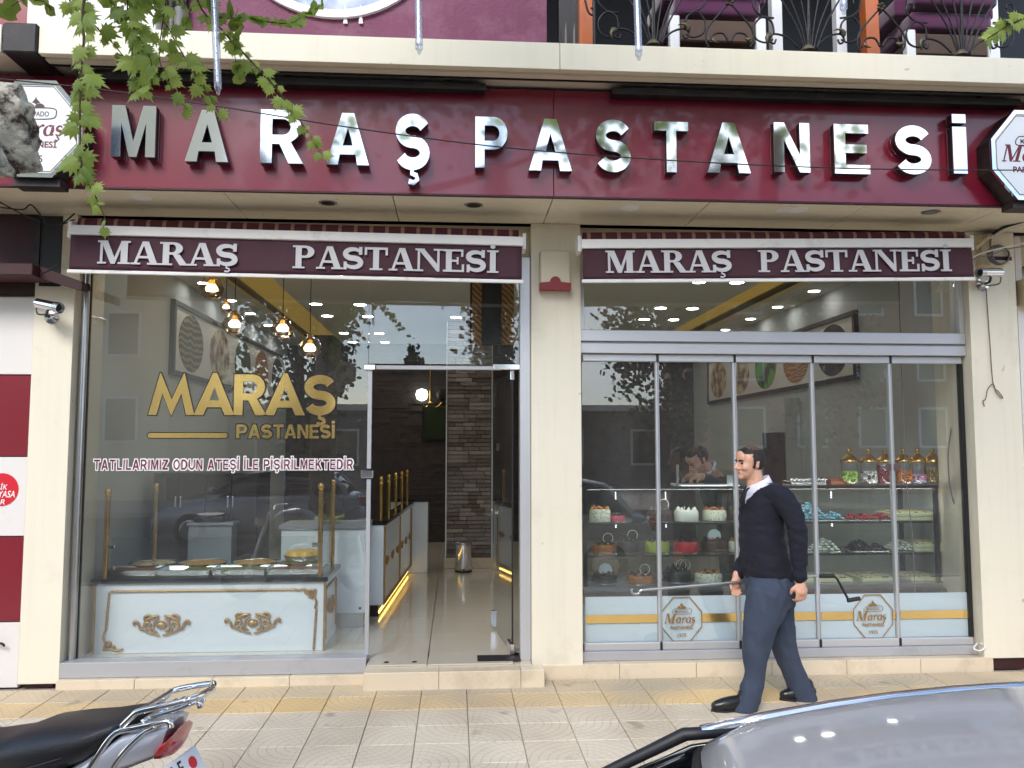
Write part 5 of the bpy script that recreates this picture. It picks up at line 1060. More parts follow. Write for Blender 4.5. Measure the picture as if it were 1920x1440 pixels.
def pile(px, sh, w_, h_, m, s, lab, wrap=False):
    p = PY(px, 990, .6); t = thing('sweet_pile', lab, 'sweets', (p.x, .62, SHZ[sh]+.0005), 'piles of sweets'); obj('tray', box(-w_, w_, -.1, .12, 0, .006, .002), 'tray_metal', t); b = NB(); r3 = random.Random(px)
    nl = max(1, round(h_/(s*.8)))
    for k in range(nl):
        wk = (w_-s)*(1-k/nl); dk = .085*(1-k/nl); nx_ = max(1, int(2*wk/(s*1.9))+1); ny_ = max(1, int(2*dk/(s*1.7))+1)
        for i in range(nx_):
            for j in range(ny_):
                if k < nl-1 and 0 < i < nx_-1 and 0 < j < ny_-1 and k > 0: continue
                blob(b, (-wk+(2*wk*i/max(1, nx_-1))+r3.uniform(-.25, .25)*s, -dk+(2*dk*j/max(1, ny_-1))+r3.uniform(-.2, .2)*s, .012+s*.4+k*s*.8), (s*r3.uniform(.85, 1.05), s*r3.uniform(.6, .8), s*.42), r3.uniform(-.5, .5))
    o = obj('sweets', b, m, t, smooth='all'); o['kind'] = 'stuff'
mat('candy_blue', C(128, 182, 204), .4, var=.25, scale=25); mat('candy_red', C(168, 26, 40), .35, var=.4, scale=22); mat('cookie_white', C(222, 222, 206), .6, var=.2, scale=18); mat('choc_piece', C(44, 28, 26), .35, var=.4, scale=30)
mat('box_cream', C(206, 204, 168), .5, var=.06); mat('copper_box', C(160, 94, 70), .35, .4)
pile(1520, 2, .14, .13, 'candy_blue', .024, 'heap of pale blue wrapped sweets on the top shelf behind the man'); pile(1566, 2, .06, .06, 'candy_blue', .024, 'small heap of pale blue sweets right of the big heap'); pile(1612, 2, .12, .05, 'candy_red', .026, 'row of red wrapped sweets on the top shelf of the right case'); pile(1655, 2, .05, .05, 'candy_red', .02, 'dark red sweets next to the cream boxes')
pile(1546, 1, .1, .1, 'cookie_white', .024, 'heap of white cookies on the middle shelf'); pile(1612, 1, .09, .08, 'choc_piece', .018, 'heap of dark chocolates on the middle shelf'); pile(1645, 1, .05, .05, 'choc_piece', .016, 'small row of chocolates beside the dark heap'); pile(1688, 1, .1, .08, 'cookie_white', .02, 'heap of cream cookies right of the chocolates'); pile(1505, 1, .05, .04, 'cookie_white', .02, 'small heap of cookies half hidden by the man')
def giftbox(px, z, w_, d_, n, m, lab, top='pastry_check', y=.66):
    p = PY(px, 990, .55); t = thing('gift_box', lab, 'box', (p.x, y, z+.0005), 'gift boxes')
    for k in range(n): obj('tray_box', box(-w_+.004*k, w_-.004*k, -d_, d_, .032*k, .03+.032*k, .003), m, t)
    obj('lid_print', box(-w_+.03, w_-.03, -d_+.02, d_-.02, .032*n-.001, .032*n+.008, .002), top, t)
giftbox(1712, SHZ[2], .19, .15, 2, 'box_cream', 'stacked cream gift boxes on the top shelf of the right case'); giftbox(1742, SHZ[1], .15, .15, 2, 'box_cream', 'stacked cream gift boxes on the middle shelf of the right case')
for px, lab in ((1490, 'low open sweet box at the left of the bottom shelf, by the man'), (1560, 'low open sweet box second on the bottom shelf of the right case'), (1640, 'low open sweet box in the middle of the bottom shelf'), (1730, 'low open sweet box at the right end of the bottom shelf')): giftbox(px, SHZ[0], .14, .16, 1, 'box_cream', lab)
# jars of dragees on top of the right case
JT = TOPZ+.0125
mat('dragee_green', C(150, 190, 70), .3, var=.15, scale=30); two_tone('dragee_mono', C(26, 24, 26), C(226, 224, 220), 'voronoi', 34, .4, (.35, .4)); mat('dragee_red', C(150, 24, 48), .3, var=.2); mat('dragee_orange', C(206, 120, 40), .3, var=.25, scale=20); two_tone('dragee_pastel', C(150, 184, 214), C(222, 150, 190), 'voronoi', 20, .4, (.4, .55)); mat('dragee_gold', C(190, 152, 78), .3, var=.2, scale=25)
for px, m, fill, lab in ((1593, 'dragee_green', .62, 'brass-lidded glass jar of green dragees, first from the left'), (1629, 'dragee_mono', .62, 'brass-lidded glass jar of black and white dragees'), (1660, 'dragee_red', .9, 'brass-lidded glass jar of red dragees behind the window lock'), (1695, 'dragee_orange', .66, 'brass-lidded glass jar of orange almonds'), (1721, 'dragee_pastel', .48, 'brass-lidded glass jar of pink and blue pastel dragees'), (1749, 'dragee_gold', .78, 'brass-lidded glass jar of golden almonds, last on the right')):
    p = PY(px, 880, .6); r = .0665; t = thing('candy_jar', lab, 'jar', (p.x, .6, JT), 'jars of dragees'); h = .182
    obj('jar_glass', lathe([(.001, .0), (r*.95, 0), (r, .006), (r, h-.02), (r*.93, h), (r*.9, h), (r*.96, h-.022), (r*.96, .01), (.001, .008)], 28), 'glass_jar', t, smooth=True)
    obj('lid', lathe([(r*1.08, h+.001), (r*1.1, h+.012), (r*1.0, h+.026), (r*.7, h+.048), (r*.34, h+.068), (r*.16, h+.078), (r*.14, h+.088), (r*.26, h+.098), (r*.24, h+.113), (.001, h+.12)], 24), 'gold', t, smooth=True)
    b = NB(); r3 = random.Random(px); n_ = int(300*fill)
    for k in range(n_):
        a = r3.uniform(0, 6.3); rr_ = (r*.84)*(1 if k % 5 else r3.uniform(0, 1)); blob(b, (rr_*math.cos(a), rr_*math.sin(a), .02+(h*fill-.025)*(k/n_ if k % 5 else 1)), (.0125, .0085, .0075), r3.uniform(0, 6))
    o = obj('dragees', b, m, t, smooth='all'); o['kind'] = 'stuff'
# things on the cases
t = thing('silver_tray', 'ornate silver serving tray on the case behind the man', 'tray', (PY(1512, 905, .7).x, .7, JT)); obj('tray_base', box(-.17, .13, -.1, .1, 0, .03, .004), 'tray_metal', t)
b = NB(); 
for k in range(26): blob(b, (-.17+k*.012, -.1, .045+.006*math.sin(k*2)), (.011, .008, .012), k)
obj('beaded_rim', b, 'chrome_worn', t, smooth='all'); obj('rim_leg', box(.09, .125, -.105, -.06, .0305, .05), 'chrome_worn', t)
t = thing('copper_box', 'low copper coloured box next to the silver tray', 'box', (PY(1566, 900, .7).x, .7, JT)); obj('carton', box(-.08, .1, -.1, .1, 0, .04, .004), 'copper_box', t); obj('lid', box(-.085, .09, -.105, .1, .0405, .055, .003), 'copper_box', t)
t = thing('glass_tray_cover', 'low clear glass cover over a pastry plate on the left case', 'cover', (PY(1330, 890, .62).x, .66, JT)); obj('cover', box(-.26, .2, -.16, .16, .01, .12, .004), 'glass_case', t); obj('plate', box(-.27, .21, -.17, .17, 0, .009, .003), 'panel_frost', t); obj('support', cyl((-.28, -.1, 0), (-.28, -.1, .17), .012), 'chrome_worn', t, smooth=True)
t = thing('price_card', 'small blue-grey card on the glass cover beside the man', 'card', (PY(1370, 890, .5).x, .47, JT)); obj('card', prism([[(-.04, .0), (.045, 0), (.045, .085), (-.04, .085)]], 0, .003), 'grey_box', t); obj('stand', box(-.03, .03, .0035, .03, 0, .01), 'grey_box', t)
# wall shelves at the right back
t = thing('shelf_unit', 'ochre backed wall shelves with silver bowl on the right inner side', 'shelves', (PY(1530, 800, 3.2).x, 3.2, FLZ)); mat('ochre', C(150, 106, 40), .6, var=.15)
obj('ochre_panel', prism([arc(.25, 1.55, .38, .72, 0, 350, 40)], .2, .23), 'ochre', t); obj('white_column', box(-.32, -.02, .1, .45, 0, 2.1), 'interior_wall', t); obj('dark_column', box(-.46, -.33, .1, .45, 0, 1.7), 'wood_dark', t); obj('base', box(-.5, .7, .05, .5, 0, .9), 'wood_dark', t)
for z in (1.15, 1.62): obj('glass_shelf', box(-.3, .6, -.1, .199, z, z+.012), 'glass_case', t)
obj('column_foot', box(.5, .56, .1, .19, .9, 1.15), 'wood_dark', t)
t2 = thing('silver_bowl', 'crumpled silver bowl on the upper glass shelf at the right', 'bowl', (t.location.x+.1, 3.22, FLZ+1.6325)); obj('bowl', lathe([(.05, 0), (.1, .02), (.16, .09), (.15, .09), (.09, .03), (.001, .015)], 9), 'chrome_worn', t2); obj('wrap', lathe([(.02, .03), (.1, .09), (.06, .15), (.001, .16)], 7), 'chrome_worn', t2)
# chain of the roller blind, inside the folding window
wire('blind_chain', 'thin beaded blind chain hanging inside the folding window at the right', [(PY(1697, 860, .3).x, .3, 3.0), PY(1697, 860, .3), PY(1710, 1000, .3), PY(1715, 1100, .3), PY(1717, 1170, .3)], .004, 'cable_grey')
wire('cable', 'grey cable hanging down the inside of the right window edge', [PY(1780, 560, .3), PY(1795, 640, .3), PY(1790, 760, .3), PY(1778, 850, .3), PY(1785, 930, .3), PY(1812, 1000, .3), PY(1800, 1080, .3)], .006, 'cable_grey')
# ================================================================== people
mat('skin', C(210, 160, 134), .5, var=.08, scale=12); mat('stubble', C(194, 146, 120), .6, var=.15, scale=60); mat('lip', C(176, 112, 98), .5); mat('eye_dark', C(24, 18, 16), .25); mat('hair_thin', C(92, 70, 58), .55, var=.3, scale=60)
for n_ in ('skin', 'stubble'): MAT[n_].node_tree.nodes['Principled BSDF'].inputs['Subsurface Weight'].default_value = .08; MAT[n_].node_tree.nodes['Principled BSDF'].inputs['Subsurface Radius'].default_value = (.02, .008, .004)
def ellip(b, c, rx, ry, rz, M=None, sub=3):
    bmesh.ops.create_icosphere(b, subdivisions=sub, radius=1, matrix=Matrix.Translation(c) @ (M.to_4x4() if M else Matrix()) @ Matrix.Diagonal((rx, ry, rz, 1)))
def chain(b, pts, n=14, k=4):
    """closed tapered limb through (point, radius) pairs with round ends"""
    P = [Vector((*p, r)) for p, r in pts]; out = []
    for i in range(len(P)-1):
        p0, p1, p2, p3 = P[max(i-1, 0)], P[i], P[i+1], P[min(i+2, len(P)-1)]
        for j in range(k):
            t = j/k; out.append(.5*((2*p1)+(p2-p0)*t+(2*p0-5*p1+4*p2-p3)*t*t+(3*p1-p0-3*p2+p3)*t**3))
    out.append(P[-1]); tube([v.xyz for v in out], [v.w for v in out], n, b)
    for p, r in (pts[0], pts[-1]): ellip(b, Vector(p), r*.98, r*.98, r*.98, sub=2)
def rings(b, rs, n=28, pw=2.3):
    """closed loft of rounded horizontal sections (cx, cy, z, rx, ry)"""
    L_ = []
    for cx, cy_, z, rx, ry in rs:
        ring = []
        for i in range(n):
            a = 2*math.pi*i/n; c, s = math.cos(a), math.sin(a); ring.append(b.verts.new((cx+rx*math.copysign(abs(c)**(2/pw), c), cy_+ry*math.copysign(abs(s)**(2/pw), s), z)))
        L_.append(ring)
    for A, D in zip(L_, L_[1:]):
        for i in range(n): b.faces.new((A[i], A[(i+1) % n], D[(i+1) % n], D[i]))
    b.faces.new(L_[0][::-1]); b.faces.new(L_[-1])
def remesh(b, vox, it=3, fac=.5, wr=None, seed=0):
    me = fin(b, 'tmp'); o = bpy.data.objects.new('tmp', me); COL.objects.link(o)
    m = o.modifiers.new('r', 'REMESH'); m.mode = 'VOXEL'; m.voxel_size = vox; m.use_smooth_shade = True
    s = o.modifiers.new('s', 'SMOOTH'); s.iterations = it; s.factor = fac
    dg = bpy.context.evaluated_depsgraph_get(); dg.update(); out = bpy.data.meshes.new_from_object(o.evaluated_get(dg)); bpy.data.objects.remove(o); out.materials.clear()
    if wr:
        sc_, amp = wr; nn = [v.normal.copy() for v in out.vertices]
        for v, n_ in zip(out.vertices, nn):
            c = v.co; f = noise.noise(Vector((c.x*sc_[0], c.y*sc_[1], c.z*sc_[2]+seed))); f2 = noise.noise(Vector((c.x*sc_[0]*2.3+4, c.y*sc_[1]*2.3, c.z*sc_[2]*2.1+c.x*9+seed)))
            v.co = c+n_*amp*((1-abs(f)*2)*.6+f2*.5)
    out.polygons.foreach_set('use_smooth', [True]*len(out.polygons)); return out
def head_local(b, T):
    """T maps head space (u forward, v to the person's left, w up, origin at head centre, metres) to the world"""
    M3 = Matrix([T(Vector(e))-T(Vector((0, 0, 0))) for e in ((1, 0, 0), (0, 1, 0), (0, 0, 1))]).transposed()
    E = lambda c, r, sub=3: ellip(b, T(Vector(c)), *r, M=M3, sub=sub)
    E((-.012, 0, .028), (.1, .077, .09)); E((.03, 0, -.02), (.062, .064, .1)); E((.04, 0, -.07), (.05, .05, .045)); E((.082, 0, -.098), (.022, .026, .02)); E((.07, 0, .045), (.03, .055, .05))
    E((.084, 0, .02), (.014, .045, .012), 2)
    chain(b, [(T(Vector((.09, 0, .012))), .009), (T(Vector((.108, 0, -.012))), .012), (T(Vector((.121, 0, -.03))), .0145)], 10, 3); 
    for s in (-1, 1):
        E((.1, s*.012, -.036), (.014, .01, .009), 2); E((.06, s*.042, -.03), (.035, .022, .025), 2)
        E((-.014, s*.078, -.012), (.018, .008, .032), 2); E((-.02, s*.083, .006), (.016, .006, .016), 2)
    E((.092, 0, -.062), (.013, .024, .007), 2); E((.09, 0, -.074), (.012, .021, .007), 2)
    chain(b, [(T(Vector((-.02, 0, -.05))), .053), (T(Vector((-.03, 0, -.12))), .055), (T(Vector((-.045, 0, -.19))), .064)], 16, 3)
def head_finish(par, body, T, Ti):
    """face regions, eyes, brows and hair for the head whose space is T"""
    me = body.data
    for m in ('skin', 'stubble', 'lip'): me.materials.append(MAT[m])
    for p in me.polygons:
        c = Ti(p.center)
        if -.16 < c.z < .15 and abs(c.x) < .16 and abs(c.y) < .12:
            if -.08 < c.z < -.058 and c.x > .097 and abs(c.y) < .02: p.material_index = 2
            elif c.z < -.045 and c.x > -.005 and c.z > -.125: p.material_index = 1
    for s in (-1, 1):
        b = NB(); ellip(b, T(Vector((.085, s*.032, .002))), .008, .010, .005, sub=2); obj('eye', b, 'eye_dark', par, smooth='all')
        b = NB(); tube([T(Vector(v)) for v in ((.1, s*.012, .019), (.097, s*.03, .025), (.082, s*.05, .02))], [.004, .006, .003], 6, b); obj('eyebrow', b, 'hair', par, smooth='all')
    b = NB(); bmesh.ops.create_icosphere(b, subdivisions=5, radius=1); kill = []
    for v in b.verts:
        d = v.co.copy(); v.co = Vector((d.x*.1055-.012, d.y*.0815, d.z*.096+.026))
        nn = noise.noise(v.co*90)*.003+noise.noise(v.co*35)*.003; v.co += d*nn
    for f in b.faces:
        c = f.calc_center_median(); c = c+Vector((noise.noise(c*70), 0, noise.noise(c*70+Vector((9, 0, 0)))))*.006; keep = (c.z > .073-.05*max(0, -c.x/.1) and c.x < .094) or (c.x < .01-.25*max(0, c.z-.05) and c.z > .012) or (c.x < -.028 and c.z > -.066+.04*0) or (-.002 < c.x < .014 and c.z > -.034 and abs(c.y) > .05)
        if abs(c.y) > .06 and -.032 < c.x < -.002 and c.z < .01: keep = False
        if not keep: kill.append(f)
    bmesh.ops.delete(b, geom=kill, context='FACES')
    for f in b.faces:
        c = f.calc_center_median(); f.material_index = 1 if (c.z > .092 and -.07 < c.x < .03 and noise.noise(c*40) > -.25) else 0
    for v in b.verts: v.co = T(v.co)
    h = obj('hair', b, 'hair', par, smooth='all'); h.data.materials.append(MAT['hair_thin']); md = h.modifiers.new('thickness', 'SOLIDIFY'); md.thickness = .006; md.offset = -1
def hand(b, w, d, out, thumb, curl, s=1.0):
    """palm from wrist w along d; 'out' spreads the fingers, 'curl' is the palm side"""
    w, d, out, curl = Vector(w), Vector(d).normalized(), Vector(out).normalized(), Vector(curl).normalized()
    chain(b, [(w-d*.03, .026*s), (w+d*.02*s, .03*s), (w+d*.055*s, .03*s)], 12, 3)
    for k, o_ in ((-1, 0), (1, 0), (0, .0)): ellip(b, w+d*.05*s+out*k*.02*s, .022*s, .022*s, .032*s, sub=2)
    for i, l in enumerate((.07, .082, .076, .06)):
        o_ = out*((i-1.5)*.0195*s); p0 = w+d*.075*s+o_
        p1 = p0+(d*.8+curl*.45).normalized()*l*.45*s; p2 = p1+(d*.35+curl*.9).normalized()*l*.35*s; p3 = p2+(d*-.25+curl*.95).normalized()*l*.25*s
        chain(b, [(p0, .0105*s), (p1, .0098*s), (p2, .0088*s), (p3, .0075*s)], 8, 2)
    t0 = w+d*.02*s+out*(-.024*s)*thumb; t1 = t0+(d*.6+out*-.75*thumb+curl*.4).normalized()*.04*s; t2 = t1+(d*.8+curl*.6).normalized()*.032*s
    chain(b, [(t0, .014*s), (t1, .012*s), (t2, .0095*s)], 8, 2)
# ---- the man walking past with a crank rod
MY = -.7; m_ = lambda px, py, y=MY: PY(px, py, y); K = (m_(1500, 1000)-m_(1400, 1000)).x/100      # metres per pixel at the man
def tor(px, py, hd, hw, y=MY): p = m_(px, py); return (p.x, y, p.z, hd*K, hw)
HC = m_(1406, 868); HR = Matrix.Rotation(R(191), 3, 'Z') @ Matrix.Rotation(R(3), 3, 'Y')
TH_ = lambda v: HC + HR @ (v*.89); THi = lambda v: (HR.inverted() @ (v-HC))/.89
yN, yF_ = MY-.1, MY+.1
near_leg = [(m_(1441, 1112, yN), .1), (m_(1428, 1160, yN), .085), (m_(1418, 1216, yN), .066), (m_(1416, 1264, yN), .05), (m_(1402, 1312, yN), .035)]
far_leg = [(m_(1449, 1112, yF_), .1), (m_(1458, 1160, yF_), .085), (m_(1471, 1215, yF_), .066), (m_(1489, 1264, yF_), .054), (m_(1504, 1300, yF_), .035)]
near_arm = [(m_(1463, 930, MY-.19), .06), (m_(1488, 968, MY-.23), .052), (m_(1497, 1012, MY-.24), .044), (m_(1499, 1052, MY-.23), .036), (m_(1500, 1088, MY-.22), .028)]
far_arm = [(m_(1440, 930, MY+.19), .06), (m_(1438, 970, MY+.22), .05), (m_(1425, 1008, MY+.22), .044), (m_(1402, 1045, MY+.18), .036), (m_(1384, 1078, MY+.13), .028)]
tors = [tor(1446, 1125, 26, .12), tor(1442, 1085, 29, .13), tor(1434, 1040, 29, .14), tor(1430, 1000, 28, .145), tor(1430, 950, 27, .15), tor(1433, 918, 22, .14), tor(1434, 906, 14, .09)]
def grow(ch, d): return [(p, r+e) for (p, r), e in zip(ch, d)]
b = NB(); rings(b, tors[::1]); head_local(b, TH_)
for c_ in (near_leg, far_leg, near_arm, far_arm): chain(b, c_)
hn = m_(1501, 1092, MY-.22); hand(b, hn, Vector((.05, -.02, -1)), Vector((1, .15, 0)), 1, Vector((-.1, .6, -.1)), 1.0)
hf = m_(1381, 1082, MY+.125); hand(b, hf, Vector((-.1, 0, -1)), Vector((.9, .25, .1)), 1, Vector((.0, -1, -.1)), .95)
feet = []
for leg, yy, px0, px1, py0 in ((near_leg, yN, 1414, 1334, 1340), (far_leg, yF_, 1530, 1462, 1312)):
    hx, tx = PY(px0, py0, yy).x, PY(px1, py0, yy).x; feet.append((hx, tx, yy)); chain(b, [(Vector((hx-.05, yy, .06)), .03), (Vector((hx-.12, yy, .05)), .028), (Vector((tx+.06, yy, .035)), .02)], 12, 3)
    chain(b, [(Vector((leg[-1][0])), .035), (Vector((hx-.055, yy, .08)), .03)], 12, 3)
man = obj('person', remesh(b, .0055, 2), None); head_finish(man, man, TH_, THi)
tag(man, 'man in navy sweater, white collar and blue trousers walking past with a rod', 'person')
b = NB(); zf = lambda py: m_(1430, py).z
swt = [tor(1442, 1086, 39, .17), tor(1440, 1076, 41, .18), tor(1434, 1055, 41, .187), tor(1430, 1030, 38.5, .18), tor(1428, 1000, 36.5, .18), tor(1427, 965, 36, .185), tor(1429, 938, 36, .19), tor(1432, 918, 32, .17), tor(1434, 907, 24, .12)]
rings(b, swt); chain(b, grow(near_arm[:4], (.012, .012, .012, .012))+[(m_(1500, 1078, MY-.225), .042), (m_(1500, 1083, MY-.225), .04)]); chain(b, grow(far_arm[:4], (.03, .026, .022, .02))+[(m_(1387, 1070, MY+.14), .046), (m_(1385, 1073, MY+.14), .043)])
for s in (-1, 1): ellip(b, m_(1450, 922, MY+s*.14)+Vector((0, 0, -.015)), .075, .075, .062)
sm = remesh(b, .009, 4, .5, ((5, 6, 14), .010)); 
# split the V of shirt and tie off the sweater front
bmS = bmesh.new(); bmS.from_mesh(sm); zt, zn = zf(938), zf(903); vfaces, tfaces = [], []
for f in bmS.faces:
    c = f.calc_center_median(); w_ = .1*max(0, (c.z-zt)/(zn-zt)); dy = abs(c.y-MY+.055)
    if c.z > zt-.02 and c.x < m_(1428, 920).x and dy < w_+.004: vfaces.append(f)
bmV = bmS.copy(); ids = {f.index for f in vfaces}; bmV.faces.ensure_lookup_table()
bmesh.ops.delete(bmV, geom=[f for f in bmV.faces if f.index not in ids], context='FACES'); bmesh.ops.delete(bmS, geom=vfaces, context='FACES')
so_ = obj('sweater', bmS, 'navy_knit', man, smooth='all'); obj('shirt_front', bmV, 'shirt', man, smooth='all')
b = NB(); p = [m_(1405, 914, MY-.1), m_(1401, 921, MY-.115), m_(1394, 940, MY-.115)]
for w0, off in ((.022, 0),):
    rows = []
    for c, w_ in zip((p[0]+Vector((-.004, 0, 0)), p[1]+Vector((-.01, 0, 0)), p[2]+Vector((-.005, 0, 0))), (.024, .02, .032)): rows.append([b.verts.new(c+Vector((dx, dy, 0))) for dx, dy in ((0, -w_), (-.008, 0), (0, w_), (.012, 0))])
    for A, D in zip(rows, rows[1:]):
        for k in range(4): b.faces.new((A[k], A[(k+1) % 4], D[(k+1) % 4], D[k]))
    b.faces.new(rows[0]); b.faces.new(rows[-1][::-1])
obj('tie', b, 'tie', man, smooth='all')
b = NB(); rows = []      # folded shirt collar: open ring round the neck, dipping to the front
for i in range(25):
    a = R(-165+330*i/24); cz = -.5*(1-math.cos(a))*0; fr = (1-math.cos(a))/2; ca, sa = math.cos(a), math.sin(a)
    top = m_(1422, 894)+Vector((.066*ca, .066*sa, -.055*fr+.012*(1-fr))); bot = m_(1424, 904)+Vector((.084*ca-.01*fr, .088*sa, -.078*fr-.002)); rows.append((b.verts.new(top), b.verts.new(bot)))
for A, D in zip(rows, rows[1:]): b.faces.new((A[0], A[1], D[1], D[0]))
c_ = obj('shirt_collar', b, 'shirt', man, smooth='all'); md = c_.modifiers.new('thickness', 'SOLIDIFY'); md.thickness = .006
b = NB(); rings(b, [tor(1446, 1134, 38, .165), tor(1445, 1112, 42, .185), tor(1442, 1092, 41, .185), tor(1440, 1076, 39, .175)]); chain(b, grow(near_leg, (.026, .022, .016, .012, .036))+[(m_(1396, 1331, yN), .076)]); chain(b, grow(far_leg, (.026, .02, .014, .014, .038))+[(m_(1508, 1312, yF_), .076)])
chain(b, [(m_(1449, 1118, yN), .1), (m_(1444, 1150, yN), .09)])
tm = remesh(b, .009, 3, .5, ((11, 8, 6), .014), 3); obj('trousers', tm, 'trouser', man)
for hx, tx, yy in feet:
    b = NB(); sole = []
    lift = .0 if yy == yN else .0
    chain(b, [(Vector((hx-.035, yy, .052)), .04), (Vector((hx-.11, yy, .052)), .044), (Vector((tx+.09, yy-.004, .042)), .044), (Vector((tx+.03, yy-.006, .034)), .034)], 14, 4); chain(b, [(Vector((hx-.05, yy, .06)), .042), (Vector((hx-.06, yy, .1)), .044)], 12, 3)
    me = remesh(b, .006, 2)
    for v in me.vertices: v.co.z = max(v.co.z, .012)
    s_ = obj('shoe', me, 'shoe', man); b = NB(); L_ = hx-tx; pts = [(hx+.004, yy), (hx-.02, yy-.036), (hx-.12, yy-.034), (tx+.08, yy-.046), (tx+.02, yy-.03), (tx-.004, yy-.004), (tx+.02, yy+.026), (tx+.08, yy+.038), (hx-.12, yy+.032), (hx-.02, yy+.036)]
    A = [b.verts.new((x, y, .0005)) for x, y in pts]; D = [b.verts.new((x, y, .016)) for x, y in pts]; b.faces.new(A[::-1]); b.faces.new(D)
    for i in range(len(pts)): b.faces.new((A[i], A[(i+1) % len(pts)], D[(i+1) % len(pts)], D[i]))
    obj('sole', b, 'rubber', s_)
# the awning crank rod in his far hand
RYr = MY+.085; t = thing('crank_rod', 'thin grey awning crank rod with hook held in the walking man\'s hand', 'rod')
rod_a, rod_b = PY(1205, 1106, RYr), PY(1535, 1079, RYr)
obj('shaft', cyl(rod_a, rod_b, .0085, n=10), 'steel', t, smooth=True); obj('hook', tube(smooth_pts([rod_a, PY(1200, 1108, RYr), PY(1197, 1113, RYr), PY(1188, 1113, RYr), PY(1184, 1109, RYr), PY(1186, 1104, RYr)], 4), .008, 8), 'steel', t, smooth='all')
obj('grip', cyl(PY(1537, 1080, RYr), PY(1564, 1080, RYr), .014, n=12), 'black', t, smooth=True); obj('crank', tube([PY(1564, 1080, RYr), PY(1570, 1086, RYr), PY(1590, 1123, RYr)], .008, 8), 'dark_metal', t); obj('handle', cyl(PY(1589, 1126, RYr), PY(1612, 1122, RYr), .014, n=12), 'black', t, smooth=True)
# ---- shop assistant bending over behind the cake case
SY2 = 1.55; s_ = lambda px, py, y=SY2: PY(px, py, y); K2 = (s_(1400, 900)-s_(1300, 900)).x/100
HC2 = s_(1308, 862, SY2-.12); HR2 = Matrix.Rotation(R(195), 3, 'Z') @ Matrix.Rotation(R(38), 3, 'Y'); T2 = lambda v: HC2+HR2 @ (v*1.0); T2i = lambda v: HR2.inverted() @ (v-HC2)
b = NB(); head_local(b, T2); hipz = FLZ+.95; shx, shz = s_(1345, 893).x, s_(1345, 893).z
chain(b, [(Vector((shx+.12, SY2, hipz)), .14), (Vector((shx+.08, SY2, 1.15)), .14), (Vector((shx, SY2, shz-.1)), .14), (s_(1325, 885, SY2-.05), .07)], 18, 4)
ar2 = lambda s: [(Vector((shx-.01, SY2+s*.17, shz-.08)), .06), (Vector((shx-.06, SY2+s*.2-.1, 1.3)), .05), (Vector((shx-.26, SY2+s*.12-.25, 1.4)), .035)]
for s in (-1, 1):
    chain(b, ar2(s)); hand(b, ar2(s)[-1][0], Vector((-1, -.2, -.1)), Vector((0, -s, .2)), 1, Vector((0, 0, -1))); chain(b, [(Vector((shx+.12, SY2+s*.1, hipz)), .1), (Vector((shx+.12, SY2+s*.1, FLZ+.5)), .07), (Vector((shx+.12, SY2+s*.1, FLZ+.06)), .05)]); chain(b, [(Vector((shx+.13, SY2+s*.1, FLZ+.045)), .04), (Vector((shx-.1, SY2+s*.1, FLZ+.035)), .03)])
sa = obj('person', remesh(b, .008, 2), None); head_finish(sa, sa, T2, T2i); tag(sa, 'shop assistant in dark sweater bending over behind the cake case', 'person')
b = NB(); chain(b, [(Vector((shx+.12, SY2, hipz-.02)), .19), (Vector((shx+.08, SY2, 1.15)), .185), (Vector((shx, SY2, shz-.12)), .175), (s_(1332, 892, SY2-.03), .085)], 18, 4)
for s in (-1, 1): chain(b, grow(ar2(s)[:2], (.03, .022))+[(ar2(s)[1][0].lerp(ar2(s)[2][0], .85), .045)])
obj('sweater', remesh(b, .012, 3, .5, ((7, 7, 12), .006)), 'navy_knit', sa)
b = NB(); rings(b, [(shx+.12, SY2, FLZ+.8, .12, .17), (shx+.12, SY2, FLZ+.95, .13, .18)]); 
for s in (-1, 1): chain(b, [(Vector((shx+.12, SY2+s*.1, hipz)), .115), (Vector((shx+.12, SY2+s*.1, FLZ+.5)), .085), (Vector((shx+.12, SY2+s*.1, FLZ+.09)), .075)])
obj('trousers', remesh(b, .014, 2), 'trouser', sa)
b = NB(); tube([T2(Vector((-.045+.07*math.cos(R(a)), .075*math.sin(R(a)), -.135-.02*math.cos(R(a))))) for a in range(0, 360, 24)], .014, 8, b, closed=True); obj('shirt_collar', b, 'shirt', sa, smooth='all')
# ================================================================== motorcycle in the left foreground
BYv = -3.4; bx_ = lambda px, py: PY(px, py, BYv)
O = bx_(367, 1342); YB = R(-15)
mc = thing('motorcycle', 'parked silver motorcycle with black seat and chrome rack in the left foreground', 'motorcycle', (O.x, BYv, 0), rot=(R(4), 0, YB))
def L2(px, py, y=0):
    p = bx_(px, py); return Vector(((p.x-O.x)/math.cos(YB)*1.0, y, p.z))
def loftx(secs, n=16):
    """closed loft of sections (x, z centre, half width, half height, power) across y,z"""
    b = NB(); L_ = []
    for x, z, hw, hh, pw, sk in secs:
        ring = []
        for i in range(n):
            a = 2*math.pi*i/n; c, s = math.cos(a), math.sin(a); ring.append(b.verts.new((x+sk*s, hw*math.copysign(abs(c)**(2/pw), c), z+hh*math.copysign(abs(s)**(2/pw), s))))
        L_.append(ring)
    for A, D in zip(L_, L_[1:]):
        for i in range(n): b.faces.new((A[i], A[(i+1) % n], D[(i+1) % n], D[i]))
    b.faces.new(L_[0][::-1]); b.faces.new(L_[-1]); return b
def prof(pts_top, pts_bot, hw, pw=2.6):
    out = []
    for (t_, b__, h) in zip(pts_top, pts_bot, hw): T_, D = L2(*t_), L2(*b__); out.append(((T_.x+D.x)/2, (T_.z+D.z)/2, h, (T_.z-D.z)/2, pw, (T_.x-D.x)/2))
    return out
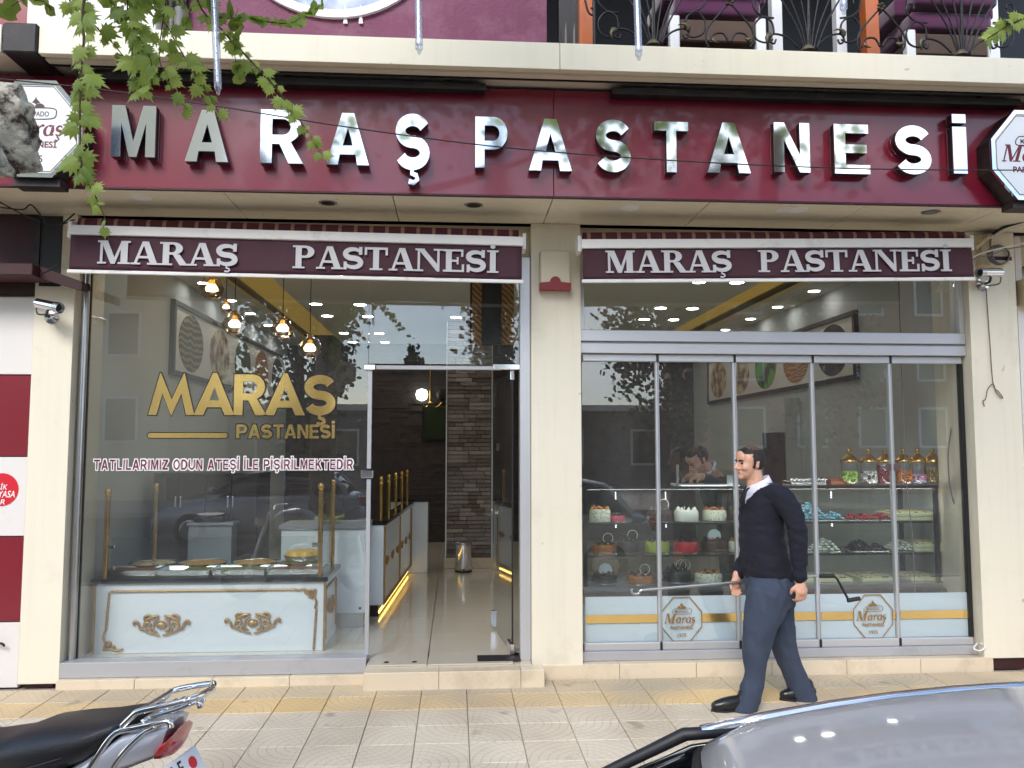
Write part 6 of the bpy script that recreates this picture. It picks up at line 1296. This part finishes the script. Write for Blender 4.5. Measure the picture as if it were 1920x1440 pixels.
st_ = prof([(279, 1330), (262, 1327), (200, 1340), (140, 1349), (77, 1361), (20, 1385), (-60, 1400), (-150, 1392)], [(276, 1345), (262, 1362), (205, 1410), (140, 1436), (77, 1452), (20, 1462), (-60, 1466), (-150, 1450)], (.06, .1, .125, .135, .135, .125, .1, .06))
obj('seat', loftx(st_, 24), 'seat_vinyl', mc, smooth=True)
obj('seat_piping', tube(smooth_pts([L2(233, 1371, -.098), L2(150, 1401, -.131), L2(43, 1434, -.126), L2(-60, 1450, -.09)], 5), .0035, 6), 'black', mc)
tl = prof([(364, 1327), (330, 1332), (283, 1344), (230, 1380), (170, 1420)], [(326, 1402), (300, 1412), (262, 1428), (215, 1455), (165, 1480)], (.055, .085, .105, .112, .115), 3.2)
obj('tail_fairing', loftx(tl, 20), 'bike_silver', mc, smooth=True)
tlg = prof([(368, 1341), (366, 1348), (358, 1356)], [(344, 1402), (332, 1405), (324, 1404)], (.05, .075, .08), 2.4)
obj('tail_light', loftx(tlg, 20), 'tail_red', mc, smooth=True)
ch = lambda pts, r, y0=None: obj('rack_tube', tube(smooth_pts([L2(*p) for p in pts], 5), r, 10), 'chrome', mc, smooth='all')
for s in (-1, 1):
    y = s*.085
    ch([(196, 1452, y*1.3), (228, 1400, y*1.25), (263, 1350, y*1.1), (300, 1337, y), (340, 1326, y), (366, 1321, y*.9), (370, 1332, y*.9)], .0095)
    ch([(253, 1424, y*1.2), (285, 1378, y*1.15), (318, 1345, y), (345, 1330, y)], .0075)
    ch([(277, 1336, y), (296, 1318, y), (313, 1305, y), (360, 1292, y), (402, 1281, y*.8)], .0095)
    ch([(318, 1324, y*.7), (377, 1303, y*.7), (405, 1290, y*.7)], .007)
ch([(402, 1281, -.068), (412, 1281, -.03), (412, 1281, .03), (402, 1281, .068)], .0095)
ch([(313, 1305, -.085), (313, 1305, 0), (313, 1305, .085)], .008); ch([(345, 1312, -.06), (345, 1312, .06)], .007); ch([(318, 1324, -.085), (318, 1324, .085)], .007); ch([(405, 1290, -.06), (405, 1290, .06)], .007)
ch([(404, 1290, .0), (407, 1300, 0)], .006)
# number plate on the rear fender, facing backwards
pl_c = L2(362, 1428); plt = obj('number_plate', box(-.09, .09, -.003, .003, -.068, .068, .004), 'plate_white', mc, (pl_c.x+.012, 0, pl_c.z-.03), rot=(R(-28), 0, R(90)))
for s, xa, xb, za, zb in (('01 F', -.08, .0, .012, .058), ('209', -.08, .06, -.056, -.008)): obj('plate_lettering', text_mesh(s, xa, xb, za, zb, -.0032, .001, .012), 'black', plt)
obj('plate_seal', prism([arc(.045, .03, .018, .018, 0, 340, 16)], -.0045, -.0032), 'red_disc', plt)
R0 = L2(200, 1500); wz = .29
obj('rear_fender', tube([(R0.x+.33*math.cos(R(a)), 0, wz+.33*math.sin(R(a))) for a in range(-5, 130, 10)], .05, 10), 'black', mc, smooth='all')
def wheel(par, x, z, r, w_, name='wheel'):
    wl_ = obj(name, tube([(x+(r-w_)*math.cos(R(a)), 0, z+(r-w_)*math.sin(R(a))) for a in range(0, 360, 10)], w_, 10, closed=True), 'tyre', par, smooth='all')
    obj('rim', tube([(x+(r-w_*1.9)*math.cos(R(a)), 0, z+(r-w_*1.9)*math.sin(R(a))) for a in range(0, 360, 10)], .014, 8, closed=True), 'chrome_worn', wl_, smooth='all'); obj('hub', cyl((x, -.07, z), (x, .07, z), .05, n=16), 'steel', wl_, smooth=True)
    b = NB()
    for k in range(14): a = k*.449; tube([(x+.05*math.cos(a), (.04 if k % 2 else -.04), z+.05*math.sin(a)), (x+(r-w_*2)*math.cos(a+.3), 0, z+(r-w_*2)*math.sin(a+.3))], .0025, 5, b)
    obj('spokes', b, 'chrome_worn', wl_)
wheel(mc, R0.x, wz, .285, .048); wheel(mc, R0.x-1.25, wz, .285, .042)
obj('swingarm', tube([(R0.x, -.08, wz), (R0.x-.45, -.09, .4)], .018, 8), 'black', mc); obj('swingarm', tube([(R0.x, .08, wz), (R0.x-.45, .09, .4)], .018, 8), 'black', mc)
for s in (-1, 1): obj('shock_absorber', tube([(R0.x-.02, s*.11, wz+.03), (R0.x-.08, s*.12, .66)], .024, 10), 'chrome_worn', mc)
obj('frame', tube(smooth_pts([(R0.x+.15, 0, .66), (R0.x-.3, 0, .68), (R0.x-.75, 0, .78), (R0.x-1.0, 0, .82), (R0.x-.85, 0, .4), (R0.x-.45, 0, .32), (R0.x-.3, 0, .6)], 5), .022, 8), 'black', mc)
obj('engine', box(R0.x-.8, R0.x-.42, -.12, .12, .26, .58, .04, 3), 'steel', mc, smooth=True); obj('exhaust', tube(smooth_pts([(R0.x-.75, .13, .35), (R0.x-.5, .15, .24), (R0.x-.1, .16, .26), (R0.x+.2, .17, .33)], 5), [.02]*5+[.022]*5+[.045]*6, 12), 'chrome', mc, smooth='all')
obj('fuel_tank', loftx([(R0.x-.5, .8, .06, .06, 2.5, 0), (R0.x-.58, .84, .13, .11, 2.5, 0), (R0.x-.75, .86, .15, .13, 2.5, 0), (R0.x-.92, .86, .11, .1, 2.5, 0), (R0.x-.98, .85, .05, .05, 2.5, 0)], 20), 'bike_silver', mc, smooth=True)
for s in (-1, 1): obj('fork_leg', cyl((R0.x-1.25, s*.08, wz), (R0.x-1.02, s*.08, .95), .02, n=10), 'chrome', mc, smooth=True)
obj('handlebar', tube(smooth_pts([(R0.x-.85, -.34, 1.02), (R0.x-.95, -.2, 1.02), (R0.x-1.0, 0, .96), (R0.x-.95, .2, 1.02), (R0.x-.85, .34, 1.02)], 5), .012, 8), 'chrome', mc, smooth='all'); obj('headlight', lathe([(.09, 0), (.085, -.06), (.03, -.1)], 18, (R0.x-1.12, 0, .88)), 'chrome', mc, smooth=True); obj('side_stand', cyl((R0.x-.6, -.1, .28), (R0.x-.55, -.24, -.0), .012, n=8), 'black', mc)

# ================================================================== cars
def car(name, lab, x_front, yc, base, paint, L_=3.95, flip=1, roof0=1.6):
    """hatchback, nose towards -x; local x from the front bumper, z from the road"""
    t = thing(name, lab, 'car', (x_front, yc, base), 'parked cars', rot=(0, 0, 0 if flip > 0 else math.pi))
    W = .82
    # lower body
    st = [(.0, .3, .5, .62), (.06, .22, .62, .72), (.3, .2, .74, .79), (.9, .18, .86, .815), (1.25, .18, .93, .82), (2.4, .18, .96, .82), (3.3, .18, .98, .81), (3.75, .22, .96, .77), (L_-.05, .3, .8, .7), (L_, .35, .6, .62)]
    b = NB(); RG = []
    for x, z0, z1, w_ in st:
        h = z1-z0; half = [(0, z0), (w_*.9, z0), (w_, z0+.1), (w_, z0+h*.55), (w_*.985, z0+h*.85), (w_*.93, z1-.01), (w_*.6, z1+.015), (0, z1+.03)]
        RG.append([b.verts.new((x, y, z)) for y, z in half]+[b.verts.new((x, -y, z)) for y, z in half[-2:0:-1]])
    n = len(RG[0])
    for A, D in zip(RG, RG[1:]):
        for i in range(n): b.faces.new((A[i], A[(i+1) % n], D[(i+1) % n], D[i]))
    b.faces.new(RG[0][::-1]); b.faces.new(RG[-1]); bo = obj('body', b, paint, t, smooth='all'); ss = bo.modifiers.new('sub', 'SUBSURF'); ss.levels = 1; ss.render_levels = 2
    # roof: crowned sheet with a rounded front and a rolled side edge
    xa, xb = roof0, 3.35; hw = .565; b = NB(); nx, ny = 28, 22; G = []
    for i in range(nx+1):
        u = i/nx; row = []
        for j in range(-ny, ny+1):
            v = j/ny; bowf = .1*v*v+.05*max(0, (abs(v)-.8)/.2)**2; x = (xa+bowf)+(xb-.04*v*v-(xa+bowf))*u
            dxf = max(0, 1-(x-xa)/.75); drop = .085*dxf**2.0+.10*max(0, (x-2.6)/.75)**2
            edge = max(0, (abs(v)-.86)/.14)
            z = 1.418-drop-.03*v*v-.02*edge**2.2-.016*max(0, 1-u/.06)**2
            row.append(b.verts.new((x, v*hw, z)))
        G.append(row)
    for i in range(nx):
        for j in range(2*ny): b.faces.new((G[i][j], G[i+1][j], G[i+1][j+1], G[i][j+1]))
    ro = obj('roof', b, paint, t, smooth='all'); md = ro.modifiers.new('thickness', 'SOLIDIFY'); md.thickness = .02; md.offset = -1
    for s in (-1, 1): obj('roof_edge_glint', tube([Vector((G[i][0 if s < 0 else -1].co if False else (0, 0, 0))) for i in range(0)] or [(xa+.1+(xb-.04-xa-.1)*k/14, s*(hw+.004), 1.418-.085*max(0, 1-(.1+(xb-.14-xa)*k/14)/.75)**2-.1*max(0, (xa+.1+(xb-.04-xa-.1)*k/14-2.6)/.75)**2-.047) for k in range(15)], .012, 8), 'chrome_worn', t, smooth='all')  # chrome tube added along each roof edge to give its bright sky highlight
    rz = lambda x: 1.418-.085*max(0, 1-(x-xa)/.75)**2-.10*max(0, (x-2.6)/.75)**2
    # windscreen, rear window and side glass
    def sheet(name_, rows, m, th=.006):
        b = NB(); Gs = [[b.verts.new(p) for p in r] for r in rows]
        for i in range(len(Gs)-1):
            for j in range(len(Gs[0])-1): b.faces.new((Gs[i][j], Gs[i+1][j], Gs[i+1][j+1], Gs[i][j+1]))
        o = obj(name_, b, m, t, smooth='all'); md = o.modifiers.new('thickness', 'SOLIDIFY'); md.thickness = th; return o
    zw0, zw1 = .955, rz(xa)-.035; vs_ = [k/6 for k in range(-6, 7)]
    sheet('windscreen', [[(xa-.012+.1*v*v+(-.5)*(1-u)+.04*(1-u)*v*v, v*(hw-.01+(.72-hw)*(1-u)), zw0+(zw1+.0-.03*v*v-zw0)*u+.012*math.sin(math.pi*u)) for v in vs_] for u in (0, .25, .5, .75, 1)], 'car_glass')
    sheet('rear_window', [[(xb+.0-.04*v*v+.3*(1-u), v*(hw-.02+(.68-hw)*(1-u)), .97+(rz(xb)-.03-.03*v*v-.97)*u) for v in vs_] for u in (0, .5, 1)], 'car_glass')
    obj('screen_seal', tube([(xa-.004+.1*v*v, v*(hw-.01), rz(xa)-.028-.03*v*v) for v in [k/10 for k in range(-10, 11)]], .014, 6), 'rubber', t, smooth='all')
    for s in (-1, 1):
        topf = lambda x: (x, s*(hw+.0), rz(x)-.075); bot = lambda x: (x, s*.765, .95)
        xs = [xa-.45, xa-.2, xa+.05, xa+.4, xa+.9, xa+1.3, xb+.1]
        tops = [(xa-.42, s*.74, .97), (xa-.17, s*.655, 1.15), (xa+.08, s*hw, rz(xa+.08)-.062), topf(xa+.4), topf(xa+.9), topf(xa+1.3), (xb-.06, s*hw, rz(xb-.06)-.07)]
        sheet('side_glass', [[tp, tuple((Vector(tp)+Vector(bot(x)))/2+Vector((0, s*.01, 0))), bot(x)] for tp, x in zip(tops, xs)], 'car_glass')
        pil = lambda p0, p1, r: obj('window_pillar', tube([p0, tuple((Vector(p0)+Vector(p1))/2+Vector((0, s*.012, .01))), p1], r, 8), paint, t, smooth='all')
        obj('a_pillar', tube([(xa-.5, s*.755, .94), (xa-.2, s*.668, 1.14), (xa+.07, s*(hw+.003), rz(xa+.1)-.05), (xa+.16, s*(hw-.002), rz(xa+.16)-.056)], [.008, .009, .012, .01], 8), 'black', t, smooth='all'); pil((xa+.85, s*.775, .94), (xa+.8, s*(hw+.005), rz(xa+.8)-.07), .024); pil((xb+.22, s*.74, .95), (xb-.05, s*(hw-.01), rz(xb-.05)-.06), .04)
        obj('door_handle', box(xa+.45, xa+.6, s*.815-.012, s*.815+.022, .8, .825, .008), paint, t); obj('wing_mirror', box(xa-.5, xa-.38, min(s*.8, s*.95), max(s*.8, s*.95), .95, 1.08, .03, 3), paint, t, smooth=True)
        obj('headlight', box(.05, .2, s*.6-.14, s*.6+.14, .62, .74, .04, 3), 'glass_jar', t, smooth=True); obj('tail_lamp', box(L_-.16, L_-.02, s*.62-.1, s*.62+.1, .72, .9, .03, 3), 'tail_red', t, smooth=True)
        for wx in (.75, 3.2):
            ty = obj('wheel', lathe([(.1, -.09), (.26, -.095), (.3, -.07), (.3, .07), (.26, .095), (.1, .09)], 28, (wx, s*.74, .3), axis='Y'), 'tyre', t, smooth=True); obj('rim', lathe([(.001, -.098 if s > 0 else .098), (.17, -.1 if s > 0 else .1), (.2, -.085 if s > 0 else .085)], 10, (wx, s*.74, .3), axis='Y'), 'chrome_worn', ty)
    obj('bumper', box(-.03, .12, -.66, .66, .3, .5, .05, 3), paint, t, smooth=True); obj('bumper', box(L_-.12, L_+.03, -.66, .66, .3, .5, .05, 3), paint, t, smooth=True); obj('number_plate', box(-.04, -.031, -.25, .25, .36, .46), 'plate_white', t)
    return t
car('parked_car', 'silver car whose roof fills the lower right corner', .43-1.7, -5.16, -.15, 'car_silver')
car('parked_car', 'white hatchback parked behind the photographer, seen in the left window glass', -5.6, -10.2, -.15, 'car_white', flip=1)
# ================================================================== plane tree with hanging spring shoots
def leaf_mesh(name, s=1):
    lob = [(0, 0), (.1, .06), (.36, -.08), (.28, .1), (.52, .14), (.38, .28), (.68, .5), (.4, .48), (.5, .76), (.27, .64), (.2, .9), (.1, .84), (.0, 1.25)]
    out = lob+[(-x, y) for x, y in lob[-2:0:-1]]; b = NB(); c = b.verts.new((0, .4*s, .03*s)); vs = [b.verts.new((x*s, y*s, -.34*s*abs(x)-.16*s*(y*y))) for x, y in out]
    for i in range(len(vs)): b.faces.new((c, vs[i], vs[(i+1) % len(vs)]))
    me = fin(b, name); me.materials.append(MAT['leaf']); me.polygons.foreach_set('use_smooth', [True]*len(me.polygons)); return me
LM = [leaf_mesh('leaf', 1)]
tr = thing('plane_tree', 'plane tree with mottled bark stub and hanging leafy shoots at the upper left', 'tree', (-1.62, -4.0, 0))
TO = Vector((-1.62, -4.0, 0)); TLoc = lambda p: tuple(Vector(p)-TO)
obj('trunk', tube([TLoc(p) for p in ((-1.62, -4.0, -.05), (-1.6, -4.0, .6), (-1.63, -3.98, 1.4), (-1.6, -3.97, 2.2), (-1.55, -3.95, 3.0), (-1.45, -3.9, 4.2), (-1.3, -3.8, 5.6))], [.22, .17, .155, .15, .145, .12, .08], 18), 'bark', tr, smooth='all')
# sawn-off limb stub that pokes into the picture
p0, p1 = Vector((-1.58, -3.97, 2.35)), PY(46, 232, -3.62)
b = NB(); N_ = 16
NR = 44; pts = [p0.lerp(p1, k/NR) for k in range(NR+1)]; rad = [.125+.022*math.sin(k*.16)+(.012 if 26 < k < 36 else 0) for k in range(NR+1)]; rad[-1] = .05; rad[-2] = .085; rad[-3] = .108
tube(pts, rad, 48, b)
for v in b.verts: v.co += Vector((noise.noise(v.co*7), noise.noise(v.co*7+Vector((5, 0, 0))), noise.noise(v.co*7+Vector((0, 7, 0)))))*.06 + Vector((noise.noise(v.co*24), 0, noise.noise(v.co*20+Vector((3, 3, 3)))))*.02 + Vector((noise.noise(v.co*60), 0, noise.noise(v.co*55+Vector((3, 3, 3)))))*.007
for v in b.verts: v.co -= TO
mat('bark_mottled', C(196, 190, 172), .9, var=.25, scale=14, bump=.9, bscale=40, dirt=C(62, 48, 38), dscale=12, dpos=(.46, .58)); obj('limb_stub', b, 'bark_mottled', tr, smooth='all')
limb = smooth_pts([(-1.55, -3.95, 3.1), (-1.2, -3.7, 3.7), (-.7, -3.3, 4.05), (.1, -3.0, 4.2), (.9, -2.7, 4.4)], 5)
obj('limb', tube([TLoc(p) for p in limb], [.07-.05*i/(len(limb)-1) for i in range(len(limb))], 10), 'bark', tr, smooth='all')
r5 = random.Random(21); leaves = []
def shoot(pts, y0, y1, r=.0045, dens=1.0, size=.075, up_=True):
    n = len(pts); W3 = [PY(px, py, y0+(y1-y0)*i/(n-1)) for i, (px, py) in enumerate(pts)]
    if up_:
        a = min((Vector(p) for p in limb), key=lambda p: (p.x-W3[0].x)**2+(p.y-W3[0].y)**2); W3 = [a, a.lerp(W3[0], .5)+Vector((0, 0, .05))]+W3
    P = smooth_pts(W3, 6); obj('shoot', tube([TLoc(p) for p in P], [max(.0018, r*(1-.7*i/len(P))) for i in range(len(P))], 6), 'twig', tr, smooth='all')
    acc = 0; side = 1; L_ = sum((P[i+1]-P[i]).length for i in range(len(P)-1)); run = 0
    for i in range(6 if up_ else 0, len(P)-1):
        seg = (P[i+1]-P[i]).length; acc += seg; run += seg
        while acc > .0235/dens:
            acc -= .0235/dens; d = (P[i+1]-P[i]).normalized(); side = -side; u = i/len(P)
            leaves.append((P[i].lerp(P[i+1], r5.random()), d, side, size*(r5.uniform(.34, .92))*(1 if u < .75 else .8)))
shoot([(162, -20), (157, 80), (151, 150), (150, 230), (152, 300), (160, 335), (175, 360), (190, 392)], -3.1, -3.0, .006, 1.0, .085)
shoot([(190, 392), (197, 412), (192, 432)], -3.0, -2.98, .002, .7, .07, False)
shoot([(128, -20), (180, 50), (215, 85), (240, 118)], -3.0, -2.8, .005, .6)
shoot([(255, -20), (262, 60), (258, 120), (262, 170)], -2.9, -2.8, .004, 1.2, .09); shoot([(240, -10), (250, 50), (282, 110), (285, 160)], -2.95, -2.85, .004, 1.1, .09)
shoot([(288, -20), (320, 60), (345, 105), (372, 150), (398, 188), (410, 212)], -2.9, -2.7, .004, 1.0, .075); shoot([(300, 80), (312, 140), (330, 180), (352, 205)], -2.85, -2.75, .003, .9, .065)
shoot([(368, -20), (420, 60), (462, 105), (492, 138), (522, 170), (545, 205), (572, 240), (604, 292)], -2.8, -2.5, .005, 1.05, .07)
shoot([(395, 8), (470, 34), (540, 44), (575, 25), (606, 8)], -2.8, -2.6, .004, 1.0, .075); shoot([(430, 0), (445, 50), (440, 100), (450, 150)], -2.8, -2.7, .003, .9, .075)
shoot([(60, -30), (30, 5), (5, 22)], -3.1, -3.0, .004, .7, .08); shoot([(60, -30), (85, 5), (100, 25)], -3.0, -2.9, .004, .8, .085); shoot([(190, -30), (215, 10), (225, 45)], -2.9, -2.9, .003, .9, .08); shoot([(330, -30), (350, 20), (345, 60)], -2.8, -2.8, .003, .9, .08)
# second tree at the right, only a shoot tip shows
tr2 = thing('plane_tree', 'plane tree whose leafy shoot tip shows at the upper right edge', 'tree', (3.3, -3.9, 0)); T2o = Vector((3.3, -3.9, 0))
obj('trunk', tube([(0, 0, -.05), (.02, 0, 1.5), (.0, 0, 3.2), (.1, .1, 5)], [.2, .15, .14, .09], 16), 'bark', tr2, smooth='all'); obj('limb', tube([(0, 0, 3.1), (-.3, .5, 3.7), (-.9, 1.2, 4.1)], [.06, .04, .02], 8), 'bark', tr2, smooth='all')
P = smooth_pts([Vector((2.4, -2.7, 4.1)), PY(1990, -10, -2.7), PY(1925, 30, -2.7), PY(1890, 48, -2.7), PY(1852, 72, -2.7)], 6); obj('shoot', tube([tuple(p-T2o) for p in P], .003, 6), 'twig', tr2, smooth='all')
lv2 = []
for i in range(8, len(P)-1): lv2.append((P[i], (P[i+1]-P[i]).normalized(), 1 if i % 2 else -1, .06*r5.uniform(.6, 1)))
def place(lst, par, off):
    view = Vector((0, -1, -.15))
    for p, d, s, sz in lst:
        side = d.cross(Vector((0, 1, 0))).normalized()*s; tip = (side*r5.uniform(.3, .9)+d*r5.uniform(.1, .7)+Vector((0, r5.uniform(-.35, .2), -.55*r5.random()))).normalized()
        nrm = (view+Vector((r5.uniform(-.8, .8), r5.uniform(-.4, .4), r5.uniform(-.2, .9)))).normalized(); xa = tip.cross(nrm).normalized(); nn = xa.cross(tip)
        M = Matrix((xa*sz, tip*sz, nn*sz)).transposed().to_4x4(); M.translation = p+tip*sz*.15-off
        o = obj('leaf', LM[0], None, par); o.matrix_basis = M
place(leaves[:300], tr, TO); place(lv2, tr2, T2o)
def join_leaves(lst, mname, s_rng, par, off, name='crown'):
    b = NB()
    for c in lst:
        s = r5.uniform(*s_rng); a = Vector((r5.gauss(0, 1), r5.gauss(0, 1), r5.gauss(0, 1))).normalized(); bb = a.orthogonal().normalized(); cc = a.cross(bb); c = Vector(c)-off
        vs = [b.verts.new(c+bb*s*x+cc*s*y) for x, y in ((0, -.5), (.45, -.1), (.3, .45), (0, .7), (-.35, .4), (-.42, -.15))]; b.faces.new(vs)
    o = obj(name, b, mname, par); o['kind'] = 'stuff'; return o
if len(leaves) > 300: join_leaves([p for p, d, s, z in leaves[300:]], 'leaf', (.04, .07), tr, TO, 'more_leaves')
def crown_pts(c, rx, ry, rz, n, clumps=18):
    out = []; cs = []
    for k in range(clumps):
        v = Vector((r5.gauss(0, .5), r5.gauss(0, .5), r5.gauss(0, .5))); v = v if v.length < 1 else v.normalized()*.95; cs.append((v, r5.uniform(.22, .4)))
    for k in range(n):
        v, s = cs[k % clumps]; w_ = v+Vector((r5.gauss(0, s*.6), r5.gauss(0, s*.6), r5.gauss(0, s*.6))); out.append((c[0]+w_.x*rx, c[1]+w_.y*ry, c[2]+w_.z*rz))
    return out
join_leaves(crown_pts((-.6, -3.9, 5.55), 2.4, 1.4, 1.1, 1700), 'leaf', (.07, .13), tr, TO); join_leaves(crown_pts((2.7, -3.8, 5.5), 2.2, 1.3, 1.1, 1500), 'leaf', (.07, .13), tr2, T2o)
# ================================================================== far side of the street (seen only in the glass and chrome)
def far_building(name, lab, x0, x1, y, h, m, trim, rows, cols, z0=1.2):
    t = thing(name, lab, 'building', (x0, y, -.02)); W_ = x1-x0
    obj('wall', box(0, W_, -8, 0, 0, h), m, t); obj('roof', box(-.3, W_+.3, -8.3, .3, h+.001, h+.25), trim, t); cw, rh = W_/cols, (h-z0)/rows; WM = fin(box(-.55, .55, .001, .05, -.75, .75), 'window'); WM.materials.append(MAT[trim]); PM_ = fin(box(-.46, .46, .0505, .06, -.66, .66), 'pane'); PM_.materials.append(MAT['car_glass'])
    for r_ in range(rows):
        for c_ in range(cols): o = obj('window', WM, None, t, (cw*(c_+.5), 0, z0+rh*(r_+.5))); obj('glazing', PM_, None, o)
    return t
mat('block_beige', C(230, 218, 188), .8, var=.08, scale=.8); mat('block_rose', C(150, 104, 92), .8, var=.08, scale=.8); mat('block_grey', C(120, 116, 112), .8, var=.1)
t = far_building('apartment_block', 'beige apartment block across the street, reflected at the left of the glass', -30, -9.2, -21, 15, 'block_beige', 'white', 5, 7)
for k in range(5): obj('air_conditioner', box(17.5-3*(k % 2), 18.3-3*(k % 2), .05, .35, 3+2.2*k, 3.55+2.2*k, .03), 'white', t)
far_building('school_block', 'rose coloured block with white window frames, reflected in the folding window', 9.5, 30, -23, 8.5, 'block_rose', 'white', 3, 9)
far_building('shop_row', 'low grey shop row across the street, reflected behind the gold letters', -9.1, 9.4, -28, 3.2, 'block_grey', 'panel_offwhite', 1, 6, .2)
def far_tree(lab, x, y, h, r, n, conif=False):
    t = thing('street_tree', lab, 'tree', (x, y, -.02), 'trees across the street'); obj('trunk', tube([(0, 0, 0), (.05, 0, h*.3), (0, .05, h*.7)], [.2, .16, .06], 10), 'bark', t, smooth='all')
    for k in range(5): a = k*1.3; obj('branch', tube([(0, 0, h*.3+.1*k*h*.4), (r*.5*math.cos(a), r*.5*math.sin(a), h*.45+.1*k*h*.5)], [.07, .02], 6), 'bark', t)
    pts = crown_pts((0, 0, h*.62), r, r, h*.38, n, 26)
    if conif: pts = [(p[0]*max(.15, 1.15-(p[2])/h), p[1]*max(.15, 1.15-p[2]/h), p[2]) for p in pts]
    join_leaves(pts, 'leaf_far', (.09, .17), t, Vector((0, 0, 0)))
far_tree('broad dark tree across the street, reflected beside the door', -4.2, -16, 9.5, 1.5, 8000); far_tree('tapering dark conifer across the street, reflected above the door', 1.1, -17, 11, 1.3, 8000, True); far_tree('short dark conifer across the street, reflected low in the sky gap', -1.3, -19, 4.6, 1.2, 3000, True); far_tree('dark tree across the street, reflected in the folding window', 6.0, -16, 9, 1.6, 7000); far_tree('sparse tree across the street, reflected at the right', 10.2, -17, 7.5, 1.8, 2500)
